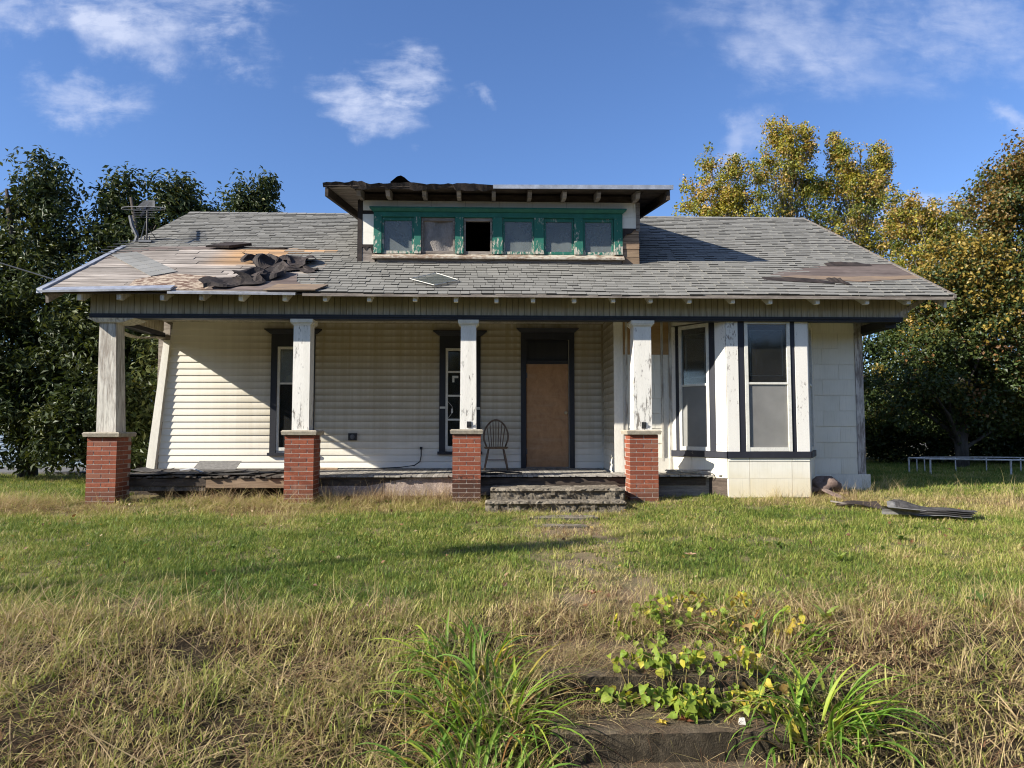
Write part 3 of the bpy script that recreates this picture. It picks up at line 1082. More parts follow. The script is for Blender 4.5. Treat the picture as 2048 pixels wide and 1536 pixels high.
    for (x0, x1, dz0, dz1) in ((XL, -4.9, 0.0, 0.045), (-4.95, -3.0, -0.008, -0.02)):
        z = EAVE_Z - 0.02
        m.hexa([(x0, 10.955, z - 0.028 + dz0), (x1, 10.955, z - 0.028 + dz1), (x0, 11.10, z + 0.03 + dz0), (x1, 11.10, z + 0.03 + dz1),
                (x0, 10.95, z + 0.004 + dz0), (x1, 10.95, z + 0.004 + dz1), (x0, 11.12, z + 0.085 + dz0), (x1, 11.12, z + 0.085 + dz1)])
    m.build('drip_edge', M_alu, roof)
    m = MB()
    m.box(-2.9, XR, 10.985, 11.0, EAVE_Z - 0.075, EAVE_Z - 0.025)
    m.build('eave_edge', M_greywood, roof)
    m = MB()
    a, b = rp(XR - 0.03, EAVE_Y - 0.02, 0.02), rp(XR - 0.03, RIDGE_Y - 0.1, 0.02)
    m.hexa([(a[0], a[1], a[2] - 0.06), (a[0] + 0.05, a[1], a[2] - 0.06), (b[0], b[1], b[2] - 0.06), (b[0] + 0.05, b[1], b[2] - 0.06), a, (a[0] + 0.05, a[1], a[2]), b, (b[0] + 0.05, b[1], b[2])])
    m.build('rake_trim', M_greywood, roof)
    # barge boards, eave tails and gable lookouts
    for x, mt in ((XL + 0.05, M_greywood), (XR - 0.12, M_white_worn)):
        m = MB()
        for y0, y1 in ((EAVE_Y + 0.04, RIDGE_Y - 0.02),):
            a, b = rp(x, y0, -0.052), rp(x, y1, -0.052)
            h = 0.16
            m.hexa([(x, a[1] + 0.02, a[2] - h), (x + 0.045, a[1] + 0.02, a[2] - h), (x, b[1], b[2] - h), (x + 0.045, b[1], b[2] - h), a, (x + 0.045, a[1], a[2]), b, (x + 0.045, b[1], b[2])])
        m.build('barge_board', mt, roof)
    for x in (-6.33, -5.74, -5.09, -4.48, -3.88, -3.21, -2.57, -1.87, -1.17, -0.53, 0.09, 0.70, 1.32, 1.96, 2.56, 3.19, 3.85, 4.48, 5.22, 6.02, 6.73):
        m = MB()
        w = 0.031
        x += random.uniform(-0.02, 0.02)
        y0 = 11.055
        zt0 = EAVE_Z + SL * (y0 - EAVE_Y) - 0.062
        zt1 = EAVE_Z + SL * (11.9 - EAVE_Y) - 0.062
        dl = random.uniform(-0.008, 0.008)
        # side profile: shaped toe
        prof = [(y0, zt0), (y0, zt0 - 0.05), (y0 + 0.004, zt0 - 0.105 + dl), (y0 + 0.09, zt0 - 0.105 + dl), (11.6, zt0 + 0.14), (11.9, zt1 - 0.1), (11.9, zt1)]
        k = len(prof)
        vs = [(x - w, a, b) for a, b in prof] + [(x + w, a, b) for a, b in prof]
        m.add(vs, [tuple(reversed(range(k))), tuple(range(k, 2 * k))] + [(i, (i + 1) % k, k + (i + 1) % k, k + i) for i in range(k)])
        m.build('rafter_tail', M_white_clean if x > -4 else M_white_worn, roof)
    for x0, x1, y in ((XL + 0.05, -6.2, 11.45), (6.6, XR - 0.05, 11.45), (6.6, XR - 0.05, 13.0), (XL + 0.05, -6.2, 13.6)):
        m = MB()
        z = EAVE_Z + SL * (y - EAVE_Y) - 0.12
        m.bar((x0, y, z), (x1, y, z), 0.09, 0.10)
        if x0 > 0:
            m.bar((x1 - 0.1, y, z - 0.05), (x0 + 0.1, y, z - 0.42), 0.07, 0.07)
        m.build('lookout', M_white_worn, roof)
    return roof


roof = build_roof()


# ---- walls
COURSE = 0.1265


def siding_run(x0, x1, z0, parent, j0=0.0, dz=COURSE):
    """one course of dutch lap on the porch wall, from x0 to x1"""
    prof = [(0.0, 0.0), (0.017, 0.0005), (0.020, 0.007), (0.0175, dz * 0.3), (0.012, dz * 0.6), (0.006, dz * 0.86), (0.003, dz)]
    return prof


def add_course(pts0, pts1, name, parent, co):
    k = len(pts0)
    me_v = list(pts0) + list(pts1)
    fs = [(i, i + 1, k + i + 1, k + i) for i in range(k - 1)] + [tuple(range(k - 1, -1, -1)), tuple(range(k, 2 * k))]
    o = add_obj(name, me_v, fs, M_siding, parent)
    at = o.data.attributes.new('course', 'FLOAT', 'POINT')
    at.data.foreach_set('value', np.array(co + co, dtype=np.float32))
    return o


WIN1 = (-4.17, -3.34, 0.66, 2.95)
WIN2 = (-0.96, -0.17, 0.68, 2.93)
DOORH = (0.61, 1.645, 0.36, 2.98)


def build_walls():
    w = MB()
    for a, b, c, d in rects_around(-6.2, 2.24, 0.25, 3.3, [(-4.08, -3.43, 0.74, 2.75), (-0.87, -0.26, 0.76, 2.73), (0.71, 1.54, 0.36, 2.90)]):
        w.box(a, b, WY, WY + 0.14, c, d)
    # return wall, projecting room, outer walls
    w.box(2.22, 2.34, RY + 0.12, WY, 0.1, 3.9)
    for a, b, c, d in rects_around(2.22, 6.62, 0.05, 3.75, [(3.30, 5.66, 0.05, 3.0)]):
        w.box(a, b, RY, RY + 0.12, c, d)
    w.box(6.50, 6.62, RY + 0.12, 20.6, 0.0, 3.6)
    w.box(-6.2, -6.06, WY + 0.14, 20.6, 0.0, 3.6)
    w.box(-6.2, 6.62, 20.6, 20.74, 0.0, 3.3)
    # gables
    for x in (-6.2, 6.48):
        vs = [(x + dx, y, z) for dx in (0, 0.14) for y, z in ((11.6, 3.40), (20.9, 3.40), (RIDGE_Y, RIDGE_Z - 0.12))]
        w.add(vs, [(0, 2, 1), (3, 4, 5), (0, 1, 4, 3), (1, 2, 5, 4), (2, 0, 3, 5)])
    wall = w.build('wall', M_white_clean, house)
    # rooms behind the windows: floor, ceiling, partition
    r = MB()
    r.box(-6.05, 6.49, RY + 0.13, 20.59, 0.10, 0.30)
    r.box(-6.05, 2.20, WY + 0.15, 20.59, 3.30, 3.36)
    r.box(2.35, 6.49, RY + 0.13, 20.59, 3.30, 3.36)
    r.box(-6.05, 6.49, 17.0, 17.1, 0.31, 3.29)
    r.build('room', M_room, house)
    # siding on the porch wall
    ops = [(-4.15, -3.36, 0.68, 2.93), (-0.94, -0.19, 0.70, 2.90), (0.63, 1.63, 0.0, 2.96)]
    nrow = 23
    for r_ in range(nrow):
        z0 = FLOOR - 0.0 + r_ * COURSE
        z1 = z0 + COURSE
        cuts = [(-6.24 + 0.17 * (z0 - 0.38) / 2.77, None)]
        xs = -6.25 + 0.165 * (z0 - 0.36) / 2.4 + random.uniform(-0.012, 0.012)
        segs = [(xs, 2.20)]
        for o in ops:
            if z1 > o[2] + 0.03 and z0 < o[3] - 0.03:
                ns = []
                for a, b in segs:
                    if o[0] > a and o[1] < b:
                        ns += [(a, o[0]), (o[1], b)]
                    else:
                        ns.append((a, b))
                segs = ns
        for a, b in segs:
            sk = random.uniform(-0.002, 0.002)
            prof = siding_run(a, b, z0, None)
            co = [0.0] + [h / COURSE for _, h in prof[1:]]
            # the free left end flares away from the wall
            fl = 0.008 if a < -5.5 else 0.0
            p0 = [(a, WY - 0.003 - d - (fl * (1 - h / COURSE) if d > 0 else 0), z0 + h) for d, h in prof]
            p1 = [(b, WY - 0.003 - d, z0 + h + sk) for d, h in prof]
            if fl:
                mid = [(a + 0.10, WY - 0.003 - d, z0 + h) for d, h in prof]
                add_course(p0, mid, 'siding_board', wall, co)
                add_course(mid, p1, 'siding_board', wall, co)
            else:
                add_course(p0, p1, 'siding_board', wall, co)
        # the return wall, facing the porch
        prof = siding_run(0, 0, z0, None)
        co = [0.0] + [h / COURSE for _, h in prof[1:]]
        X0 = 2.217
        p0 = [(X0 - d, WY - 0.05, z0 + h) for d, h in prof]
        p1 = [(X0 - d, RY + 0.02, z0 + h - 0.006) for d, h in prof]
        add_course(p0, p1, 'siding_board', wall, co)
    # trims
    box('corner_post', 2.17, 2.215, WY - 0.045, WY - 0.003, FLOOR, 3.2, M_siding, wall)
    box('corner_board', 2.19, 2.345, RY - 0.03, RY + 0.02, 0.30, 3.0, M_white_clean, wall)
    m = MB()
    m.box(2.39, 2.43, RY - 0.022, RY - 0.002, 0.62, 3.0)
    m.box(3.16, 3.21, RY - 0.035, RY - 0.002, 0.30, 3.0)
    m.box(3.02, 3.06, RY - 0.03, RY - 0.004, 0.55, 3.0)
    m.build('batten', M_white_worn, wall)
    box('base_board', 2.35, 3.20, RY - 0.028, RY - 0.003, 0.30, 0.60, M_white_clean, wall)
    # bare plywood at the head of the room's front wall
    box('plywood_strip', 2.36, 3.19, RY - 0.016, RY - 0.002, 2.42, 3.0, M_ply, wall)
    # cement shingles on the room's front wall
    pitch = 0.277

    def panels(x0, x1, zs, Y, w0, off=None, th=0.010):
        for i, (za, zb) in enumerate(zs):
            x = x0
            first = (w0 * 0.30 if i % 2 else w0 * 0.78) if off is None else off[i % len(off)]
            ww = first
            while x < x1 - 0.01:
                xb = min(x + ww, x1)
                t = random.uniform(0, 0.002)
                dzz = random.uniform(-0.003, 0.003)
                m = MB()
                g = 0.0022
                m.hexa([(x + g, Y - th - 0.001 - t, za + 0.003 + dzz), (xb - g, Y - th - 0.004 - t, za + 0.003 + dzz), (x + g, Y - 0.001, za + 0.003), (xb - g, Y - 0.001, za + 0.003),
                        (x + g, Y - th + 0.003, zb - 0.004), (xb - g, Y - th + 0.003, zb - 0.004), (x + g, Y - 0.001, zb - 0.004), (xb - g, Y - 0.001, zb - 0.004)])
                m.build('wall_shingle', M_panel, wall)
                x = xb
                ww = w0
    rows = [(0.32 + pitch * i, 0.32 + pitch * (i + 1)) for i in range(10)]
    panels(5.72, 6.50, rows, RY, 0.62)
    rows = [(0.60 + 0.26 * i, 0.60 + 0.26 * (i + 1)) for i in range(7)]
    panels(2.42, 3.02, rows, RY - 0.003, 0.62)
    box('corner_board', 6.50, 6.64, RY - 0.028, RY + 0.06, 0.28, 3.2, M_grey_trim, wall)
    box('skirt_board', 5.62, 6.70, RY - 0.05, RY - 0.016, -0.05, 0.315, M_white_clean, wall)
    # the corner board that has come away and leans out
    m = MB()
    b0, b1 = (-6.36, 13.60, FLOOR), (-6.13, 13.62, 2.80)
    m.hexa([(b0[0] - 0.08, b0[1], b0[2]), (b0[0] + 0.08, b0[1], b0[2]), (b0[0] - 0.08, b0[1] + 0.03, b0[2]), (b0[0] + 0.08, b0[1] + 0.03, b0[2]),
            (b1[0] - 0.06, b1[1], b1[2]), (b1[0] + 0.06, b1[1], b1[2]), (b1[0] - 0.06, b1[1] + 0.03, b1[2]), (b1[0] + 0.06, b1[1] + 0.03, b1[2])])
    m.hexa([(b0[0] + 0.055, b0[1] + 0.032, b0[2]), (b0[0] + 0.08, b0[1] + 0.032, b0[2]), (b0[0] + 0.055, b0[1] + 0.09, b0[2]), (b0[0] + 0.08, b0[1] + 0.09, b0[2]),
            (b1[0] + 0.035, b1[1] + 0.032, b1[2]), (b1[0] + 0.06, b1[1] + 0.032, b1[2]), (b1[0] + 0.035, b1[1] + 0.07, b1[2]), (b1[0] + 0.06, b1[1] + 0.07, b1[2])])
    o = m.build('corner_board', M_white_clean, wall)
    o['label'] = 'loose white corner board leaning out of plumb'
    box('old_clapboard', -6.32, -6.02, WY - 0.001, WY + 0.13, 0.3, 3.2, M_greywood, wall)
    return wall


wall = build_walls()


def pane(name, x0, x1, y, z0, z1, mat, parent):
    return box(name, x0, x1, y, y + 0.006, z0, z1, mat, parent)


def build_porch_windows():
    # tall sash window behind the second pier
    for (x0, x1, z0, z1), kind in ((WIN1, 0), (WIN2, 1)):
        m = MB()
        y0 = WY - 0.05
        cw = 0.115
        m.box(x0, x0 + cw, y0, WY - 0.002, z0, z1 - 0.26)
        m.box(x1 - cw, x1, y0, WY - 0.002, z0, z1 - 0.26)
        m.box(x0, x1, y0 - 0.004, WY - 0.002, z1 - 0.26, z1 - 0.02)
        m.box(x0 - 0.03, x1 + 0.03, y0 - 0.035, WY - 0.002, z0 - 0.055, z0 + 0.001)
        c = m.build('window', M_black, house)
        m = MB()
        m.hexa([(x0 - 0.02, y0 - 0.02, z1 - 0.02), (x1 + 0.02, y0 - 0.02, z1 - 0.02), (x0 - 0.02, WY - 0.002, z1 - 0.02), (x1 + 0.02, WY - 0.002, z1 - 0.02),
                (x0 - 0.11, y0 - 0.07, z1 + 0.05), (x1 + 0.11, y0 - 0.07, z1 + 0.05), (x0 - 0.11, WY - 0.002, z1 + 0.05), (x1 + 0.11, WY - 0.002, z1 + 0.05)])
        m.box(x0 - 0.12, x1 + 0.12, y0 - 0.08, WY - 0.002, z1 + 0.051, z1 + 0.072)
        m.build('head_cap', M_black, c)
        # white storm sash
        a, b, lo, hi = x0 + cw + 0.002, x1 - cw - 0.002, z0 + 0.04, z1 - 0.262
        s = MB()
        y1 = WY - 0.030
        s.box(a, a + 0.045, y1, WY + 0.02, lo, hi)
        s.box(b - 0.045, b, y1, WY + 0.02, lo, hi)
        s.box(a + 0.045, b - 0.045, y1 + 0.003, WY + 0.02, hi - 0.05, hi)
        s.box(a + 0.045, b - 0.045, y1 + 0.003, WY + 0.02, lo, lo + 0.06)
        rails = [1.98] if kind == 0 else [2.21, 1.75, 1.29]
        for rz in rails:
            s.box(a + 0.045, b - 0.045, y1 + 0.006, WY + 0.02, rz - 0.017, rz + 0.017)
        s.build('sash', M_storm, c)
        edges = [lo + 0.06] + sorted(rails) + [hi - 0.05]
        for i in range(len(edges) - 1):
            pane('pane', a + 0.045, b - 0.045, WY + 0.004, edges[i] + (0.017 if i else 0), edges[i + 1] - 0.017, M_glass if (kind or i == 0) else M_glass_dusty, c)
        if kind == 0:
            box('blind', a + 0.05, b - 0.05, WY + 0.05, WY + 0.06, 2.0, hi, M_cloth, c)
        else:
            m = MB()
            yy = WY - 0.0005
            m.box(-0.715, -0.60, yy, WY + 0.003, 2.09, 2.135)
            m.box(-0.715, -0.675, yy, WY + 0.003, 2.01, 2.09)
            m.build('tape_mark', M_storm, c)
            m = MB()
            m.tube([(-0.80, yy, 1.64), (-0.72, yy, 1.55), (-0.70, yy, 1.44), (-0.76, yy, 1.36), (-0.81, yy, 1.30)], 0.004, 5)
            m.box(-0.735, -0.70, yy - 0.002, WY + 0.003, 1.42, 1.50)
            m.build('cord', M_storm, c)
            m = MB()
            m.box(x0 + 0.01, x0 + 0.12, y0 - 0.012, y0 - 0.001, 1.50, 1.54)
            m.box(x1 - 0.08, x1 - 0.005, y0 - 0.012, y0 - 0.001, 1.48, 1.53)
            m.build('bracket', M_storm, c)


build_porch_windows()


def build_door():
    x0, x1, z0, z1 = DOORH
    y0 = WY - 0.05
    m = MB()
    m.box(x0, x0 + 0.10, y0, WY - 0.002, z0, z1 - 0.14)
    m.box(x1 - 0.10, x1, y0, WY - 0.002, z0, z1 - 0.14)
    m.box(x0, x1, y0 - 0.003, WY - 0.002, z1 - 0.14, z1)
    m.hexa([(x0 - 0.01, y0 - 0.02, z1), (x1 + 0.01, y0 - 0.02, z1), (x0 - 0.01, WY - 0.002, z1), (x1 + 0.01, WY - 0.002, z1),
            (x0 - 0.09, y0 - 0.07, z1 + 0.075), (x1 + 0.09, y0 - 0.07, z1 + 0.075), (x0 - 0.09, WY - 0.002, z1 + 0.075), (x1 + 0.09, WY - 0.002, z1 + 0.075)])
    m.box(x0 + 0.10, x1 - 0.10, WY + 0.02, WY + 0.07, 2.375, 2.44)
    fr = m.build('door_frame', M_black, house)
    m = MB()
    m.box(0.712, 1.543, WY + 0.05, WY + 0.075, 2.445, 2.838)
    m.box(0.76, 1.50, WY + 0.035, WY + 0.049, 2.49, 2.79)
    m.build('transom_panel', M_black, fr)
    d = box('door', 0.722, 1.533, WY + 0.035, WY + 0.075, 0.385, 2.37, M_door, house)
    m = MB()
    yk = WY + 0.03
    ring = []
    for yy, r in ((yk, 0.032), (yk - 0.012, 0.032), (yk - 0.014, 0.014), (yk - 0.035, 0.014), (yk - 0.042, 0.028), (yk - 0.06, 0.032), (yk - 0.075, 0.022), (yk - 0.078, 0.004)):
        ring.append([(1.478 + r * math.cos(t * math.pi / 5), yy, 1.42 + r * math.sin(t * math.pi / 5)) for t in range(10)])
    vs = [p for r in ring for p in r]
    fs = [(i * 10 + k, i * 10 + (k + 1) % 10, (i + 1) * 10 + (k + 1) % 10, (i + 1) * 10 + k) for i in range(len(ring) - 1) for k in range(10)]
    m.add(vs, fs)
    m.build('knob', M_brass, d, True)
    for z in (2.15, 0.68):
        box('hinge', 0.700, 0.735, WY + 0.022, WY + 0.034, z - 0.05, z + 0.05, M_galv, d)
    box('threshold', 0.71, 1.545, WY - 0.06, WY + 0.09, 0.362, 0.384, M_greywood, fr)


build_door()


def build_wall_fittings():
    o = box('vent_box', -2.685, -2.525, WY - 0.06, WY - 0.02, 0.895, 1.03, M_cable, house)
    m = MB()
    for r, d in ((0.045, 0.064), (0.032, 0.075), (0.018, 0.085)):
        ring = [(-2.605 + r * math.cos(t * math.pi / 6), WY - d, 0.962 + r * math.sin(t * math.pi / 6)) for t in range(12)]
        back = [(p[0], WY - 0.06, p[2]) for p in ring]
        m.add(ring + back, [tuple(range(11, -1, -1))] + [(i, (i + 1) % 12, 12 + (i + 1) % 12, 12 + i) for i in range(12)])
    m.build('vent_ring', M_galv, o)


build_wall_fittings()


# ---- bay window
def build_bay():
    A, B, C, D = (3.21, RY - 0.0), (3.885, BY), (5.235, BY), (5.72, RY)
    z0, zs0, zs1, zt = 0.0, 0.64, 0.74, 2.90

    def frame_pts(p, q):
        p, q = Vector((p[0], p[1])), Vector((q[0], q[1]))
        d = (q - p)
        ln = d.length
        d.normalize()
        n = Vector((d.y, -d.x))       # outward (towards -Y)
        return p, d, n, ln

    def slab(m, P, s0, s1, n0, n1, za, zb):
        p, d, n, ln = P
        pts = []
        for z in (za, zb):
            for nn in (n1, n0):
                for s in (s0, s1):
                    q = p + d * s + n * nn
                    pts.append((q.x, q.y, z))
        m.hexa(pts)
    bay = MB()
    for p, q in ((A, B), (B, C), (C, D)):
        P = frame_pts(p, q)
        slab(bay, P, 0.0, P[3], -0.10, -0.004, 0.0, zs0 + 0.04)
    bay.add([(A[0], A[1], zt + 0.02), (B[0], B[1] + 0.02, zt + 0.02), (C[0], C[1] + 0.02, zt + 0.02), (D[0], D[1], zt + 0.02), (A[0], A[1], 3.05), (B[0], B[1] + 0.02, 3.05), (C[0], C[1] + 0.02, 3.05), (D[0], D[1], 3.05)],
            [(0, 1, 2, 3), (7, 6, 5, 4), (0, 4, 5, 1), (1, 5, 6, 2), (2, 6, 7, 3)])
    bayo = bay.build('bay', M_white_clean, house)
    sill = MB()
    for p, q in ((A, B), (B, C), (C, D)):
        P = frame_pts(p, q)
        slab(sill, P, -0.01, P[3] + 0.012, -0.08, 0.045, zs0, zs1)
    sill.build('bay_sill', M_blackworn, bayo)
    # skirt shingles
    for (p, q), cols in (((A, B), ((0.0, 0.42), (0.42, 1.13))), ((B, C), ((0.0, 0.35), (0.35, 1.05), (1.05, 1.35))), ((C, D), ((0.0, 0.5), (0.5, 1.0)))):
        P = frame_pts(p, q)
        for za, zb in ((0.585, 0.638), (0.31, 0.583), (0.0, 0.308)):
            for s0, s1 in cols:
                m = MB()
                slab(m, P, s0 + 0.003, min(s1, P[3]) - 0.003, -0.002, 0.010 + random.uniform(0, 0.004) + (0.008 if za > 0.5 else 0), za, zb)
                if p == A and za == 0.0:
                    continue
                m.build('bay_shingle', M_panel, bayo)

    def window(p, q, marks, lower_mat, upper_mat):
        """marks: white, black, frame, glass, frame, black, white positions along the face"""
        P = frame_pts(p, q)
        w0, b0, f0, f1, b1, w1 = marks
        t = MB()
        slab(t, P, w0, b0, -0.06, 0.020, zs1 + 0.002, zt)
        slab(t, P, b1, w1, -0.06, 0.020, zs1 + 0.002, zt)
        t.build('bay_post', M_white_bay, bayo)
        k = MB()
        slab(k, P, b0 + 0.001, f0, -0.06, 0.010, zs1 + 0.002, zt)
        slab(k, P, f1, b1 - 0.001, -0.06, 0.010, zs1 + 0.002, zt)
        k.build('bay_casing', M_blackworn, bayo)
        fw = 0.055
        s = MB()
        slab(s, P, f0 + 0.001, f0 + fw, -0.05, 0.024, zs1 + 0.004, zt - 0.004)
        slab(s, P, f1 - fw, f1 - 0.001, -0.05, 0.024, zs1 + 0.004, zt - 0.004)
        slab(s, P, f0 + fw, f1 - fw, -0.05, 0.021, zt - 0.065, zt - 0.006)
        slab(s, P, f0 + fw, f1 - fw, -0.05, 0.021, zs1 + 0.006, zs1 + 0.07)
        slab(s, P, f0 + fw, f1 - fw, -0.05, 0.018, 1.84, 1.875)
        sash = s.build('storm_window', M_storm, bayo)
        g = MB()
        slab(g, P, f0 + fw, f1 - fw, -0.012, -0.006, 1.876, zt - 0.066)
        g.build('pane', upper_mat, sash)
        g = MB()
        slab(g, P, f0 + fw, f1 - fw, -0.010, -0.004, zs1 + 0.071, 1.839)
        g.build('pane', lower_mat, sash)
        # the old black sash with its thin pale putty line, behind the storm panes
        i = MB()
        a, b = f0 + fw, f1 - fw
        for za, zb in ((1.90, zt - 0.07), (zs1 + 0.09, 1.86)):
            slab(i, P, a, a + 0.05, -0.055, -0.03, za, zb)
            slab(i, P, b - 0.05, b, -0.055, -0.03, za, zb)
            slab(i, P, a + 0.05, b - 0.05, -0.055, -0.03, zb - 0.09, zb)
            slab(i, P, a + 0.05, b - 0.05, -0.055, -0.03, za, za + 0.08)
        i.build('inner_sash', M_black, sash)
        i = MB()
        for za, zb in ((1.90, zt - 0.07), (zs1 + 0.09, 1.86)):
            slab(i, P, a + 0.052, a + 0.064, -0.052, -0.026, za + 0.08, zb - 0.09)
            slab(i, P, b - 0.064, b - 0.052, -0.052, -0.026, za + 0.08, zb - 0.09)
            slab(i, P, a + 0.064, b - 0.064, -0.052, -0.026, zb - 0.10, zb - 0.09)
            slab(i, P, a + 0.064, b - 0.064, -0.052, -0.026, za + 0.08, za + 0.09)
        i.build('putty_line', M_storm, sash)
        g = MB()
        slab(g, P, a + 0.05, b - 0.05, -0.048, -0.042, zs1 + 0.17, zt - 0.16)
        g.build('old_pane', M_glass, sash)
    PL = frame_pts(A, B)[3]
    window(A, B, (0.0, 0.10, 0.18, PL - 0.32, PL - 0.20, PL + 0.004), M_screen, M_glass)
    window(B, C, (0.0, 0.195, 0.305, 1.065, 1.145, 1.35), M_screen, M_glass)
    PR = frame_pts(C, D)[3]
    window(C, D, (0.0, 0.06, 0.13, PR - 0.18, PR - 0.10, PR), M_screen, M_glass)
    m = MB()
    m.box(D[0] - 0.02, D[0] + 0.04, RY - 0.012, RY - 0.002, 0.32, 2.95)
    m.build('batten', M_white_clean, bayo)
    # dark sheet standing in for the shaded opening under the torn skirt
    P = frame_pts(A, B)
    m = MB()
    slab(m, P, 0.72, P[3] - 0.02, -0.06, 0.002, 0.0, 0.30)
    m.build('dark_opening', M_darkwood, bayo)


build_bay()


# ---- porch: floor, ceiling, beam, frieze, piers
def build_porch():
    m = MB()
    m.box(-6.10, 2.14, 11.78, 13.64, 0.18, 0.305)
    m.box(2.14, 3.6, 11.78, RY - 0.05, 0.18, 0.305)
    floor = m.build('porch_floor', M_darkwood, house)
    x = -6.15
    while x < 3.82:
        w = 0.083
        rot = x < -3.4
        y1 = WY - 0.03 if x < 2.10 else RY - 0.04 - max(0, (x - 3.16)) * 1.30
        y0 = 11.70 + random.uniform(-0.012, 0.02)
        if rot:
            y0 += abs(random.gauss(0, 0.05))
        elif -0.3 < x < 1.9:
            y0 += abs(random.gauss(0, 0.02))
        dz = random.uniform(-0.002, 0.002) + (random.uniform(-0.02, 0.008) if rot else 0)
        m = MB()
        zf = FLOOR - 0.012
        m.hexa([(x, y0, zf - 0.024 + dz), (x + w, y0, zf - 0.024 + dz), (x, y1, FLOOR - 0.022), (x + w, y1, FLOOR - 0.022),
                (x + 0.002, y0 + 0.004, zf + dz), (x + w - 0.002, y0 + 0.004, zf + dz), (x + 0.002, y1, FLOOR), (x + w - 0.002, y1, FLOOR)])
        m.build('floor_plank', M_rotwood if rot else M_porchwood, floor)
        x += w + 0.004
    # joists and skirting under the edge
    for x0, x1, z0, z1, y, mt in ((-6.05, -4.62, 0.10, 0.30, 11.80, M_rotwood), (-4.60, -3.0, 0.15, 0.30, 11.77, M_barewood), (-2.95, -0.45, 0.02, 0.31, 11.78, M_found),
                                  (-0.4, 2.40, 0.02, 0.29, 11.80, M_greywood), (2.55, 3.72, -0.02, 0.30, 11.80, M_greywood)):
        o = box('rim_board', x0, x1, y, y + 0.05, z0, z1, mt, floor, j=0.004)
    m = MB()
    m.box(-6.3, 6.6, 12.6, 12.7, -0.3, 0.17)
    m.build('crawl_wall', M_darkwood, floor)
    # ceiling
    m = MB()
    m.box(-6.2, 2.2, 11.60, WY - 0.003, 3.15, 3.19)
    m.box(2.2, 6.62, 11.60, RY - 0.003, 3.02, 3.06)
    m.build('porch_ceiling', M_white_worn, house)
    # frieze of narrow boards
    y = 11.42
    m = MB()
    m.box(-6.34, 6.80, y + 0.016, y + 0.16, 2.94, 3.40)
    m.box(-6.34, -6.20, y + 0.16, WY - 0.1, 2.94, 3.46)
    m.box(6.66, 6.80, y + 0.16, RY + 0.5, 2.94, 3.46)
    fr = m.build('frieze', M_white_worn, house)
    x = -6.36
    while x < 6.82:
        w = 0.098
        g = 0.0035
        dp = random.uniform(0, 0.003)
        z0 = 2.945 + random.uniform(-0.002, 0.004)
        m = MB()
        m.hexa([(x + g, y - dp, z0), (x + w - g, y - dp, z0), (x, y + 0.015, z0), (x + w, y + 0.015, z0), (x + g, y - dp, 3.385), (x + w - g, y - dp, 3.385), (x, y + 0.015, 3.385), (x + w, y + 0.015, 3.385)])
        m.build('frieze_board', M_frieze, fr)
        x += w + 0.001
    yy = y + 0.17
    while yy < WY - 0.12:
        for xx, inner in ((-6.198, 1),):
            m = MB()
            m.box(xx, xx + 0.014, yy + 0.003, yy + 0.09, 2.96, 3.145)
            m.build('frieze_board', M_frieze, fr)
        m = MB()
        m.box(-6.355, -6.341, yy + 0.003, yy + 0.09, 2.95, 3.46)
        m.build('frieze_board', M_frieze, fr)
        yy += 0.096
    # black beam below it
    m = MB()
    m.box(-6.36, 6.81, y - 0.018, y + 0.17, 2.872, 2.943)
    m.box(-6.36, 6.81, y - 0.034, y - 0.019, 2.905, 2.943)
    m.box(6.62, 6.81, y + 0.171, RY + 0.35, 2.80, 2.943)
    m.build('beam', M_black, house)
    m = MB()
    m.box(-6.36, -6.19, y + 0.171, WY - 0.02, 2.865, 2.943)
    m.build('side_beam', M_blackworn, house)
    m = MB()
    n = 12
    vs = []
    for i in range(n + 1):
        f = i / n
        yb = y + 0.25 + f * 2.0
        zz = 2.80 - 0.10 * math.sin(math.pi * min(1, f * 1.15)) * (1 if f < 0.87 else 0.6) + 0.02 * f
        for xx, dz in ((-6.30, 0), (-6.18, 0.0), (-6.18, 0.028), (-6.30, 0.028)):
            vs.append((xx, yb, zz + dz))
    fs = []
    for i in range(n):
        for k in range(4):
            fs.append((4 * i + k, 4 * i + (k + 1) % 4, 4 * i + 4 + (k + 1) % 4, 4 * i + 4 + k))
    m.add(vs, fs)
    o = m.build('sagging_trim', M_white_worn, house)
    # piers
    for i, (xc, w, dx, cap, top) in enumerate(((-6.06, 0.46, -0.02, 0.57, 0.0), (-3.00, 0.46, 0.0, 0.56, 0), (-0.36, 0.45, 0.0, 0.53, 0), (2.48, 0.46, 0.01, 0.56, 0))):
        y0 = 11.35
        yc = y0 + w / 2
        zt = (0.985, 1.015, 1.03, 1.02)[i]
        zb = -0.10
        p = box('porch_pier', xc - w / 2 + 0.005, xc + w / 2 - 0.005, y0 + 0.005, y0 + w - 0.005, zb, zt, M_mortar, house)
        h, jt = 0.0605, 0.0105
        course = h + jt
        n = int((zt - zb) / course)
        z = zt - n * course
        b = 0.10

        def brick(x0, x1, ya, yb, z):
            e = 0.0025
            dd = [random.uniform(-0.002, 0.002) for _ in range(2)]
            m = MB()
            m.hexa([(x0 + e, ya + e, z), (x1 - e, ya + e, z), (x0 + e, yb - e, z), (x1 - e, yb - e, z), (x0, ya + dd[0], z + h), (x1, ya + dd[0], z + h), (x0, yb, z + h), (x1, yb, z + h)])
            m.build('brick', M_brick, p)
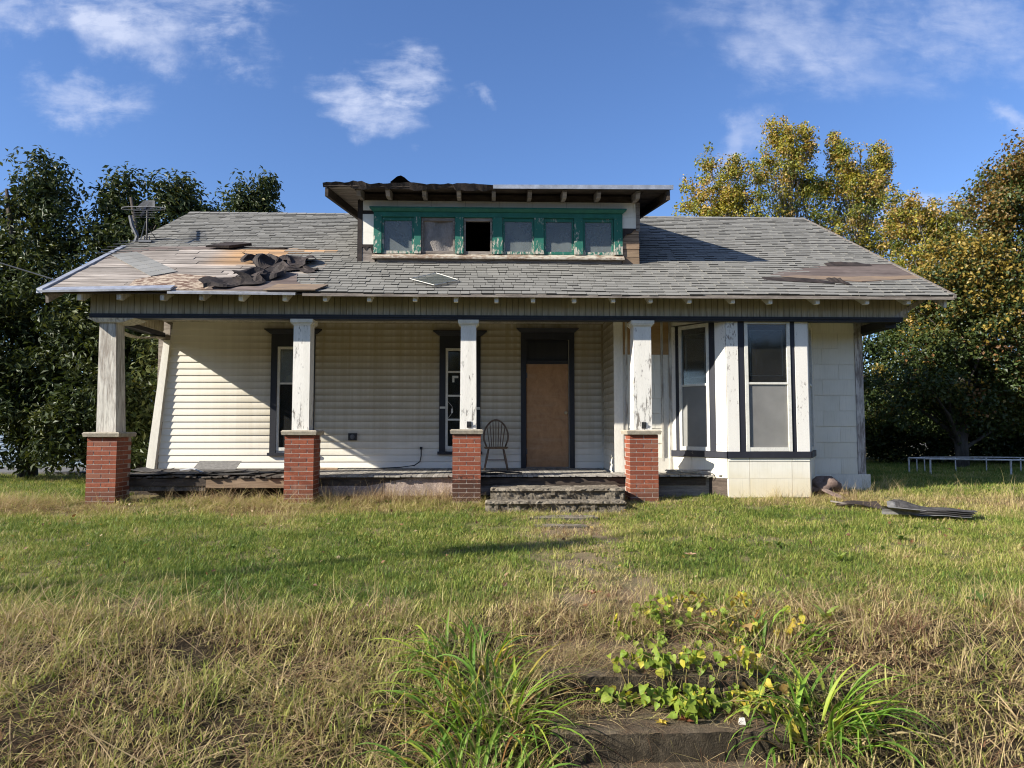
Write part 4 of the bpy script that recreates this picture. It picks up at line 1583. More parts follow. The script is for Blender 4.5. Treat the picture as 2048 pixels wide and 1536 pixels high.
        for k in range(n):
            x0, x1, ya, yb = xc - w / 2, xc + w / 2, y0, y0 + w
            if k % 2 == 0:
                md = xc + random.uniform(-0.004, 0.004)
                brick(x0, md - jt / 2, ya, ya + b, z)
                brick(md + jt / 2, x1, ya, ya + b, z)
                brick(x0, x0 + b, ya + b + jt, yb - b, z)
                brick(x1 - b, x1, ya + b + jt, yb - b, z)
            else:
                brick(x0, x0 + b, ya, yc - jt / 2, z)
                brick(x0, x0 + b, yc + jt / 2, yb, z)
                brick(x1 - b, x1, ya, yc - jt / 2, z)
                brick(x1 - b, x1, yc + jt / 2, yb, z)
                brick(x0 + b + jt, x1 - b - jt, ya, ya + b, z)
            z += course
        m = MB()
        c = cap / 2
        m.hexa([(xc - c + 0.012, yc - c + 0.012, zt + 0.001), (xc + c - 0.012, yc - c + 0.012, zt + 0.001), (xc - c + 0.012, yc + c - 0.012, zt + 0.001), (xc + c - 0.012, yc + c - 0.012, zt + 0.001),
                (xc - c, yc - c, zt + 0.055), (xc + c, yc - c, zt + 0.055), (xc - c, yc + c, zt + 0.055), (xc + c, yc + c, zt + 0.055)])
        m.hexa([(xc - c, yc - c, zt + 0.055), (xc + c, yc - c, zt + 0.055), (xc - c, yc + c, zt + 0.055), (xc + c, yc + c, zt + 0.055),
                (xc - c + 0.02, yc - c + 0.02, zt + 0.075), (xc + c - 0.02, yc - c + 0.02, zt + 0.075), (xc - c + 0.02, yc + c - 0.02, zt + 0.075), (xc + c - 0.02, yc + c - 0.02, zt + 0.075)])
        m.build('capstone', M_capstone, p)
        # timber post, tapered; the corner one leans
        bx = xc + (0.02, -0.01, 0.02, 0.0)[i]
        tx = xc + (-0.02 + 0.0, -0.01, 0.02, 0.01)[i]
        wb, wt = (0.305, 0.27, 0.265, 0.30)[i] / 2, (0.26, 0.265, 0.245, 0.285)[i] / 2
        yb_, yt_ = yc - 0.01, yc - 0.02
        ztop = 2.862 if i else 2.80
        m = MB()
        m.hexa([(bx - wb, yb_ - wb, zt + 0.076), (bx + wb, yb_ - wb, zt + 0.076), (bx - wb, yb_ + wb, zt + 0.076), (bx + wb, yb_ + wb, zt + 0.076),
                (tx - wt, yt_ - wt, ztop), (tx + wt, yt_ - wt, ztop), (tx - wt, yt_ + wt, ztop), (tx + wt, yt_ + wt, ztop)])
        m.build('post', M_white_worn if i == 0 else M_white, p)
        m = MB()
        if i == 0:
            m.hexa([(tx - 0.16, yt_ - 0.17, 2.80), (tx + 0.24, yt_ - 0.17, 2.80), (tx - 0.16, yt_ + 0.2, 2.80), (tx + 0.24, yt_ + 0.2, 2.80),
                    (tx - 0.30, yt_ - 0.2, 2.868), (tx + 0.46, yt_ - 0.2, 2.868), (tx - 0.30, yt_ + 0.2, 2.868), (tx + 0.46, yt_ + 0.2, 2.868)])
        else:
            for q, za, zb2 in ((0.012, 2.775, 2.795), (0.03, 2.796, 2.815), (0.045, 2.816, 2.870)):
                m.box(tx - wt - q, tx + wt + q, yt_ - wt - q, yt_ + wt + q, za, zb2)
        m.build('capital', M_blackworn if False else (M_white_worn if i == 0 else M_white_clean), p)
        if i in (2, 3):
            m = MB()
            m.tube([(bx + 0.02, yb_ - wb - 0.004, zt + 0.14), (bx + 0.02, yb_ - wb - 0.03, zt + 0.15), (bx + 0.02, yb_ - wb - 0.035, zt + 0.19)], 0.008, 5)
            m.box(bx - 0.02, bx + 0.05, yb_ - wb - 0.012, yb_ - wb - 0.0, zt + 0.10, zt + 0.20)
            m.build('hook', M_cable, p)


build_porch()


# ---- dormer
def build_dormer():
    Y = 12.58
    x0, x1 = -2.34, 2.70
    zb, zt = 4.06, 5.30
    wins = [(-1.93, -1.35), (-1.23, -0.62), (-0.47, 0.05), (0.23, 0.80), (0.97, 1.52), (1.68, 2.24)]
    wz0, wz1 = 4.24, 4.90
    m = MB()
    for a, b, c, d in rects_around(x0, x1, zb, zt + 0.10, [(a, b, wz0, wz1) for a, b in wins]):
        m.box(a, b, Y, Y + 0.10, c, d)
    for xx in (x0, x1 - 0.10):
        vs = [(xx + dx, yy, zz) for dx in (0, 0.10) for yy, zz in ((Y + 0.101, 4.05), (15.4, 5.55), (15.4, 5.80), (Y + 0.101, 5.36))]
        m.add(vs, [(0, 1, 2, 3), (7, 6, 5, 4), (0, 4, 5, 1), (1, 5, 6, 2), (2, 6, 7, 3), (3, 7, 4, 0)])
    dw = m.build('dormer_wall', M_felt, house)
    # attic floor that keeps the inside dark
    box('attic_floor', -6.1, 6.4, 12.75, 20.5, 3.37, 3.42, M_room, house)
    # white shingles on the face
    for (a, b, c, d) in ((-2.27, -2.07, 4.40, 4.62), (-2.27, -2.07, 4.622, 4.86), (-2.27, -2.07, 4.862, 4.95), (2.40, 2.645, 4.72, 4.93), (2.40, 2.645, 4.932, 5.02)):
        box('dormer_shingle', a, b, Y - 0.014, Y - 0.001, c, d, M_panel, dw)
    xx = -2.27
    while xx < 2.645:
        xe = min(xx + 0.61, 2.645)
        box('dormer_shingle', xx + 0.002, xe - 0.002, Y - 0.014, Y - 0.001, 5.0 if False else (4.952 if xe < -2.0 else 5.02), 5.20, M_panel, dw)
        xx = xe
    box('frieze_strip', x0, x1, Y - 0.03, Y - 0.001, 5.202, 5.31, M_darkwood, dw)
    box('corner_board', x0 - 0.02, x0 + 0.065, Y - 0.02, Y - 0.0005, 4.06, 5.201, M_felt, dw)
    box('corner_board', x1 - 0.055, x1 + 0.02, Y - 0.02, Y - 0.0005, 4.68, 5.201, M_greywood, dw)
    # torn foot: boards laid bare
    for za, zb2 in ((4.08, 4.235), (4.242, 4.385)):
        box('sheathing_board', -2.33, -2.05, Y - 0.012, Y - 0.001, za, min(zb2, 4.33), M_greywood, dw)
    for za, zb2, yy in ((4.08, 4.20, 0.014), (4.21, 4.345, 0.012), (4.352, 4.49, 0.016), (4.505, 4.62, 0.010), (4.628, 4.70, 0.006)):
        box('sheathing_board', 2.395, 2.70, Y - yy, Y - 0.0, za, zb2, M_barewood, dw, j=0.003)
    m = MB()
    n = 9
    vs = []
    for i in range(n + 1):
        f = i / n
        xq = 2.40 + 0.31 * f
        zq = 4.52 + 0.18 * min(1, f * 1.6) + 0.03 * math.sin(f * 9)
        vs += [(xq, Y - 0.022 - 0.02 * math.sin(f * 3), zq), (xq, Y - 0.016, 4.73)]
    m.add(vs, [(2 * i, 2 * i + 2, 2 * i + 3, 2 * i + 1) for i in range(n)])
    m.build('torn_felt', M_felt, dw)
    m = MB()
    vs = []
    for i in range(n + 1):
        f = i / n
        xq = -2.33 + 0.27 * f
        zq = 4.28 + 0.07 * abs(math.sin(f * 7)) - 0.06 * (f > 0.8)
        vs += [(xq, Y - 0.020, zq), (xq, Y - 0.016, 4.40)]
    m.add(vs, [(2 * i, 2 * i + 2, 2 * i + 3, 2 * i + 1) for i in range(n)])
    m.build('torn_felt', M_felt, dw)
    # green casing
    y0 = Y - 0.045
    cx0, cx1 = -2.07, 2.395
    posts = [(cx0, wins[0][0])] + [(wins[i][1], wins[i + 1][0]) for i in range(5)] + [(wins[5][1], cx1)]
    cas = box('dormer_casing', cx0, cx1, y0 - 0.004, Y - 0.001, wz1 + 0.001, 4.989, M_green, house)
    for a, b in posts:
        box('mullion', a, b, y0, Y - 0.001, wz0, wz1, M_green_worn, cas)
    m = MB()
    m.hexa([(cx0 - 0.01, y0 - 0.03, 4.99), (cx1 + 0.01, y0 - 0.03, 4.99), (cx0 - 0.01, Y - 0.001, 4.99), (cx1 + 0.01, Y - 0.001, 4.99),
            (cx0 - 0.06, y0 - 0.08, 5.035), (cx1 + 0.06, y0 - 0.08, 5.035), (cx0 - 0.06, Y - 0.001, 5.035), (cx1 + 0.06, Y - 0.001, 5.035)])
    m.box(cx0 - 0.065, cx1 + 0.065, y0 - 0.085, Y - 0.001, 5.036, 5.058)
    m.build('head_cap', M_green, cas)
    m = MB()
    m.hexa([(cx0 - 0.02, y0 - 0.06, 4.135), (cx1 + 0.02, y0 - 0.06, 4.135), (cx0 - 0.02, Y - 0.001, 4.135), (cx1 + 0.02, Y - 0.001, 4.135),
            (cx0 - 0.02, y0 - 0.06, 4.165), (cx1 + 0.02, y0 - 0.06, 4.165), (cx0 - 0.02, Y - 0.001, wz0 - 0.002), (cx1 + 0.02, Y - 0.001, wz0 - 0.002)])
    m.build('sill', M_sill, cas)
    box('apron_board', cx0 + 0.06, cx1 - 0.02, y0 + 0.01, Y - 0.013, 4.07, 4.133, M_greywood, cas)
    # six casements
    for i, (a, b) in enumerate(wins):
        g = 0.006
        fw = 0.040
        s = MB()
        y1 = Y - 0.012
        mt = (M_green_worn, M_greywood, M_greywood, M_green_worn, M_green_worn, M_green_worn)[i]
        s.box(a + g, a + fw, y1, Y + 0.05, wz0 + 0.002, wz1 - 0.003)
        s.box(b - fw, b - g, y1, Y + 0.05, wz0 + 0.002, wz1 - 0.003)
        s.box(a + fw, b - fw, y1 + 0.002, Y + 0.05, wz1 - 0.06, wz1 - 0.003)
        s.box(a + fw, b - fw, y1 + 0.002, Y + 0.05, wz0 + 0.002, wz0 + 0.05)
        so = s.build('dormer_window', mt, house)
        if i == 0:
            pane('pane', a + fw, b - fw, Y + 0.012, wz0 + 0.05, wz1 - 0.06, M_glass_dusty, so)
        if i == 1:
            # cloth hung inside
            n, k = 14, 12
            vs = []
            for r in range(k + 1):
                for c in range(n + 1):
                    u, v = c / n, r / k
                    vs.append((a + 0.02 + (b - a - 0.04) * u, Y + 0.035 + 0.02 * math.sin(u * 9 + v * 3) + 0.015 * math.sin(u * 3 - v * 7), wz0 + 0.03 + (wz1 - wz0 - 0.06) * v))
            m = MB()
            m.add(vs, [(r * (n + 1) + c, r * (n + 1) + c + 1, (r + 1) * (n + 1) + c + 1, (r + 1) * (n + 1) + c) for r in range(k) for c in range(n)])
            m.build('cloth', M_cloth, so, True)
        if i >= 3:
            pane('pane', a + fw, b - fw, Y + 0.012, wz0 + 0.05, wz1 - 0.06, M_glass_dusty, so)
    # shed roof
    def dz(y):
        return 5.30 + 0.155 * (y - 12.03)
    rx0, rx1, ry0, ry1 = -2.84, 3.16, 12.03, 15.75
    m = MB()
    m.hexa([(rx0, ry0, dz(ry0) - 0.03), (rx1, ry0, dz(ry0) - 0.03), (rx0, ry1, dz(ry1) - 0.03), (rx1, ry1, dz(ry1) - 0.03),
            (rx0, ry0, dz(ry0)), (rx1, ry0, dz(ry0)), (rx0, ry1, dz(ry1)), (rx1, ry1, dz(ry1))])
    dr = m.build('dormer_roof', M_darkwood, house)
    # soffit boards
    yy = ry0 + 0.02
    while yy < ry1 - 0.1:
        for xa, xb in ((rx0 + 0.02, x0 - 0.025), (x1 + 0.022, rx1 - 0.02)):
            m = MB()
            t = random.uniform(0.035, 0.043)
            m.hexa([(xa, yy, dz(yy) - t), (xb, yy, dz(yy) - t), (xa, yy + 0.125, dz(yy + 0.125) - t), (xb, yy + 0.125, dz(yy + 0.125) - t),
                    (xa, yy, dz(yy) - 0.031), (xb, yy, dz(yy) - 0.031), (xa, yy + 0.125, dz(yy + 0.125) - 0.031), (xb, yy + 0.125, dz(yy + 0.125) - 0.031)])
            m.build('soffit_board', M_greywood if xa < 0 else M_darkwood, dr)
        yy += 0.135
    for xx in (rx0 + 0.01, rx1 - 0.07):
        m = MB()
        m.hexa([(xx, ry0 + 0.03, dz(ry0) - 0.20), (xx + 0.055, ry0 + 0.03, dz(ry0) - 0.20), (xx, ry1, dz(ry1) - 0.18), (xx + 0.055, ry1, dz(ry1) - 0.18),
                (xx, ry0 + 0.03, dz(ry0) - 0.044), (xx + 0.055, ry0 + 0.03, dz(ry0) - 0.044), (xx, ry1, dz(ry1) - 0.044), (xx + 0.055, ry1, dz(ry1) - 0.044)])
        m.build('barge_board', M_darkwood, dr)
    for k, x in enumerate((-2.27, -1.77, -1.14, -0.54, 0.07, 0.70, 1.31, 1.91, 2.60)):
        m = MB()
        w = 0.034
        prof = [(12.10, dz(12.10) - 0.045), (12.10, dz(12.1) - 0.085), (12.17, dz(12.1) - 0.16), (12.25, dz(12.1) - 0.165), (12.57, dz(12.57) - 0.19), (12.57, dz(12.57) - 0.045)]
        n = len(prof)
        vs = [(x - w, a, b) for a, b in prof] + [(x + w, a, b) for a, b in prof]
        m.add(vs, [tuple(reversed(range(n))), tuple(range(n, 2 * n))] + [(i, (i + 1) % n, n + (i + 1) % n, n + i) for i in range(n)])
        m.build('rafter_tail', M_greywood, dr)
    # torn felt covering on one half, metal edge on the other
    n = 40
    vs = []
    random.seed(21)
    for i in range(n + 1):
        f = i / n
        x = rx0 - 0.02 + (0.12 - rx0) * f
        lift = 0.012 + 0.012 * math.sin(f * 17) + random.uniform(0, 0.022) + (0.03 if 0.16 < f < 0.24 else 0)
        low = 0.025 + 0.035 * abs(math.sin(f * 9)) * (f > 0.15) + random.uniform(0, 0.035)
        vs += [(x, ry1, dz(ry1) + 0.01), (x, ry0 + 0.6, dz(ry0 + 0.6) + 0.012), (x, ry0 - 0.03, dz(ry0) + lift), (x, ry0 + 0.02, dz(ry0) - low)]
    fs = []
    for i in range(n):
        for k in range(3):
            fs.append((4 * i + k, 4 * i + k + 1, 4 * i + 5 + k, 4 * i + 4 + k))
    m = MB()
    m.add(vs, fs)
    m.build('torn_roof_felt', M_felt, dr)
    m = MB()
    m.hexa([(0.08, ry0, dz(ry0) + 0.002), (rx1 + 0.03, ry0, dz(ry0) + 0.002), (0.08, ry1, dz(ry1) + 0.002), (rx1 + 0.03, ry1, dz(ry1) + 0.002),
            (0.08, ry0, dz(ry0) + 0.016), (rx1 + 0.03, ry0, dz(ry0) + 0.045), (0.08, ry1, dz(ry1) + 0.016), (rx1 + 0.03, ry1, dz(ry1) + 0.045)])
    m.build('roof_felt', M_sheet, dr)
    m = MB()
    m.hexa([(0.06, ry0 - 0.035, dz(ry0) - 0.055), (rx1 + 0.03, ry0 - 0.035, dz(ry0) - 0.035), (0.06, ry0 - 0.002, dz(ry0) - 0.05), (rx1 + 0.03, ry0 - 0.002, dz(ry0) - 0.03),
            (0.06, ry0 - 0.04, dz(ry0) + 0.012), (rx1 + 0.03, ry0 - 0.04, dz(ry0) + 0.040), (0.06, ry0 - 0.002, dz(ry0) + 0.015), (rx1 + 0.03, ry0 - 0.002, dz(ry0) + 0.044)])
    m.build('drip_edge', M_alu, dr)
    # curled flap standing up
    n, k = 10, 6
    vs = []
    for i in range(n + 1):
        for j in range(k + 1):
            u, v = i / n, j / k
            x = -1.72 + 0.62 * u
            y = ry0 + 0.02 + 0.45 * v - 0.06 * u
            hgt = 0.17 * math.exp(-((u - 0.28) / 0.24) ** 2) * math.exp(-((v - 0.15) / 0.5) ** 2) * (1 if u > 0.28 else 1) + 0.015
            vs.append((x, y, dz(y) + hgt))
    m = MB()
    m.add(vs, [(i * (k + 1) + j, (i + 1) * (k + 1) + j, (i + 1) * (k + 1) + j + 1, i * (k + 1) + j + 1) for i in range(n) for j in range(k)])
    m.build('felt_flap', M_felt, dr, True)


build_dormer()


# ------------------------------------------------------------------ things on and about the house
def crumple(name, outline_fn, nu, nv, mat, parent=None, smooth=False):
    vs = [outline_fn(i / nu, j / nv) for i in range(nu + 1) for j in range(nv + 1)]
    fs = [(i * (nv + 1) + j, (i + 1) * (nv + 1) + j, (i + 1) * (nv + 1) + j + 1, i * (nv + 1) + j + 1) for i in range(nu) for j in range(nv)]
    m = MB()
    m.add(vs, fs)
    return m.build(name, mat, parent, smooth)


def build_roof_litter():
    t = thing('felt_heap', 'crumpled dark roofing felt heaped on the bare boards of the torn roof', 'roofing felt', rp(-3.8, 11.9, 0.02))
    random.seed(5)

    def sheet(cx, cy, lx, ly, ang, h, f1, ph, name='felt_fold'):
        ca, sa = math.cos(ang), math.sin(ang)

        def fn(u, v):
            a, b = (u - 0.5) * lx, (v - 0.5) * ly
            a += 0.04 * math.sin(v * 11 + ph * 3)
            b += 0.04 * math.sin(u * 13 + ph)
            x, y = cx + a * ca - b * sa, cy + a * sa + b * ca
            n = 0.02 + h * (0.5 + 0.5 * math.sin(u * f1 * 0.62 + ph + 1.6 * math.sin(v * 2.6 + ph) + 0.5 * math.sin(u * 11 + v * 6))) * (0.15 + 0.85 * max(0, math.sin(math.pi * v)) ** 0.6) + 0.25 * h * abs(math.sin(v * 3.1 + u * 5.3 + ph * 2))
            return rp(x, y, n)
        return crumple(name, fn, 16, 9, M_felt, t)
    sheet(-4.08, 11.32, 0.90, 0.46, 0.35, 0.11, 9, 0.3)
    sheet(-3.75, 11.62, 0.75, 0.55, 0.7, 0.15, 7, 1.7)
    sheet(-3.80, 12.35, 0.50, 0.62, 0.2, 0.15, 6, 2.6)
    sheet(-3.38, 12.45, 0.60, 0.48, -0.45, 0.12, 6, 4.1)
    sheet(-3.25, 12.05, 0.70, 0.22, -0.25, 0.06, 5, 0.9)
    sheet(-4.10, 12.55, 0.45, 0.30, 0.1, 0.12, 5, 3.3)
    # strip of three-tab shingles slid across the boards
    a, b, c, d = (-6.80, 12.81), (-6.45, 13.02), (-5.20, 11.88), (-5.52, 11.62)
    t = thing('shingle_strip', 'grey strip of joined shingle tabs slid diagonally across the bare roof boards', 'shingle strip', rp(-6.0, 12.3, 0.02))
    n = 7
    for i in range(n):
        for h in (0, 1):
            def L(p, q, f):
                return (p[0] + (q[0] - p[0]) * f, p[1] + (q[1] - p[1]) * f)
            e0, e1 = (i + 0.02) / n, (i + 0.98) / n
            f0, f1 = h * 0.5 + 0.012, h * 0.5 + 0.488
            P = [L(L(a, d, e), L(b, c, e), f) for e in (e0, e1) for f in (f0, f1)]
            m = MB()
            m.hexa([rp(*P[0], 0.016), rp(*P[2], 0.016), rp(*P[1], 0.016), rp(*P[3], 0.016), rp(*P[0], 0.026), rp(*P[2], 0.026), rp(*P[1], 0.026), rp(*P[3], 0.026)])
            tn = random.gauss(0.215, 0.012)
            m.build('shingle_tab', M_shingle, t, tint=[(tn, tn * 0.98, tn * 0.9)] * 6)
    # window screen lying on the shingles
    P = [(-1.30, 11.55), (-0.90, 11.86), (-0.52, 11.52), (-0.88, 11.24)]
    t = thing('window_screen', 'thin framed window screen lying askew on the shingles below the dormer', 'window screen', rp(-0.9, 11.5, 0.03))
    m = MB()
    for i in range(4):
        m.bar(rp(*P[i], 0.034), rp(*P[(i + 1) % 4], 0.034), 0.010, 0.008)
    m.build('frame', M_storm, t)
    m = MB()
    m.add([rp(*q, 0.031) for q in P] + [rp(*q, 0.028) for q in P], [(0, 3, 2, 1), (4, 5, 6, 7)])
    tt = NT('screen_mesh')
    tr = tt.n('ShaderNodeBsdfTransparent')
    df = tt.n('ShaderNodeBsdfDiffuse')
    df.inputs[0].default_value = (0.10, 0.11, 0.10, 1)
    mx = tt.n('ShaderNodeMixShader')
    mx.inputs[0].default_value = 0.38
    tt.l(tr.outputs[0], mx.inputs[1])
    tt.l(df.outputs[0], mx.inputs[2])
    tt.l(mx.outputs[0], tt.out.inputs[0])
    m.build('mesh', tt.m, t)


build_roof_litter()


def build_antenna():
    bx, by = -6.62, 13.72
    z0 = EAVE_Z + SL * (by - EAVE_Y)
    t = thing('television_antenna', 'metal television antenna with many rod elements standing at the roof edge', 'antenna', (bx, by, z0))
    m = MB()
    m.tube([(bx, by, z0), (bx, by, z0 + 0.72)], 0.017, 7)
    m.build('mast', M_cable, t)
    m = MB()
    m.tube([(bx - 0.25, by, z0 - 0.12), (bx - 0.18, by, z0 + 0.12), (bx - 0.28, by, z0 + 0.32), (bx - 0.33, by, z0 + 0.52)], 0.035, 8)
    m.build('dish_arm', M_galv, t)
    m = MB()
    m.tube([(bx - 0.10, by - 0.05, z0), (bx - 0.03, by, z0 + 0.42)], 0.01, 5)
    m.tube([(bx + 0.1, by + 0.25, z0 + 0.1), (bx, by, z0 + 0.3)], 0.008, 5)
    m.box(bx - 0.12, bx + 0.12, by - 0.08, by + 0.08, z0 - 0.01, z0 + 0.03)
    m.tube([(bx - 0.04, by, z0 + 0.02), (bx - 0.04, by, z0 + 0.12)], 0.012, 5)
    m.tube([(bx + 0.05, by, z0 + 0.02), (bx + 0.05, by, z0 + 0.12)], 0.012, 5)
    m.build('mount', M_galv, t)
    # boom tilts up and away to the house side
    p0 = Vector((bx + 0.06, by - 0.25, z0 + 0.56))
    p1 = Vector((bx - 0.24, by + 0.55, z0 + 0.98))
    m = MB()
    m.bar(p0, p1, 0.03, 0.03)
    m.bar((bx - 0.02, by - 0.05, z0 + 0.66), (bx + 0.04, by - 0.35, z0 + 0.40), 0.03, 0.03)
    m.build('boom', M_cable, t)
    for i in range(8):
        f = 0.25 + 0.75 * i / 7
        c = p0 + (p1 - p0) * f
        w = 0.17 - 0.008 * i
        m = MB()
        pts = [c + Vector((0, 0, 0.0))]
        loop = []
        for k in range(13):
            a = math.pi * 2 * k / 12
            sx = max(-1, min(1, 1.25 * math.cos(a)))
            loop.append((c.x + w * sx, c.y + 0.012 * math.sin(a), c.z + 0.026 * math.sin(a)))
        m.tube(loop, 0.0075, 5, cap=False)
        m.build('element', M_galv, t)
    for w, dz_, dy in ((0.40, 0.60, -0.22),):
        loop = []
        for k in range(17):
            a = math.pi * 2 * k / 16
            sx = max(-1, min(1, 1.2 * math.cos(a)))
            loop.append((bx + 0.02 + w * sx, by + dy, z0 + dz_ + 0.035 * math.sin(a)))
        m = MB()
        m.tube(loop, 0.010, 5, cap=False)
        m.build('element', M_galv, t)
    for k in range(4):
        m = MB()
        zz = z0 + 0.40 + 0.045 * k
        m.tube([(bx - 0.12, by - 0.3, zz), (bx + 0.28, by - 0.3, zz + 0.004)], 0.006, 5)
        m.build('element', M_galv, t)
    for k in range(5):
        m = MB()
        yy = by - 0.12 - 0.20 * k
        q = rp(XL, yy, 0.06)
        m.tube([(XL - 0.18, yy, q[2]), (XL + 0.2, yy, q[2] + 0.01)], 0.007, 5)
        m.build('element', M_galv, t)


build_antenna()


def build_chair():
    cx, cy, z0 = 0.125, 13.16, FLOOR
    t = thing('wooden_chair', 'weathered bow-back wooden chair with spindles on the porch beside the door', 'chair', (cx, cy, z0))
    sz = z0 + 0.42
    m = MB()
    n = 16
    top, bot = [], []
    for k in range(n):
        a = 2 * math.pi * k / n
        ex = 0.225 * (abs(math.cos(a)) ** 0.7) * (1 if math.cos(a) >= 0 else -1)
        ey = 0.205 * (abs(math.sin(a)) ** 0.7) * (1 if math.sin(a) >= 0 else -1)
        top.append((cx + ex, cy + ey, sz))
        bot.append((cx + ex * 0.93, cy + ey * 0.93, sz - 0.035))
    m.add(top + bot, [tuple(range(n)), tuple(range(2 * n - 1, n - 1, -1))] + [(i, n + i, n + (i + 1) % n, (i + 1) % n) for i in range(n)])
    m.build('seat', M_chair, t)
    for sx, sy in ((-1, -1), (1, -1), (-1, 1), (1, 1)):
        m = MB()
        a = Vector((cx + sx * 0.135, cy + sy * 0.12, sz - 0.03))
        b = Vector((cx + sx * 0.215, cy + sy * 0.19, z0 + 0.001))
        m.tube([a, a.lerp(b, 0.35), a.lerp(b, 0.55), b], [0.017, 0.023, 0.022, 0.015], 7)
        m.build('leg', M_chair, t, True)
    for sx in (-1, 1):
        m = MB()
        m.tube([(cx + sx * 0.182, cy - 0.165, z0 + 0.18), (cx + sx * 0.182, cy + 0.165, z0 + 0.18)], [0.011, 0.011], 6)
        m.build('stretcher', M_chair, t)
    m = MB()
    m.tube([(cx - 0.182, cy, z0 + 0.18), (cx + 0.182, cy, z0 + 0.18)], 0.011, 6)
    m.build('stretcher', M_chair, t)
    def bow(f):
        a = math.pi * (1 - f)
        x = 0.20 * math.cos(a)
        h = 0.50 * (math.sin(a) ** 0.62 if math.sin(a) > 0 else 0)
        w = 1.0 + 0.20 * math.sin(math.pi * min(1, h / 0.5)) * 0.9
        return Vector((cx + x * w * (0.88 if h < 0.05 else 1), cy + 0.165 + 0.18 * h, sz + h))
    m = MB()
    m.tube([bow(k / 28) for k in range(29)], 0.0165, 7)
    m.build('bow', M_chair, t, True)
    for k in range(7):
        f = -1 + 2 * (k + 0.5) / 7
        xb = cx + f * 0.135
        xt = f * 0.20
        best = min((bow(q / 200) for q in range(201)), key=lambda p: abs(p.x - cx - xt) + (0 if p.z > sz + 0.15 else 1))
        m = MB()
        m.tube([(xb, cy + 0.16, sz - 0.003), tuple(best)], 0.0088, 6)
        m.build('spindle', M_chair, t)


build_chair()


def slab_rough(name, x0, x1, y0, y1, z0, z1, mat, rough=0.015, step=0.05):
    """a concrete slab whose top edge is worn and whose faces are uneven"""
    import bmesh
    bm = bmesh.new()
    bmesh.ops.create_cube(bm, size=1.0)
    for v in bm.verts:
        v.co = Vector(((x0 + x1) / 2 + v.co.x * (x1 - x0), (y0 + y1) / 2 + v.co.y * (y1 - y0), (z0 + z1) / 2 + v.co.z * (z1 - z0)))
    for axis, (a, b) in enumerate(((x0, x1), (y0, y1), (z0, z1))):
        n = max(1, int((b - a) / step))
        for k in range(1, n):
            co = [0, 0, 0]
            no = [0, 0, 0]
            co[axis] = a + (b - a) * k / n
            no[axis] = 1
            bmesh.ops.bisect_plane(bm, geom=bm.verts[:] + bm.edges[:] + bm.faces[:], plane_co=co, plane_no=no)
    for v in bm.verts:
        e = 0
        ex = min(abs(v.co.x - x0), abs(v.co.x - x1)) < 1e-4
        ey = abs(v.co.y - y0) < 1e-4
        ez = abs(v.co.z - z1) < 1e-4
        r = rough
        if (ex + ey + ez) >= 2:
            v.co.z -= random.uniform(0, 1.4) * rough * ez
            v.co.y += random.uniform(0, 1.6) * rough * ey
            if ex:
                v.co.x += random.uniform(0, 1.5) * rough * (1 if abs(v.co.x - x0) < abs(v.co.x - x1) else -1)
        elif ez:
            v.co.z += random.uniform(-0.25, 0.25) * rough
        elif ey:
            v.co.y += random.uniform(-0.5, 0.5) * rough
    if rough > 0.018:
        for v in bm.verts:
            if v.co.y < y0 + 0.06:
                e = float(fbm(v.co.x + 3, v.co.z * 2, 4.0, 91)) - 0.5
                e2 = float(vnoise(v.co.x, v.co.z, 17.0, 93)) - 0.5
                v.co.y += 0.09 * e + 0.035 * e2
                if v.co.z < z1 - 0.06:
                    v.co.y += 0.03
            if v.co.z > z1 - 0.02:
                v.co.z += 0.03 * (float(fbm(v.co.x, v.co.y * 2, 3.0, 95)) - 0.55)
    vs = [tuple(v.co) for v in bm.verts]
    bm.verts.index_update()
    fs = [tuple(v.index for v in f.verts) for f in bm.faces]
    bm.free()
    return add_obj(name, vs, fs, mat)


def build_steps():
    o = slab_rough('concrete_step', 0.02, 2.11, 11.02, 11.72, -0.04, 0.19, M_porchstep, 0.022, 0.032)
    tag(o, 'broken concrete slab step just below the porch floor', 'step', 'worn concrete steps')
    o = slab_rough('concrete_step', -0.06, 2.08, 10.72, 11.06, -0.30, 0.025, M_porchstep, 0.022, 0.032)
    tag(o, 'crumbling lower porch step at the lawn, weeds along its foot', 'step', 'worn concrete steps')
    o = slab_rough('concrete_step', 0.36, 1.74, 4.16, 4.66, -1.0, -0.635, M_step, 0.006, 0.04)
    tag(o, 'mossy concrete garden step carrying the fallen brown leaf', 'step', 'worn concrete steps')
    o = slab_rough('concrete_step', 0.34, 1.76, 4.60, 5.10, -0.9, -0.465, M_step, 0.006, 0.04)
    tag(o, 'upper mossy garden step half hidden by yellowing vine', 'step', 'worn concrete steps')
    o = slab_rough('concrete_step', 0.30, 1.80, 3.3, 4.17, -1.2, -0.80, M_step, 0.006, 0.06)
    tag(o, 'lowest garden step littered with dry grass, cut by the picture edge', 'step', 'worn concrete steps')
    # old walk from the street steps to the porch, mostly grown over
    for i, (x0, x1, y0, y1) in enumerate(((0.55, 1.55, 10.05, 10.35), (0.6, 1.3, 9.4, 9.6), (0.45, 1.65, 5.12, 5.62), (0.9, 1.5, 8.4, 8.55), (0.75, 1.25, 7.1, 7.22))):
        z = float(gz((x0 + x1) / 2, (y0 + y1) / 2))
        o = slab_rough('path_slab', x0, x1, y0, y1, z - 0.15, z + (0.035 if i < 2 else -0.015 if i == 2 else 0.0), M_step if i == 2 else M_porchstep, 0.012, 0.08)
        o['kind'] = 'structure'


build_steps()


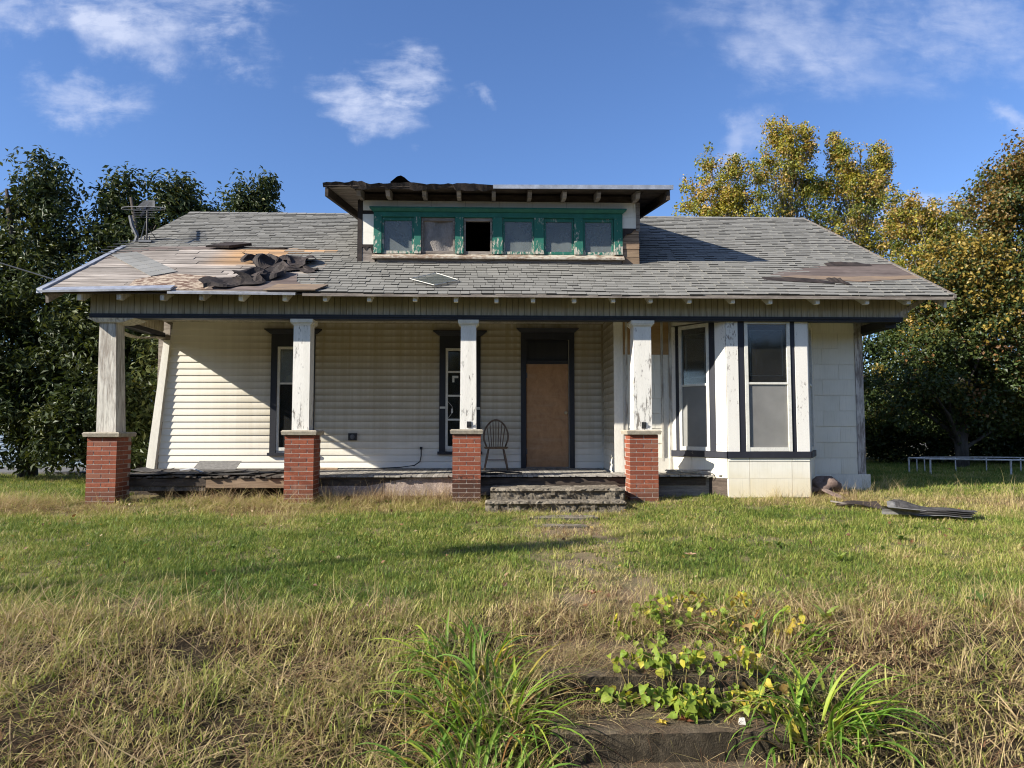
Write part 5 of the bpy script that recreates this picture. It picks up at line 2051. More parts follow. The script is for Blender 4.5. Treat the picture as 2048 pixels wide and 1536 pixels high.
def build_debris():
    rnd = random.Random(4)
    # roofing sheets thrown on the porch floor by the corner pier
    def sheet(cx, cy, lx, ly, ang, z, tilt, mat, label, curl=0.03, group=None):
        ca, sa = math.cos(ang), math.sin(ang)
        nu, nv = 8, 4
        P = []
        for i in range(nu + 1):
            for j in range(nv + 1):
                u, v = i / nu - 0.5, j / nv - 0.5
                a, b = u * lx, v * ly
                zz = z + tilt * v * ly + curl * (abs(2 * u) ** 2) * rnd.uniform(0.6, 1.2) + 0.008
                P.append((cx + a * ca - b * sa, cy + a * sa + b * ca, zz))
        n = len(P)
        Q = [(p[0], p[1], p[2] - 0.007) for p in P]
        W = nv + 1
        fs = [(i * W + j, (i + 1) * W + j, (i + 1) * W + j + 1, i * W + j + 1) for i in range(nu) for j in range(nv)]
        fs += [(n + i * W + j + 1, n + (i + 1) * W + j + 1, n + (i + 1) * W + j, n + i * W + j) for i in range(nu) for j in range(nv)]
        for i in range(nu):
            fs += [(i * W, n + i * W, n + (i + 1) * W, (i + 1) * W), ((i + 1) * W + nv, n + (i + 1) * W + nv, n + i * W + nv, i * W + nv)]
        for j in range(nv):
            fs += [(j + 1, n + j + 1, n + j, j), (nu * W + j, n + nu * W + j, n + nu * W + j + 1, nu * W + j + 1)]
        m = MB()
        m.add(P + Q, fs)
        o = m.build('roofing_sheet', mat)
        tag(o, label, 'roofing sheet', group or 'roofing sheets fallen on the porch')
        return o
    F = FLOOR - 0.02
    labs = ['torn dark roofing sheet at the porch edge right beside the corner pier', 'long dark roofing sheet at the porch edge over the dark joist', 'dark roofing sheet on the porch halfway between corner pier and siding', 'narrow roofing sheet at the porch edge nearest the second pier',
            'small twisted roofing sheet by the foot of the leaning corner board', 'dark roofing sheet on the porch right below the propped grey sheet', 'dark roofing sheet below the first porch window']
    for lab, (cx, cy, lx, ly, an, dz, ti) in zip(labs, ((-5.7, 12.0, 0.9, 0.5, 0.1, 0.02, 0.0), (-5.0, 12.1, 1.0, 0.4, -0.15, 0.03, 0.02), (-5.4, 12.6, 0.8, 0.5, 0.3, 0.02, 0.05), (-4.3, 12.0, 0.9, 0.35, 0.05, 0.02, 0.0),
                                         (-5.8, 12.5, 0.7, 0.3, -0.4, 0.05, 0.08), (-4.7, 12.6, 0.9, 0.4, 0.2, 0.03, 0.03), (-3.9, 12.5, 0.7, 0.3, -0.1, 0.02, 0.02))):
        sheet(cx, cy, lx, ly, an, F + dz, ti, M_sheet, lab)
    sheet(-4.85, 12.9, 0.75, 0.30, 0.0, F + 0.12, 0.45, M_sheet_light, 'pale grey roofing sheet propped up at a slant on the porch floor', 0.0)
    m = MB()
    m.bar((-5.35, 12.55, F + 0.06), (-5.05, 12.35, F + 0.10), 0.03, 0.02)
    m.bar((-5.05, 12.35, F + 0.10), (-4.8, 12.2, F + 0.04), 0.03, 0.02)
    tag(m.build('bent_flashing', M_alu), 'thin bent metal flashing lying among the porch debris', 'flashing')
    m = MB()
    m.tube([(-3.2, 13.2, F + 0.045), (-2.75, 13.1, F + 0.045)], 0.022, 6)
    tag(m.build('wood_stick', M_barewood), 'short pale wooden stick on the porch floor behind the second pier', 'stick')
    m = MB()
    m.tube([(-0.2, 12.0, F + 0.03), (0.1, 12.05, F + 0.06), (0.4, 11.9, F + 0.05), (0.55, 11.95, F + 0.035)], 0.012, 5)
    m.tube([(-0.25, 11.85, F + 0.03), (0.2, 11.8, F + 0.04), (0.5, 11.9, F + 0.05)], 0.010, 5)
    m.box(-0.3, 0.15, 11.82, 12.0, F + 0.008, F + 0.03, j=0.01)
    tag(m.build('burnt_stick', M_cable), 'blackened sticks at the porch edge beside the third pier', 'stick')
    # cable from the wall down to the porch floor
    m = MB()
    m.tube([(-1.30, WY - 0.03, 0.74), (-1.30, WY - 0.035, 0.60), (-1.32, WY - 0.05, 0.49), (-1.42, WY - 0.1, 0.42), (-1.7, WY - 0.14, 0.385), (-2.1, WY - 0.2, 0.372), (-2.6, WY - 0.2, 0.376), (-3.2, WY - 0.3, 0.372)], 0.010, 6)
    m.box(-1.325, -1.275, WY - 0.05, WY - 0.022, 0.72, 0.77)
    tag(m.build('cable', M_cable, None, False), 'black cable hanging from the siding and trailing along the porch floor', 'cable')
    # bundle of wire on the porch edge by the bay
    m = MB()
    for k in range(16):
        pts = []
        ph = rnd.uniform(0, 6)
        yo, zo = rnd.uniform(-0.07, 0.07), rnd.uniform(0.0, 0.05)
        for i in range(9):
            f = i / 8
            pts.append((2.95 + 0.72 * f + rnd.uniform(-0.01, 0.01), 11.80 + yo + 0.03 * math.sin(ph + 5 * f), FLOOR + 0.0 + zo + 0.025 * abs(math.sin(ph + 4 * f))))
        m.tube(pts, 0.006, 4)
    m.tube([(3.5, 11.78, 0.40), (3.66, 11.70, 0.40), (3.70, 11.66, 0.34), (3.60, 11.68, 0.31)], 0.007, 5)
    tag(m.build('wire_bundle', M_wirelight), 'tangled bundle of old wire on the porch edge next to the bay window', 'wire bundle')
    # crumpled felt on the grass by the house corner
    t = thing('felt_bundle', 'crumpled brown felt bundle on the grass at the foot of the bay', 'roofing felt', (5.6, 11.75, 0.05))
    def fn(u, v):
        a, b = u * 2 * math.pi, v * math.pi
        r = 1 + 0.22 * math.sin(3 * a + 2) * math.sin(2 * b) + 0.15 * math.sin(5 * a + 4 * b)
        return (5.62 + 0.26 * r * math.cos(a) * math.sin(b), 11.75 + 0.17 * r * math.sin(a) * math.sin(b), 0.16 - 0.13 * r * math.cos(b) * 1.1)
    M_fb = m_generic('brown_felt', (0.11, 0.075, 0.06), (0.19, 0.14, 0.115), (9, 9, 9), 0.9, 0.0, 0.8)
    crumple('felt_lump', fn, 20, 12, M_fb, t, True)
    m = MB()
    m.hexa([(5.45, 11.55, 0.10), (5.53, 11.53, 0.10), (5.60, 11.30, -0.01), (5.70, 11.28, -0.01), (5.45, 11.57, 0.13), (5.53, 11.55, 0.13), (5.60, 11.32, 0.02), (5.70, 11.30, 0.02)])
    m.hexa([(5.28, 11.70, 0.04), (5.45, 11.62, 0.10), (5.30, 11.82, 0.05), (5.48, 11.75, 0.11), (5.28, 11.70, 0.16), (5.45, 11.62, 0.13), (5.30, 11.82, 0.17), (5.48, 11.75, 0.14)])
    m.build('felt_tail', M_fb, t)
    box('wood_scrap', 5.72, 5.92, 11.62, 11.70, 0.02, 0.06, M_barewood, t, 0.01)
    # strip of shingles slid onto the lawn
    t = thing('fallen_shingles', 'long strip of fallen grey shingles curled up on the lawn beyond the bay', 'shingle strip', (6.0, 10.0, -0.05))
    z0 = float(gz(6, 10)) + 0.06
    for k in range(4):
        def fn(u, v, k=k):
            x = 5.62 + 0.98 * u + 0.05 * k + 0.12 * v
            y = 10.05 - 0.34 * u + (v - 0.5) * 0.24 + 0.03 * k
            return (x, y, z0 + 0.02 * k + 0.12 * math.exp(-((u - 0.02) / 0.22) ** 2) * (0.5 + 0.5 * v) * (1 - 0.13 * k) + 0.05 * v * (1 - u) + 0.008 * math.sin(12 * u))
        crumple('shingle_sheet', fn, 12, 5, M_sheet if k else M_sheet_light, t)
    def fn(u, v):
        a = -0.3 + 2.4 * v
        return (5.55 + 0.45 * u, 9.95 - 0.16 * u + 0.12 * math.cos(a) - 0.1, z0 + 0.03 + 0.10 * math.sin(a) * (1 - 0.4 * u))
    crumple('shingle_curl', fn, 8, 6, M_sheet_light, t)
    t = thing('felt_scrap', 'small dark scrap of felt with a pale edge on the grass between bundle and shingles', 'roofing felt', (5.6, 10.9, 0.0))
    z1 = float(gz(5.5, 10.7)) + 0.05
    def fn(u, v):
        return (5.35 + 0.55 * u, 10.75 - 0.22 * u + 0.2 * v, z1 + 0.10 * u * v + 0.03 * math.sin(5 * u))
    crumple('felt_sheet', fn, 6, 4, M_felt, t)
    m = MB()
    m.bar((5.30, 10.95, z1 + 0.05), (5.55, 10.72, z1 + 0.01), 0.05, 0.02)
    m.build('wood_strip', M_greywood, t)


build_debris()


# ------------------------------------------------------------------ wires and pole
def wire(a, b, sagm, r, label, mat=M_cable):
    a, b = Vector(a), Vector(b)
    pts = []
    for i in range(25):
        f = i / 24
        p = a.lerp(b, f)
        p.z -= sagm * 4 * f * (1 - f)
        pts.append(p)
    m = MB()
    m.tube(pts, r, 5)
    return tag(m.build('power_line', mat), label, 'wire')


def build_pole():
    px, py = -21.0, -0.3
    zb = float(gz(px, py))
    t = thing('utility_pole', 'wooden utility pole with crossarm and transformer standing by the street', 'utility pole', (px, py, zb))
    m = MB()
    m.tube([(px, py, zb - 0.3), (px, py, zb + 7), (px, py, 13.3)], [0.12, 0.09, 0.06], 12)
    m.build('pole_shaft', M_pole, t, True)
    m = MB()
    m.bar((px - 1.1, py - 0.4, 12.7), (px + 1.1, py + 0.4, 12.7), 0.10, 0.12)
    m.build('crossarm', M_pole, t)
    m = MB()
    m.tube([(px + 0.42, py + 0.1, 11.2), (px + 0.42, py + 0.1, 11.3), (px + 0.42, py + 0.1, 12.0), (px + 0.42, py + 0.1, 12.1)], [0.20, 0.25, 0.25, 0.15], 12)
    m.build('transformer', M_galv, t, True)


build_pole()
wire((XL + 0.05, 11.4, 3.46), (-21.0, -0.25, 9.8), 0.6, 0.010, 'pale service wire running from the torn roof corner past the magnolias', M_wirelight)


# ------------------------------------------------------------------ trees
def leaf_cloud(centers, normals, sizes, cols, width=0.45, fold=0.25, droop=0.0):
    """one leaf = two quads folded along the midrib; all numpy"""
    n = len(centers)
    nrm = normals / (np.linalg.norm(normals, axis=1, keepdims=True) + 1e-9)
    rv = RNG.normal(size=(n, 3))
    rv[:, 2] -= droop
    d = rv - nrm * np.sum(rv * nrm, 1, keepdims=True)
    d /= (np.linalg.norm(d, axis=1, keepdims=True) + 1e-9)
    s = np.cross(d, nrm)
    L = sizes[:, None]
    W = L * width * 0.5
    base = centers
    mid = centers + d * L * 0.5 - nrm * L * fold * 0.15
    tip = centers + d * L - nrm * L * fold * 0.35
    l = centers + d * L * 0.45 + s * W + nrm * L * fold * 0.2
    r = centers + d * L * 0.45 - s * W + nrm * L * fold * 0.2
    V = np.stack([base, l, tip, r], 1).reshape(-1, 3)
    i = np.arange(n) * 4
    F = np.stack([np.stack([i, i + 1, i + 2], 1), np.stack([i, i + 2, i + 3], 1)], 1).reshape(-1, 3)
    T = np.repeat(cols, 2, axis=0)
    return V, F, T


def spired(bl, seed, n=3):
    """adds thin upright plumes to the upper blobs of a crown"""
    r = random.Random(seed)
    zs = sorted(b[2] for b in bl)
    out = list(bl)
    for b in bl:
        if b[2] >= zs[len(zs) // 2]:
            for k in range(n):
                a = r.uniform(0, 6.28)
                h = r.uniform(0.35, 0.75)
                out.append((b[0] + 0.75 * b[3] * math.cos(a), b[1] + 0.6 * b[4] * math.sin(a), b[2] + b[5] * r.uniform(0.45, 0.95), 0.13, 0.13, h, 0.22))
    return out


def tree(name, label, cat, base, blobs, nleaf, size, pal, bark, trunk_r, group, mat=None, clump=0.35, width=0.5, nclump=60, seed=1, top=None, jit=0.18, updown=0.5, limbs=26, airy=0.0):
    """blobs: ellipsoids (x, y, z, rx, ry, rz, weight) that the crown fills, pal: list of (colour, weight)"""
    global RNG
    RNG = np.random.default_rng(seed)
    rnd = random.Random(seed)
    t = thing(name, label, cat, base, group)
    W = np.array([b[6] for b in blobs], float)
    W /= W.sum()
    cl = []
    for b, w in zip(blobs, W):
        k = max(3, int(nclump * w))
        d = RNG.normal(size=(k, 3))
        d /= np.linalg.norm(d, axis=1, keepdims=True)
        rad = RNG.random(k)[:, None] ** 0.42 * (1 + airy * RNG.random(k)[:, None])
        cl.append(np.array(b[:3]) + d * rad * np.array(b[3:6]))
    cl = np.concatenate(cl)
    cl = cl[cl[:, 2] > base[2] + 0.25]
    # leaves
    idx = RNG.integers(0, len(cl), nleaf)
    csz = clump * (0.6 + 0.8 * RNG.random(len(cl)))
    off = RNG.normal(size=(nleaf, 3)) * np.array([1, 1, 0.75])
    off /= (np.linalg.norm(off, axis=1, keepdims=True) + 1e-9)
    off *= (RNG.random(nleaf) ** 0.45)[:, None] * csz[idx][:, None] * 1.55
    c = cl[idx] + off
    ok = c[:, 2] > base[2] + 0.12
    c, off, idx = c[ok], off[ok], idx[ok]
    n = len(c)
    nr = off / (np.linalg.norm(off, axis=1, keepdims=True) + 1e-9) * 0.7 + RNG.normal(size=(n, 3)) * 0.55
    nr[:, 2] += updown
    P = np.array([p for p, _ in pal])
    pw = np.array([w for _, w in pal], float)
    pw /= pw.sum()
    # clump colour drifts with height and by clump
    cb = RNG.choice(len(P), len(cl), p=pw)
    if top is not None:
        zf = (cl[:, 2] - cl[:, 2].min()) / (np.ptp(cl[:, 2]) + 1e-6)
        cb = np.where(RNG.random(len(cl)) < np.clip((zf - top[0]) / (1 - top[0]), 0, 1) * top[2], top[1], cb)
    lc = np.where(RNG.random(n) < 0.72, cb[idx], RNG.choice(len(P), n, p=pw))
    col = P[lc] * (1 + RNG.normal(size=(n, 1)) * jit)
    col = np.clip(col, 0.006, 0.8)
    sz = size * (0.65 + 0.6 * RNG.random(n))
    V, F, T = leaf_cloud(c, nr, sz, col, width, 0.35, 0.35)
    o = add_obj('crown', V, F, mat or M_leaf, t, tint=T)
    # trunk and limbs
    m = MB()
    zt = max(b[2] for b in blobs)
    bx, by, bz = base
    cen = np.average(np.array([b[:3] for b in blobs]), axis=0, weights=W)
    spine = []
    for i in range(7):
        f = i / 6
        spine.append(Vector((bx + (cen[0] - bx) * f ** 1.5 + rnd.uniform(-0.08, 0.08) * (i > 0), by + (cen[1] - by) * f ** 1.5, bz - 0.15 + (zt - bz) * f)))
    m.tube(spine, [trunk_r * (1 - 0.85 * i / 6) for i in range(7)], 8)
    order = list(range(len(cl)))
    rnd.shuffle(order)
    for q in order[:limbs]:
        p = Vector(cl[q])
        f = min(0.9, max(0.12, (p.z - bz) / (zt - bz) - 0.25))
        k = int(f * 6)
        a = spine[k].lerp(spine[min(6, k + 1)], f * 6 - k)
        mid = a.lerp(p, 0.5) + Vector((rnd.uniform(-0.15, 0.15), rnd.uniform(-0.15, 0.15), 0.15))
        r0 = trunk_r * (1 - 0.8 * f) * 0.38
        m.tube([a, mid, p], [r0, r0 * 0.55, 0.008], 5, cap=False)
    m.build('trunk', bark, t, True)
    return t


MAG = [((0.034, 0.050, 0.014), 5), ((0.052, 0.068, 0.018), 4), ((0.085, 0.096, 0.027), 1.6), ((0.16, 0.15, 0.03), 0.12)]


def build_trees():
    G = 'glossy magnolias beside the house'
    tree('magnolia_tree', 'tall dark magnolia with a pointed top at the picture edge', 'tree', (-11.0, 17.4, -0.02),
         [(-10.75, 17.2, 6.9, 0.50, 0.55, 0.85, 1.0), (-10.95, 17.2, 5.9, 1.05, 1.0, 0.8, 2.0), (-11.4, 17.0, 4.6, 1.9, 1.5, 1.2, 4), (-10.5, 16.6, 3.3, 2.1, 1.6, 1.5, 5), (-11.8, 16.6, 2.1, 2.6, 1.5, 1.4, 5), (-10.2, 16.2, 1.5, 1.9, 1.3, 1.2, 3.5), (-13.2, 17, 4.2, 1.6, 1.5, 2.2, 3)],
         46000, 0.155, MAG, M_bark, 0.22, G, M_leaf_gloss, 0.30, 0.42, 420, 3)
    tree('magnolia_tree', 'broad dark magnolia behind the rooftop antenna, branches down to the ground', 'tree', (-8.3, 17.2, -0.02),
         [(-9.0, 17.8, 6.6, 0.65, 0.6, 0.75, 1.4), (-7.85, 17.8, 6.75, 0.55, 0.6, 0.85, 1.3), (-7.25, 17.9, 6.2, 0.35, 0.5, 0.75, 0.6), (-8.5, 17.6, 5.4, 1.55, 1.1, 0.9, 3), (-8.6, 17.0, 3.9, 1.7, 1.5, 1.4, 4), (-8.5, 16.2, 2.3, 1.5, 1.3, 1.5, 4.5), (-8.3, 15.6, 1.0, 1.25, 1.0, 1.0, 3)],
         38000, 0.155, MAG, M_bark, 0.20, G, M_leaf_gloss, 0.28, 0.42, 340, 5)
    tree('magnolia_tree', 'slim magnolia whose two tufts show above the roof ridge', 'tree', (-6.7, 21.8, -0.02),
         [(-7.55, 21.8, 7.9, 0.55, 0.5, 0.75, 1.2), (-6.95, 21.8, 8.0, 0.45, 0.5, 0.85, 1.0), (-7.3, 21.8, 6.8, 1.1, 0.8, 0.9, 2), (-7.2, 21.9, 4.5, 1.2, 0.9, 2.0, 2)],
         12000, 0.155, MAG, M_bark, 0.14, G, M_leaf_gloss, 0.28, 0.42, 110, 8)
    Y1 = [((0.32, 0.27, 0.036), 4.5), ((0.20, 0.205, 0.034), 5), ((0.36, 0.24, 0.07), 1.8), ((0.085, 0.11, 0.022), 2.4)]
    G = 'yellowing trees behind the house'
    for args in (
        (((8.9, 26, -0.05)), [(8.9, 26, 10.4, 0.9, 0.8, 0.9, 1.2), (8.5, 26, 9.3, 1.4, 1.0, 0.9, 2), (9.3, 26, 9.0, 1.2, 1, 1.2, 2), (9.0, 26, 7.4, 1.9, 1.5, 1.3, 3), (7.9, 26, 8.6, 0.7, 0.7, 0.6, 0.7), (10.3, 26, 8.4, 1.0, 0.9, 1.0, 1.6)], 11, 'low yellow-green tree just clear of the dormer eave', 9000),
        (((11.6, 27, -0.05)), [(11.4, 27, 12.2, 0.55, 0.6, 0.9, 1), (12.2, 27, 11.9, 0.55, 0.6, 0.8, 0.9), (11.6, 27, 10.9, 1.1, 0.9, 0.8, 1.6), (11.5, 27, 9.6, 1.2, 1.0, 0.9, 1.6), (11.6, 27, 7.6, 1.6, 1.4, 1.3, 2), (12.7, 26.6, 8.8, 0.9, 0.8, 1.1, 1.6), (12.5, 26.8, 10.2, 0.6, 0.6, 0.8, 0.9)], 13, 'tallest yellow tree, its thin twiggy top against the sky', 9000),
        (((14.2, 27, -0.05)), [(14.0, 27, 11.5, 0.55, 0.6, 0.8, 1), (15.2, 27, 11.0, 0.4, 0.5, 0.9, 0.8), (14.8, 27, 10.3, 1.0, 0.9, 0.9, 1.6), (13.9, 27, 9.8, 1.1, 0.9, 1.1, 2), (15.3, 27, 9.0, 1.4, 1.2, 1.0, 2), (14.2, 27, 7.6, 2.0, 1.6, 1.4, 3), (15.6, 26.5, 6.6, 1.6, 1.6, 1.3, 2)], 17, 'ragged yellow tree with several upright plumes above the gable', 13000),
        (((15.6, 24, -0.05)), [(15.0, 24, 8.3, 1.3, 1.0, 0.7, 1.6), (16.2, 24, 7.9, 1.2, 1.0, 0.7, 1.5), (15.4, 24, 6.9, 1.5, 1.2, 1.0, 2.5), (14.6, 24, 5.4, 1.5, 1.2, 1.2, 2.5)], 19, 'rounded olive-yellow tree filling the gap beside the orange maple', 9000),
    ):
        b, bl, sd, lab, nl = args
        tree('autumn_tree', lab, 'tree', b, spired(bl, sd, 5), int(nl * 2.2), 0.10, Y1, M_bark_pale, 0.15, G, None, 0.20, 0.7, int(nl / 30), sd, (0.5, 2, 0.45), 0.2, limbs=80, airy=0.4)
    OR = [((0.050, 0.072, 0.018), 5), ((0.085, 0.095, 0.022), 3.5), ((0.18, 0.115, 0.030), 1.2), ((0.15, 0.078, 0.035), 0.6)]
    tree('maple_tree', 'large maple turning orange-brown, cut by the picture edge', 'tree', (16.6, 20, -0.05),
         [(16.4, 20, 9.0, 1.2, 1.2, 0.9, 1.5), (15.6, 20, 8.3, 1.2, 1.2, 0.9, 2), (17.2, 20, 8.3, 1.8, 1.5, 1.4, 3), (14.9, 20, 7.5, 1.1, 1.1, 0.7, 1.5), (16.0, 20, 6.6, 1.7, 1.6, 1.2, 3), (16.0, 19.6, 4.8, 2.2, 1.6, 1.3, 4), (15.6, 19.4, 3.0, 2.4, 1.5, 1.3, 4), (18.4, 20, 5, 2.2, 2, 3, 4)],
         52000, 0.105, OR, M_bark, 0.3, 'maples at the edge of the yard', None, 0.27, 0.75, 700, 23, (0.5, 2, 0.95), 0.2)
    OR2 = [((0.045, 0.066, 0.017), 7), ((0.26, 0.185, 0.036), 0.7), ((0.075, 0.088, 0.020), 3), ((0.24, 0.12, 0.045), 0.4)]
    tree('maple_tree', 'golden maple beside the roof corner, dark green low down', 'tree', (13.2, 19.5, -0.05),
         [(13.5, 19.5, 6.0, 1.0, 1.0, 0.7, 1.5), (12.7, 19.5, 5.1, 1.3, 1.2, 0.8, 2), (14.3, 19.4, 5.0, 1.4, 1.2, 1.0, 2.5), (13.2, 19.4, 3.8, 1.8, 1.4, 1.0, 3), (12.6, 19.6, 2.3, 2.0, 1.4, 1.2, 3.5), (14.2, 19.6, 2.2, 1.8, 1.4, 1.2, 3)],
         38000, 0.105, OR2, M_bark, 0.2, 'maples at the edge of the yard', None, 0.25, 0.75, 560, 29, (0.42, 1, 1.15), 0.2)
    DK = [((0.035, 0.055, 0.016), 4), ((0.055, 0.075, 0.02), 3), ((0.12, 0.12, 0.025), 0.5)]
    for b, bl, sd, lab, nl in (
        ((11.6, 24.5, -0.05), [(11.4, 24.5, 4.4, 1.8, 1.4, 1.6, 2), (12.4, 24.0, 2.5, 2.0, 1.4, 1.6, 2), (10.6, 24, 2.2, 1.6, 1.2, 1.6, 2)], 31, 'dark green tree right behind the far house corner', 12000),
        ((15.0, 23.4, -0.05), [(14.6, 23.5, 3.9, 2.2, 1.3, 1.7, 2), (15.6, 23.2, 1.9, 2.6, 1.3, 1.5, 2)], 37, 'dark shaded tree standing behind the white pipe rail', 12000),
        ((18.6, 23, -0.05), [(18.4, 23, 5.2, 2.2, 1.6, 2.2, 2), (18.8, 22.6, 2.4, 2.4, 1.4, 1.8, 2)], 41, 'dark shaded tree beneath the big maple at the picture edge', 12000)):
        tree('shade_tree', lab, 'tree', b, bl, nl, 0.135, DK, M_bark, 0.16, 'dark trees under the maples', None, 0.36, 0.7, 170, sd)
    for b, r, h, sd, lab in (((10.0, 25.5, -0.05), 1.5, 1.5, 51, 'dark bush showing just past the far house corner'), ((12.9, 22.4, -0.05), 1.7, 1.3, 53, 'dark bush behind the near end of the white rail'),
                             ((16.2, 22.0, -0.05), 1.9, 1.5, 57, 'wide dark bush behind the middle of the white rail'), ((19.6, 21.2, -0.05), 1.8, 1.5, 59, 'dark bush behind the rail at the picture edge'),
                             ((14.4, 26.5, -0.05), 2.6, 2.0, 61, 'tall dark bush deep under the maples'), ((19.2, 27.5, -0.05), 2.6, 1.6, 63, 'dark bush in front of the grey gabled house')):
        tree('shade_bush', lab, 'bush', b, [(b[0] - 0.3 * r, b[1], h * 0.9, r, 0.9, h * 0.9, 2), (b[0] + 0.5 * r, b[1] - 0.2, h * 0.6, r, 0.8, h * 0.7, 2)], 11000, 0.12, DK, M_bark, 0.06, 'dark bushes under the maples', None, 0.30, 0.7, 130, sd, limbs=14)
    # a distant wood closes the horizon
    global RNG
    RNG = np.random.default_rng(99)
    n = 60000
    ang = RNG.uniform(R(0), R(360), n)
    dist = np.where(np.sin(ang) > 0.1, 95 + RNG.random(n) * 22, 46 + RNG.random(n) * 16)
    x, y = np.cos(ang) * dist, np.sin(ang) * dist
    h = np.where(np.sin(ang) > 0.1, 5.5, 8.0) + 3.0 * fbm(ang * 30, ang * 0, 1.0, 4)
    z = -0.5 + RNG.random(n) ** 0.8 * h
    c = np.stack([x, y, z], 1)
    nr = RNG.normal(size=(n, 3))
    col = np.array([[0.05, 0.07, 0.02], [0.09, 0.09, 0.03], [0.13, 0.10, 0.035]])[RNG.integers(0, 3, n)] * (1 + RNG.normal(size=(n, 1)) * 0.2)
    V, F, T = leaf_cloud(c, nr, 0.9 + RNG.random(n) * 0.8, np.clip(col, 0.01, 1), 0.8)
    o = add_obj('distant_wood', V, F, M_leaf, tint=T)
    o['kind'] = 'stuff'
    tag(o, 'line of autumn woodland closing the horizon on every side', 'woodland')


build_trees()


# ------------------------------------------------------------------ far things
def build_far():
    t = thing('metal_shed', 'long pale blue metal shed across the side road', 'shed', (-20, 23.5, 0.0))
    m = MB()
    m.box(-30, -11.0, 22.6, 25, -0.2, 2.1)
    m.build('wall', M_shed, t)
    z = 0.03
    while z < 2.0:
        box('cladding_rib', -30, -11.0, 22.57, 22.599, z, z + 0.05, M_shed, t)
        z += 0.115
    m = MB()
    m.hexa([(-30.3, 22.3, 2.0), (-10.7, 22.3, 2.0), (-30.3, 25.3, 2.7), (-10.7, 25.3, 2.7), (-30.3, 22.3, 2.06), (-10.7, 22.3, 2.06), (-30.3, 25.3, 2.76), (-10.7, 25.3, 2.76)])
    m.build('roof', M_shed, t)
    t = thing('neighbour_house', 'small grey gabled house half hidden among the dark trees', 'house', (27.5, 34, -0.1))
    m = MB()
    x0, x1, y0, y1 = 24.0, 30.5, 33, 40
    m.box(x0, x1, y0, y1, -0.3, 1.2)
    xm = (x0 + x1) / 2
    m.add([(x0, y0, 1.2), (x1, y0, 1.2), (xm, y0, 3.0), (x0, y1, 1.2), (x1, y1, 1.2), (xm, y1, 3.0)], [(0, 1, 2), (3, 5, 4)])
    m.build('wall', M_nhwall, t)
    m = MB()
    for sx in (-1, 1):
        xe = xm + sx * 3.6
        m.hexa([(xm, y0 - 0.3, 3.0), (xe, y0 - 0.3, 1.0), (xm, y1 + 0.3, 3.0), (xe, y1 + 0.3, 1.0), (xm, y0 - 0.3, 3.1), (xe, y0 - 0.3, 1.1), (xm, y1 + 0.3, 3.1), (xe, y1 + 0.3, 1.1)])
    m.build('roof', M_nhroof, t)
    m = MB()
    for sx in (-1, 1):
        m.bar((xm, y0 - 0.33, 2.98), (xm + sx * 3.6, y0 - 0.33, 0.98), 0.04, 0.22)
    m.build('rake_board', M_railwhite, t)
    # low white pipe rail on the far grass
    t = thing('pipe_rail', 'low white pipe rail frame standing on the shaded grass under the trees', 'railing', (11.5, 16.5, 0.0))
    A = [(10.36, 17.3), (10.55, 16.75), (12.0, 16.05), (13.6, 15.4), (14.3, 15.2), (16.5, 15.0)]
    Bk = [(10.36, 17.3), (11.0, 17.7), (12.6, 17.7), (14.0, 17.2), (15.2, 16.8), (16.8, 16.6)]
    zt = 0.40
    def halve(q):
        out = []
        for a, b in zip(q[:-1], q[1:]):
            out += [a, ((a[0] + b[0]) / 2, (a[1] + b[1]) / 2)]
        return out + [q[-1]]
    A, Bk = A[:2] + halve(A[2:]), halve(Bk)
    for line, r in ((A, 0.0205), (Bk, 0.013)):
        for (xa, ya), (xb, yb) in zip(line[:-1], line[1:]):
            m = MB()
            m.tube([(xa, ya, zt), (xb, yb, zt)], r, 6)
            m.build('rail', M_railwhite, t)
        for (xa, ya) in (line if r > 0.02 else line[1:]):
            m = MB()
            m.tube([(xa, ya, float(gz(xa, ya)) - 0.05), (xa, ya, zt)], r * 1.15, 6)
            m.build('post', M_railwhite, t)


build_far()


# ------------------------------------------------------------------ grass
def tuft(name, nb, rad, hmin, hmax, width, lean, curve, seed, seg=3, tone=(0.0, 1.0), lean0=0.0):
    rng = np.random.default_rng(seed)
    V, F, T = [], [], []
    for b in range(nb):
        a = rng.uniform(0, 2 * math.pi)
        r = rad * math.sqrt(rng.random())
        p = np.array([r * math.cos(a), r * math.sin(a), -0.01])
        h = rng.uniform(hmin, hmax)
        th = rng.uniform(0, 2 * math.pi)
        d = np.array([math.cos(th), math.sin(th), 0])
        s = np.array([-d[1], d[0], 0])
        ph = rng.uniform(lean0, lean)
        cv = curve * rng.uniform(0.3, 1.5)
        w = width * rng.uniform(0.6, 1.3)
        base = len(V)
        q = p.copy()
        ang = ph
        for k in range(seg + 1):
            ww = w * (1 - k / seg) ** 0.7 * 0.5
            if k == seg:
                V.append(q.copy())
            else:
                V.append(q - s * ww)
                V.append(q + s * ww)
            st = h / seg
            q = q + st * (np.array([0, 0, 1]) * math.cos(ang) + d * math.sin(ang))
            ang += cv / seg
        tn = rng.uniform(*tone)
        for k in range(seg):
            i = base + 2 * k
            if k == seg - 1:
                F.append((i, i + 1, i + 2))
                T.append(tn)
            else:
                F.append((i, i + 1, i + 3, i + 2))
                T.append(tn)
    me = bpy.data.meshes.new(name)
    me.from_pydata([tuple(v) for v in V], [], F)
    at = me.attributes.new('tone', 'FLOAT', 'FACE')
    at.data.foreach_set('value', np.array(T, dtype=np.float32))
    me.materials.append(M_grass)
    return bpy.data.objects.new(name, me)


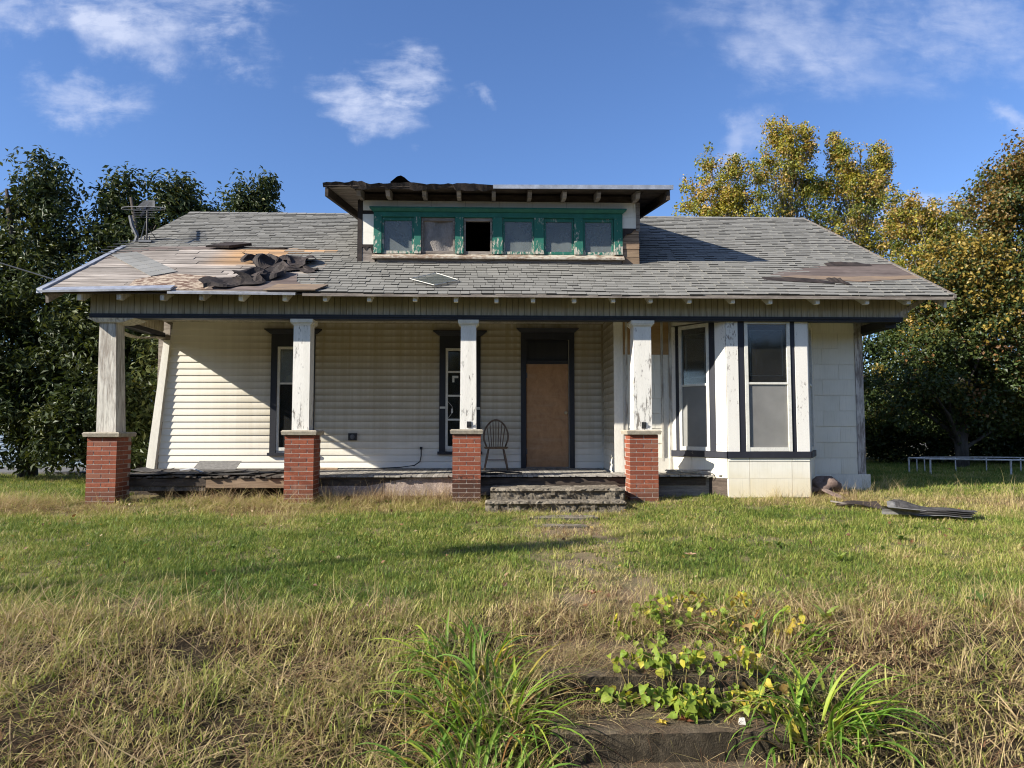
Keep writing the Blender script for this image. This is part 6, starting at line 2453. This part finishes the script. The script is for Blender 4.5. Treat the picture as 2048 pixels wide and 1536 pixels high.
def scatter(name, pts, idx, rot, scl, dry, objs, label):
    """one grass object: tufts set on points by a node group"""
    col = bpy.data.collections.new(name + '_tufts')
    for i, o in enumerate(objs):
        o.name = '%s_tuft_%02d' % (name, i)
        col.objects.link(o)
    me = bpy.data.meshes.new(name)
    me.vertices.add(len(pts))
    me.vertices.foreach_set('co', np.asarray(pts, np.float32).ravel())
    for nm, typ, key, arr in (('pick', 'INT', 'value', idx), ('turn', 'FLOAT_VECTOR', 'vector', rot), ('size', 'FLOAT_VECTOR', 'vector', scl), ('dry', 'FLOAT', 'value', dry)):
        a = me.attributes.new(nm, typ, 'POINT')
        a.data.foreach_set(key, np.asarray(arr, np.int32 if typ == 'INT' else np.float32).ravel())
    me.update()
    o = bpy.data.objects.new(name, me)
    COL.objects.link(o)
    ng = bpy.data.node_groups.new(name + '_nodes', 'GeometryNodeTree')
    ng.interface.new_socket('Geometry', in_out='INPUT', socket_type='NodeSocketGeometry')
    ng.interface.new_socket('Geometry', in_out='OUTPUT', socket_type='NodeSocketGeometry')
    N, L = ng.nodes, ng.links
    gi, go = N.new('NodeGroupInput'), N.new('NodeGroupOutput')
    ci = N.new('GeometryNodeCollectionInfo')
    ci.inputs[0].default_value = col
    ci.inputs['Separate Children'].default_value = True
    ci.inputs['Reset Children'].default_value = True
    ip = N.new('GeometryNodeInstanceOnPoints')
    ip.inputs['Pick Instance'].default_value = True

    def named(nm, dt):
        n = N.new('GeometryNodeInputNamedAttribute')
        n.data_type = dt
        n.inputs['Name'].default_value = nm
        return n.outputs[0]
    L.new(gi.outputs[0], ip.inputs['Points'])
    L.new(ci.outputs[0], ip.inputs['Instance'])
    L.new(named('pick', 'INT'), ip.inputs['Instance Index'])
    L.new(named('turn', 'FLOAT_VECTOR'), ip.inputs['Rotation'])
    L.new(named('size', 'FLOAT_VECTOR'), ip.inputs['Scale'])
    L.new(ip.outputs[0], go.inputs[0])
    md = o.modifiers.new('scatter', 'NODES')
    md.node_group = ng
    me.materials.append(M_grass)
    o['kind'] = 'stuff'
    tag(o, label, 'grass')
    return o


def blocked(x, y):
    """where no grass can grow: house, piers, slabs"""
    b = (y > 11.72) & (x > -6.2) & (x < 3.9) & (y < 21)
    b |= (y > 12.38) & (x > 3) & (x < 6.66) & (y < 21)
    b |= (y > 11.48) & (x > 3.86) & (x < 5.25) & (y < 12.4)
    b |= (y > 10.72) & (y < 11.8) & (x > 0.0) & (x < 2.1)
    for px in (-6.06, -3.0, -0.36, 2.48):
        b |= (np.abs(x - px) < 0.24) & (y > 11.34) & (y < 11.85)
    b |= (x > 0.36) & (x < 1.74) & (y > 3.3) & (y < 5.12)
    b |= (x < -9.4) & (y > 18.1) & (y < 21.0)
    b |= (x < -10.8) & (y > 22.4)
    return b


def build_grass():
    rng = np.random.default_rng(77)
    lawn = [tuft('t', 44, 0.11, 0.030, 0.075, 0.0060, 1.25, 1.1, s, 3) for s in (1, 2, 3, 4)]
    lawn += [tuft('t', 22, 0.10, 0.05, 0.12, 0.0075, 1.0, 1.3, s, 3, (0.0, 0.6)) for s in (5, 6)]
    lawn += [tuft('t', 16, 0.10, 0.025, 0.06, 0.020, 1.3, 1.4, s, 3, (0.0, 0.35)) for s in (7, 8)]
    P, D, S, I = [], [], [], []

    def region(x0, x1, y0, y1, dens, smin, smax, picks, dryfn, mask=None):
        n = int((x1 - x0) * (y1 - y0) * dens)
        x, y = rng.uniform(x0, x1, n), rng.uniform(y0, y1, n)
        ok = ~blocked(x, y)
        # keep to what the camera could see, with a margin to either side
        ok &= (x > -0.80 * y - 1.2) & (x < 0.86 * y + 1.2)
        if mask is not None:
            ok &= mask(x, y)
        x, y = x[ok], y[ok]
        P.append(np.stack([x, y, gz(x, y)], 1))
        D.append(dryfn(x, y))
        S.append(rng.uniform(smin, smax, len(x)))
        I.append(rng.choice(picks, len(x)))

    def dry_lawn(x, y):
        d = 0.225 + 0.62 * (fbm(x, y, 0.75, 1) - 0.45) + 0.45 * (fbm(x, y, 2.6, 5) - 0.5)
        d += 0.50 * np.exp(-((x - 1.05) / 0.55) ** 2) * np.clip((fbm(x, y, 1.5, 9)) * 1.7, 0, 1)
        d += 0.50 * np.exp(-((y - 11.1) / 0.55) ** 2) * (0.4 + 0.8 * vnoise(x, y, 0.9, 12)) * np.where((x > 2.2) & (x < 4), 0.3, 1)
        d += 0.42 * np.clip((6.35 + 1.1 * (fbm(x, y, 0.9, 41) - 0.5) - y) / 0.7, 0, 1)
        d += 0.25 * np.clip((x - 4.0) / 2.0, 0, 1) * np.clip((8.5 - y) / 2, 0, 1)
        return np.clip(d + rng.normal(0, 0.06, len(x)), 0.02, 0.92)
    def thin(x, y):
        w = np.clip(1.5 - np.abs(x - 1.05) / 0.55, 0, 1) * (0.45 + 0.85 * vnoise(x, y, 1.6, 71))
        gap = np.clip((fbm(x, y, 2.2, 73) - 0.62) * 6, 0, 0.8)
        return rng.random(len(x)) > np.maximum(np.clip(w, 0, 0.9), gap)
    region(-8, 9, 5.5, 8.2, 230, 0.75, 1.35, [0, 1, 2, 3, 4, 5], dry_lawn, thin)
    region(-12, 13, 8.2, 11.75, 170, 0.8, 1.35, [0, 1, 2, 3, 4, 5], dry_lawn, thin)
    region(5.3, 22, 11.7, 24, 60, 1.0, 1.8, [0, 1, 2, 3, 4], dry_lawn)
    region(-22, -6.2, 11.7, 18.2, 60, 1.0, 1.8, [0, 1, 2, 3, 4], dry_lawn)
    region(-22, -6.2, 21, 22.4, 30, 1.0, 1.8, [0, 1, 2, 3], dry_lawn)
    region(-5, 6, 3.2, 5.8, 60, 0.9, 1.8, [0, 1, 2, 3, 4, 5], lambda x, y: np.clip(0.50 + 0.7 * (fbm(x, y, 1.2, 3) - 0.45) + rng.normal(0, 0.08, len(x)), 0.05, 0.95))
    region(-9, 10, 5.9, 11.5, 40, 0.7, 1.5, [6, 7], lambda x, y: np.clip(0.2 + 0.3 * rng.random(len(x)), 0, 1), lambda x, y: fbm(x, y, 1.1, 81) > 0.52)
    p = np.concatenate(P)
    n = len(p)
    rot = np.stack([rng.normal(0, 0.12, n), rng.normal(0, 0.12, n), rng.uniform(0, 6.28, n)], 1)
    s = np.concatenate(S)
    scatter('grass', p, np.concatenate(I), rot, np.stack([s, s, s * rng.uniform(0.7, 1.3, n)], 1), np.concatenate(D), lawn, 'short patchy lawn grass in front of and beside the house')
    # long dry grass on the bank by the street
    P, D, S, I = [], [], [], []
    long_ = [tuft('t', 20, 0.18, 0.22, 0.55, 0.0066, 1.75, 0.6, s, 6, (0.1, 1.0), 0.85) for s in (11, 12, 13, 14)]
    long_ += [tuft('t', 8, 0.16, 0.40, 0.85, 0.0068, 1.6, 0.5, s, 7, (0.6, 1.0), 0.75) for s in (15, 16)]
    long_ += [tuft('t', 16, 0.12, 0.10, 0.26, 0.0100, 0.9, 1.4, s, 5, (0.0, 0.4)) for s in (17, 18)]
    long_ += [tuft('t', 13, 0.09, 0.22, 0.52, 0.0050, 0.55, 0.8, s, 6, (0.35, 1.0)) for s in (19, 20)]

    def dry_bank(x, y):
        return np.clip(0.70 + 1.30 * (fbm(x, y, 1.3, 21) - 0.5) + 0.12 * (x > 2.2) + rng.normal(0, 0.10, len(x)), 0.08, 0.95)

    def keep(x, y):
        return rng.random(len(x)) < np.clip((fbm(x, y, 1.9, 31) - 0.22) * 2.6, 0.05, 1)
    region(-5, 6, 3.1, 5.85, 120, 0.5, 1.0, [0, 1, 2, 3, 4, 5, 6, 7], dry_bank, keep)
    region(-6.5, 7.5, 5.2, 6.9, 60, 0.25, 0.6, [0, 1, 2, 3, 6], dry_bank, lambda x, y: (fbm(x, y, 1.6, 31) > 0.3) & (y < 5.5 + 2.2 * fbm(x, y, 0.8, 43)))
    region(2.6, 6.5, 5.4, 8.0, 26, 0.35, 0.65, [0, 1, 2, 3, 6], dry_bank, keep)
    # weeds and stubble along the porch and piers
    def dry_foot(x, y):
        return np.clip(0.62 + 0.5 * (vnoise(x, y, 1.3, 8) - 0.4), 0.2, 0.98)
    region(-8.2, -0.1, 11.05, 11.74, 80, 0.3, 0.8, [8, 9, 8, 9, 0, 6], dry_foot, lambda x, y: vnoise(x, y, 0.7, 17) > 0.30)
    region(-2.9, -0.4, 11.3, 11.76, 120, 0.4, 0.95, [8, 9], lambda x, y: np.full(len(x), 0.8))
    region(3.9, 6.0, 11.0, 11.5, 90, 0.3, 0.75, [8, 9, 6], lambda x, y: np.clip(0.4 + 0.7 * vnoise(x, y, 1.5, 9), 0, 0.95))
    region(-4.5, 5.5, 3.4, 6.1, 12, 0.5, 1.1, [8, 9], lambda x, y: np.clip(0.3 + 0.6 * rng.random(len(x)), 0, 1))
    region(5.6, 8.5, 10.6, 12.6, 12, 0.4, 1.0, [8, 9], lambda x, y: np.full(len(x), 0.65))
    region(-8.2, -0.1, 10.8, 11.72, 105, 0.4, 1.0, [0, 1, 2, 3, 4, 6], dry_foot, lambda x, y: vnoise(x, y, 0.8, 14) > 0.25)
    region(2.1, 8.5, 11.0, 12.4, 40, 0.3, 0.65, [0, 1, 2, 3, 6, 7], lambda x, y: np.clip(0.35 + 0.6 * (vnoise(x, y, 1.1, 8) - 0.3), 0.1, 0.95), lambda x, y: vnoise(x, y, 0.9, 15) > 0.35)
    region(-0.3, 2.5, 10.15, 10.75, 75, 0.3, 0.65, [0, 1, 2, 6], lambda x, y: np.clip(0.75 + 0.3 * (vnoise(x, y, 3, 8) - 0.5), 0.2, 0.98))
    region(0.30, 1.80, 5.05, 5.7, 170, 0.35, 0.7, [0, 1, 2, 3, 4], lambda x, y: np.full(len(x), 0.78))
    region(-8, 9, 6.0, 11.2, 12, 0.14, 0.32, [4, 5, 6, 7], lambda x, y: np.clip(0.35 + 0.7 * (vnoise(x, y, 0.7, 61) - 0.5), 0.05, 0.9))
    region(-3.5, 4.5, 3.6, 5.6, 14, 0.7, 1.15, [4, 5], lambda x, y: np.full(len(x), 0.66))
    region(0.16, 0.62, 4.0, 5.2, 110, 0.5, 0.9, [0, 1, 2, 3, 4, 5], lambda x, y: np.full(len(x), 0.7))
    for k, y0, y1, zz in ((26, 4.2, 4.6, -0.66), (44, 4.64, 5.1, -0.49)):
        x, y = 0.36 + 0.35 * rng.random(k) ** 1.6, rng.uniform(y0, y1, k)
        P.append(np.stack([x, y, np.full(k, zz)], 1))
        D.append(rng.uniform(0.5, 0.95, k))
        S.append(rng.uniform(0.4, 0.75, k))
        I.append(rng.choice([0, 1, 2, 3, 4], k))
    # straw lying on the garden steps
    for y0, y1, zz, k in ((4.20, 4.60, -0.635, 70), (4.64, 5.14, -0.465, 330), (3.4, 4.14, -0.80, 110)):
        x, y = rng.uniform(0.38, 1.72, k), rng.uniform(y0, y1, k)
        P.append(np.stack([x, y, np.full(k, zz - 0.012)], 1))
        D.append(rng.uniform(0.6, 0.95, k))
        S.append(rng.uniform(0.25, 0.55, k))
        I.append(rng.choice([0, 1, 2, 3], k))
    p = np.concatenate(P)
    n = len(p)
    rot = np.stack([rng.normal(0, 0.25, n), rng.normal(0, 0.25, n), rng.uniform(0, 6.28, n)], 1)
    s = np.concatenate(S)
    scatter('dry_grass', p, np.concatenate(I), rot, np.stack([s, s, s * rng.uniform(0.6, 1.15, n)], 1), np.concatenate(D), long_, 'long tangled dry grass on the bank by the street')


build_grass()


# ------------------------------------------------------------------ plants in front
def ribbon_clump(name, label, cat, cx, cy, n, lmin, lmax, width, pal, seed, spread=0.16, group=None, bias=(0, 0)):
    """strap leaves that rise from the crown and arch over"""
    rng = np.random.default_rng(seed)
    t = thing(name, label, cat, (cx, cy, float(gz(cx, cy))), group)
    V, F, T = [], [], []
    for b in range(n):
        a = rng.uniform(0, 6.28)
        r = spread * math.sqrt(rng.random())
        x, y = cx + r * math.cos(a) * 1.6, cy + r * math.sin(a)
        p = np.array([x, y, float(gz(x, y)) - 0.02])
        th = a + rng.normal(0, 0.7)
        d = np.array([math.cos(th) + bias[0], math.sin(th) * 0.8 + bias[1] - 0.1, 0])
        d /= np.linalg.norm(d)
        s = np.array([-d[1], d[0], 0])
        L = rng.uniform(lmin, lmax)
        ang = rng.uniform(0.2, 1.0)
        cv = rng.uniform(1.2, 3.0)
        w = width * rng.uniform(0.7, 1.2)
        seg = 9
        base = len(V)
        c = np.array(pal[rng.choice(len(pal), p=np.array([q[1] for q in pal]) / sum(q[1] for q in pal))][0]) * rng.uniform(0.75, 1.25)
        dead = rng.random() < 0.16
        if dead:
            c = np.array(((0.34, 0.23, 0.10), (0.24, 0.14, 0.06), (0.42, 0.33, 0.17))[rng.integers(3)]) * rng.uniform(0.7, 1.1)
            ang, cv, w = rng.uniform(0.8, 1.3), rng.uniform(0.6, 1.6), w * 0.6
        kink = rng.integers(4, 8) if rng.random() < 0.22 else 99
        tw = rng.normal(0, 0.5)
        q = p
        for k in range(seg + 1):
            f = k / seg
            ww = w * 0.5 * (0.7 + 0.5 * math.sin(math.pi * min(1, f * 1.3 + 0.1))) * (1 - f ** 3)
            up = np.array([0, 0, 1.0]) * math.sin(ang) - d * math.cos(ang)
            ss = s * math.cos(tw * f) + up * math.sin(tw * f)
            V += [q - ss * ww + up * ww * 0.35, q - up * ww * 0.1, q + ss * ww + up * ww * 0.35]
            q = q + (L / seg) * (np.array([0, 0, 1]) * math.cos(ang) + d * math.sin(ang))
            ang += cv / seg * (0.4 + 1.2 * f) + (0.9 if k == kink else 0)
            if ang > 2.7:
                ang = 2.7
        for k in range(seg):
            i = base + 3 * k
            F += [(i, i + 1, i + 4, i + 3), (i + 1, i + 2, i + 5, i + 4)]
            cc = c if k < seg - 1 or rng.random() < 0.7 else np.array([0.40, 0.24, 0.08])
            T += [cc, cc]
    add_obj('foliage', V, F, M_blade, t, True, T)
    return t


LILY = [((0.11, 0.21, 0.028), 4), ((0.18, 0.29, 0.035), 4), ((0.28, 0.34, 0.045), 2), ((0.40, 0.33, 0.06), 0.6), ((0.32, 0.16, 0.05), 0.25)]


def build_plants():
    G = 'strap-leaved lily clumps beside the garden steps'
    ribbon_clump('lily_clump', 'big green lily clump arching over the mossy steps from the street side', 'plant', 0.02, 4.42, 115, 0.42, 0.74, 0.019, LILY, 1, 0.20, G)
    ribbon_clump('lily_clump', 'small green lily tuft behind the big clump, near the dry grass', 'plant', -0.12, 5.0, 75, 0.32, 0.58, 0.018, LILY, 2, 0.20, G)
    ribbon_clump('lily_clump', 'lowest lily clump, its leaves cut off by the picture bottom', 'plant', -0.05, 3.95, 80, 0.36, 0.62, 0.018, LILY, 3, 0.22, G)
    ribbon_clump('lily_clump', 'dense bright lily clump drooping at the far end of the lower step', 'plant', 1.98, 4.35, 130, 0.42, 0.72, 0.019, LILY, 4, 0.20, G, (-0.1, -0.5))
    ribbon_clump('lily_clump', 'yellowing lily clump at the top of the bank above the vine', 'plant', 2.02, 5.25, 90, 0.24, 0.46, 0.016, LILY, 5, 0.24, G)
    # vine of heart-shaped leaves over the steps
    rng = np.random.default_rng(9)
    t = thing('vine', 'yellow-green vine with heart-shaped leaves sprawling over the garden steps', 'vine', (1.2, 4.7, -0.47))
    outl = [(0.0, 0.05), (0.20, -0.02), (0.40, 0.10), (0.45, 0.30), (0.30, 0.58), (0.12, 0.82), (0.0, 1.0), (-0.12, 0.82), (-0.30, 0.58), (-0.45, 0.30), (-0.40, 0.10), (-0.20, -0.02)]
    metas, shapes = [], []
    for k in range(10):
        c = np.array(((0.17, 0.245, 0.032), (0.24, 0.30, 0.038), (0.42, 0.38, 0.05), (0.48, 0.38, 0.045), (0.14, 0.20, 0.028), (0.36, 0.36, 0.045), (0.46, 0.33, 0.05), (0.21, 0.27, 0.035), (0.30, 0.19, 0.06), (0.19, 0.27, 0.035))[k])
        fold, curl, wv = rng.uniform(0.05, 0.55), rng.uniform(-0.1, 0.55), rng.uniform(0, 0.10)
        pts = [(x * rng.uniform(0.85, 1.15), y * rng.uniform(0.92, 1.06)) for x, y in outl] + [(0, 0.30), (0, 0.62)]
        vs = [(x, y, fold * abs(x) - curl * y * y + wv * math.sin(9 * y + 5 * x + k)) for x, y in pts]
        fs = [(12, i, i + 1) for i in (0, 1, 2)] + [(12, 3, 4), (12, 4, 13), (13, 4, 5), (13, 5, 6), (13, 6, 7), (13, 7, 8), (12, 13, 8), (12, 8, 9)] + [(12, i, (i + 1) % 12) for i in (9, 10, 11)]
        cols = [c * rng.uniform(0.85, 1.15) for _ in fs]
        o = add_obj('leaf', vs, fs, M_blade, None, True, cols)
        metas.append(o.data)
        shapes.append((np.array(vs), np.array(fs), np.array(cols)))
        bpy.data.objects.remove(o)
    from mathutils import Euler
    massV, massF, massT = [], [], []

    def top(x, y):
        if 0.36 < x < 1.74:
            if 4.16 < y < 4.60:
                return -0.635
            if 4.60 <= y < 5.10:
                return -0.465
        return float(gz(x, y))
    M_stem = m_generic('vine_stem', (0.16, 0.15, 0.04), (0.25, 0.17, 0.06), (20, 20, 20), 0.7, 0.0, 0.1)
    nleaf = 0
    root = np.array(t.location)
    for st in range(46):
        if st < 28:
            x, y = rng.uniform(0.80, 1.75), rng.uniform(4.34, 4.66)
        else:
            x, y = rng.uniform(1.0, 2.35), rng.uniform(4.9, 5.7)
        th = rng.uniform(0, 6.28)
        pts = []
        z = top(x, y) + 0.02
        for k in range(8):
            zz = top(x, y) + 0.02 + 0.07 * rng.random() * math.sin(math.pi * k / 7) + 0.035 * (k > 1)
            pts.append((x, y, zz))
            if k > 0:
                for _ in range(2):
                    kind = int(rng.choice([0, 1, 1, 4, 7, 7, 9, 9, 5, 2] if x < 1.55 else [1, 5, 2, 3, 6, 7, 8, 9]))
                    sz = rng.uniform(0.035, 0.078)
                    loc = Vector((x + rng.normal(0, 0.03), y + rng.normal(0, 0.03), zz + rng.uniform(-0.02, 0.05)))
                    eul = Euler((rng.normal(-0.75, 0.5), rng.normal(0, 0.45), rng.normal(math.pi, 1.0)))
                    if nleaf < 290:
                        o = bpy.data.objects.new('leaf', metas[kind])
                        COL.objects.link(o)
                        o.parent = t
                        o.location = loc - t.location
                        o.rotation_euler = eul
                        o.scale = (sz, sz, sz)
                    else:
                        v, f, c = shapes[kind]
                        M = np.array(eul.to_matrix())
                        massF.append(f + sum(len(q) for q in massV))
                        massV.append((v * sz) @ M.T + np.array(loc))
                        massT.append(c)
                    nleaf += 1
            th += rng.normal(0, 0.6)
            x += 0.065 * math.cos(th)
            y = y + 0.055 * math.sin(th)
            if st < 28:
                y = min(max(y, 4.30), 4.72)
                x = min(max(x, 0.70), 1.85)
        sm = MB()
        sm.tube(pts, 0.0028, 4, cap=False)
        sm.build('stem', M_stem, t)
    if massV:
        o = add_obj('leaf_mass', np.concatenate(massV), np.concatenate(massF), M_blade, t, True, np.concatenate(massT))
        o['kind'] = 'stuff'

    # fallen leaves
    def fallen(x, y, z, sz, col, rot, label):
        vs = []
        lob = [0.35, 0.95, 0.55, 1.0, 0.5, 0.9, 0.45, 0.8, 0.4, 0.75, 0.45, 0.95, 0.5, 0.9]
        n = len(lob)
        for i in range(n):
            a = 2 * math.pi * i / n
            vs.append((x + sz * lob[i] * math.cos(a + rot), y + sz * lob[i] * 0.8 * math.sin(a + rot), z + 0.012 + 0.25 * sz * abs(math.sin(2 * a + rot))))
        vs.append((x, y, z + 0.01))
        o = add_obj('fallen_leaf', vs, [(n, i, (i + 1) % n) for i in range(n)], M_leaf, None, False, [col] * n)
        tag(o, label, 'leaf', 'fallen leaves')
    fallen(1.17, 4.30, -0.635, 0.075, (0.17, 0.06, 0.03), 0.3, 'brown lobed leaf lying on the lower mossy step under the vine')
    fallen(1.02, 4.27, -0.635, 0.05, (0.50, 0.36, 0.05), 1.3, 'small yellow leaf on the step just beside the brown lobed leaf')
    fallen(2.10, 7.45, float(gz(2.1, 7.45)) + 0.06, 0.075, (0.48, 0.30, 0.20), 0.7, 'pinkish tan leaf lying alone on the lawn')
    fallen(0.88, 6.0, float(gz(0.88, 6.0)) + 0.07, 0.09, (0.24, 0.10, 0.04), 2.0, 'curled rust-brown leaf at the top of the old walk')
    m = MB()
    m.add([(1.47, 4.25, -0.632), (1.51, 4.24, -0.632), (1.52, 4.28, -0.632), (1.48, 4.29, -0.632), (1.475, 4.255, -0.60), (1.505, 4.247, -0.595), (1.51, 4.275, -0.60), (1.485, 4.283, -0.605)],
          [(3, 2, 1, 0), (4, 5, 6, 7), (0, 1, 5, 4), (1, 2, 6, 5), (2, 3, 7, 6), (3, 0, 4, 7)])
    tag(m.build('white_pebble', M_storm), 'small white pebble on the front edge of the lower mossy step', 'pebble')

    n = 260
    x, y = rng.uniform(-6, 8, n), rng.uniform(5.6, 11.2, n)
    ok = ~blocked(x, y)
    x, y = x[ok], y[ok]
    n = len(x)
    global RNG
    RNG = np.random.default_rng(4)
    cc = np.stack([x, y, gz(x, y) + rng.uniform(0.03, 0.07, n)], 1)
    nn = rng.normal(size=(n, 3)) * 0.5 + np.array([0, -0.3, 1.0])
    pc = np.array([[0.22, 0.11, 0.05], [0.36, 0.25, 0.07], [0.15, 0.075, 0.04], [0.40, 0.30, 0.17]])[rng.integers(0, 4, n)]
    V, F, T = leaf_cloud(cc, nn, rng.uniform(0.03, 0.065, n), pc, 0.7)
    o = add_obj('leaf_litter', V, F, M_leaf, tint=T)
    o['kind'] = 'stuff'
    tag(o, 'small dry leaves scattered over the lawn', 'leaves')

    # broad-leaved weeds in the lawn
    def weed_mesh(seed, nl, L, pal, up):
        rng = np.random.default_rng(seed)
        V, F, T = [], [], []
        for k in range(nl):
            th = 6.28 * k / nl + rng.normal(0, 0.3)
            d = np.array([math.cos(th), math.sin(th), 0])
            s = np.array([-d[1], d[0], 0])
            ang = rng.uniform(*up)
            q = np.array([0, 0, 0.0])
            l = L * rng.uniform(0.6, 1.2)
            c = np.array(pal[rng.integers(len(pal))]) * rng.uniform(0.8, 1.2)
            b = len(V)
            for i in range(6):
                f = i / 5
                w = l * 0.16 * math.sin(math.pi * (0.08 + 0.92 * f) ** 0.8) + 0.002
                V += [q - s * w + np.array([0, 0, 0.3 * w]), q, q + s * w + np.array([0, 0, 0.3 * w])]
                q = q + l / 5 * (np.array([0, 0, 1]) * math.cos(ang) + d * math.sin(ang))
                ang += 0.22
            for i in range(5):
                j = b + 3 * i
                F += [(j, j + 1, j + 4, j + 3), (j + 1, j + 2, j + 5, j + 4)]
                T += [c, c]
        o = add_obj('broadleaf_weed', V, F, M_blade, None, True, T)
        return o
    PG = [(0.09, 0.15, 0.03), (0.13, 0.19, 0.04)]
    PY = [(0.26, 0.32, 0.07), (0.22, 0.28, 0.06)]
    protos = [weed_mesh(1, 11, 0.12, PG, (0.3, 1.2)), weed_mesh(2, 8, 0.13, PY, (0.1, 0.9)), weed_mesh(3, 11, 0.09, PG, (0.5, 1.3))]
    spots = [(4.05, 5.85, 0, 'dark broad-leaved weed in the dry grass at the bank top'), (3.8, 4.35, 1, 'pale broad-leaved weed near the picture edge on the bank'),
             (2.68, 8.6, 2, 'flat weed rosette in the lawn below the bay window'), (3.3, 8.1, 2, "flat weed rosette in the lawn in line with the house's far corner"), (4.4, 7.9, 2, 'low weed rosette between the fallen shingles and the pale lone weed'), (4.9, 8.4, 0, 'dark broad weed just this side of the fallen shingle strip'), (1.95, 8.9, 2, 'low weed rosette beside the old walk near the porch steps'), (-1.5, 8.7, 2, 'flat weed rosette in the lawn between the second and third piers'), (-2.9, 8.2, 2, 'flat weed rosette on the pole shadow before the second pier'), (5.5, 9.1, 2, 'weed rosette touching the end of the fallen shingle strip'), (3.65, 7.4, 1, 'pale yellow-green weed standing alone in the open lawn'),
             (2.62, 5.55, 1, 'upright light green weed right behind the yellowing lilies')]
    used = set()
    for x, y, k, lab in spots:
        if k in used:
            o = protos[k].copy()
            COL.objects.link(o)
        else:
            o = protos[k]
            used.add(k)
        o.location = (x, y, float(gz(x, y)) + 0.02)
        o.rotation_euler = (0, 0, rng.uniform(0, 6))
        s = rng.uniform(0.8, 1.2)
        o.scale = (s, s, s)
        tag(o, lab or 'flat rosette of dark green weed leaves in the short lawn', 'weed', 'broad-leaved weeds in the grass')


build_plants()
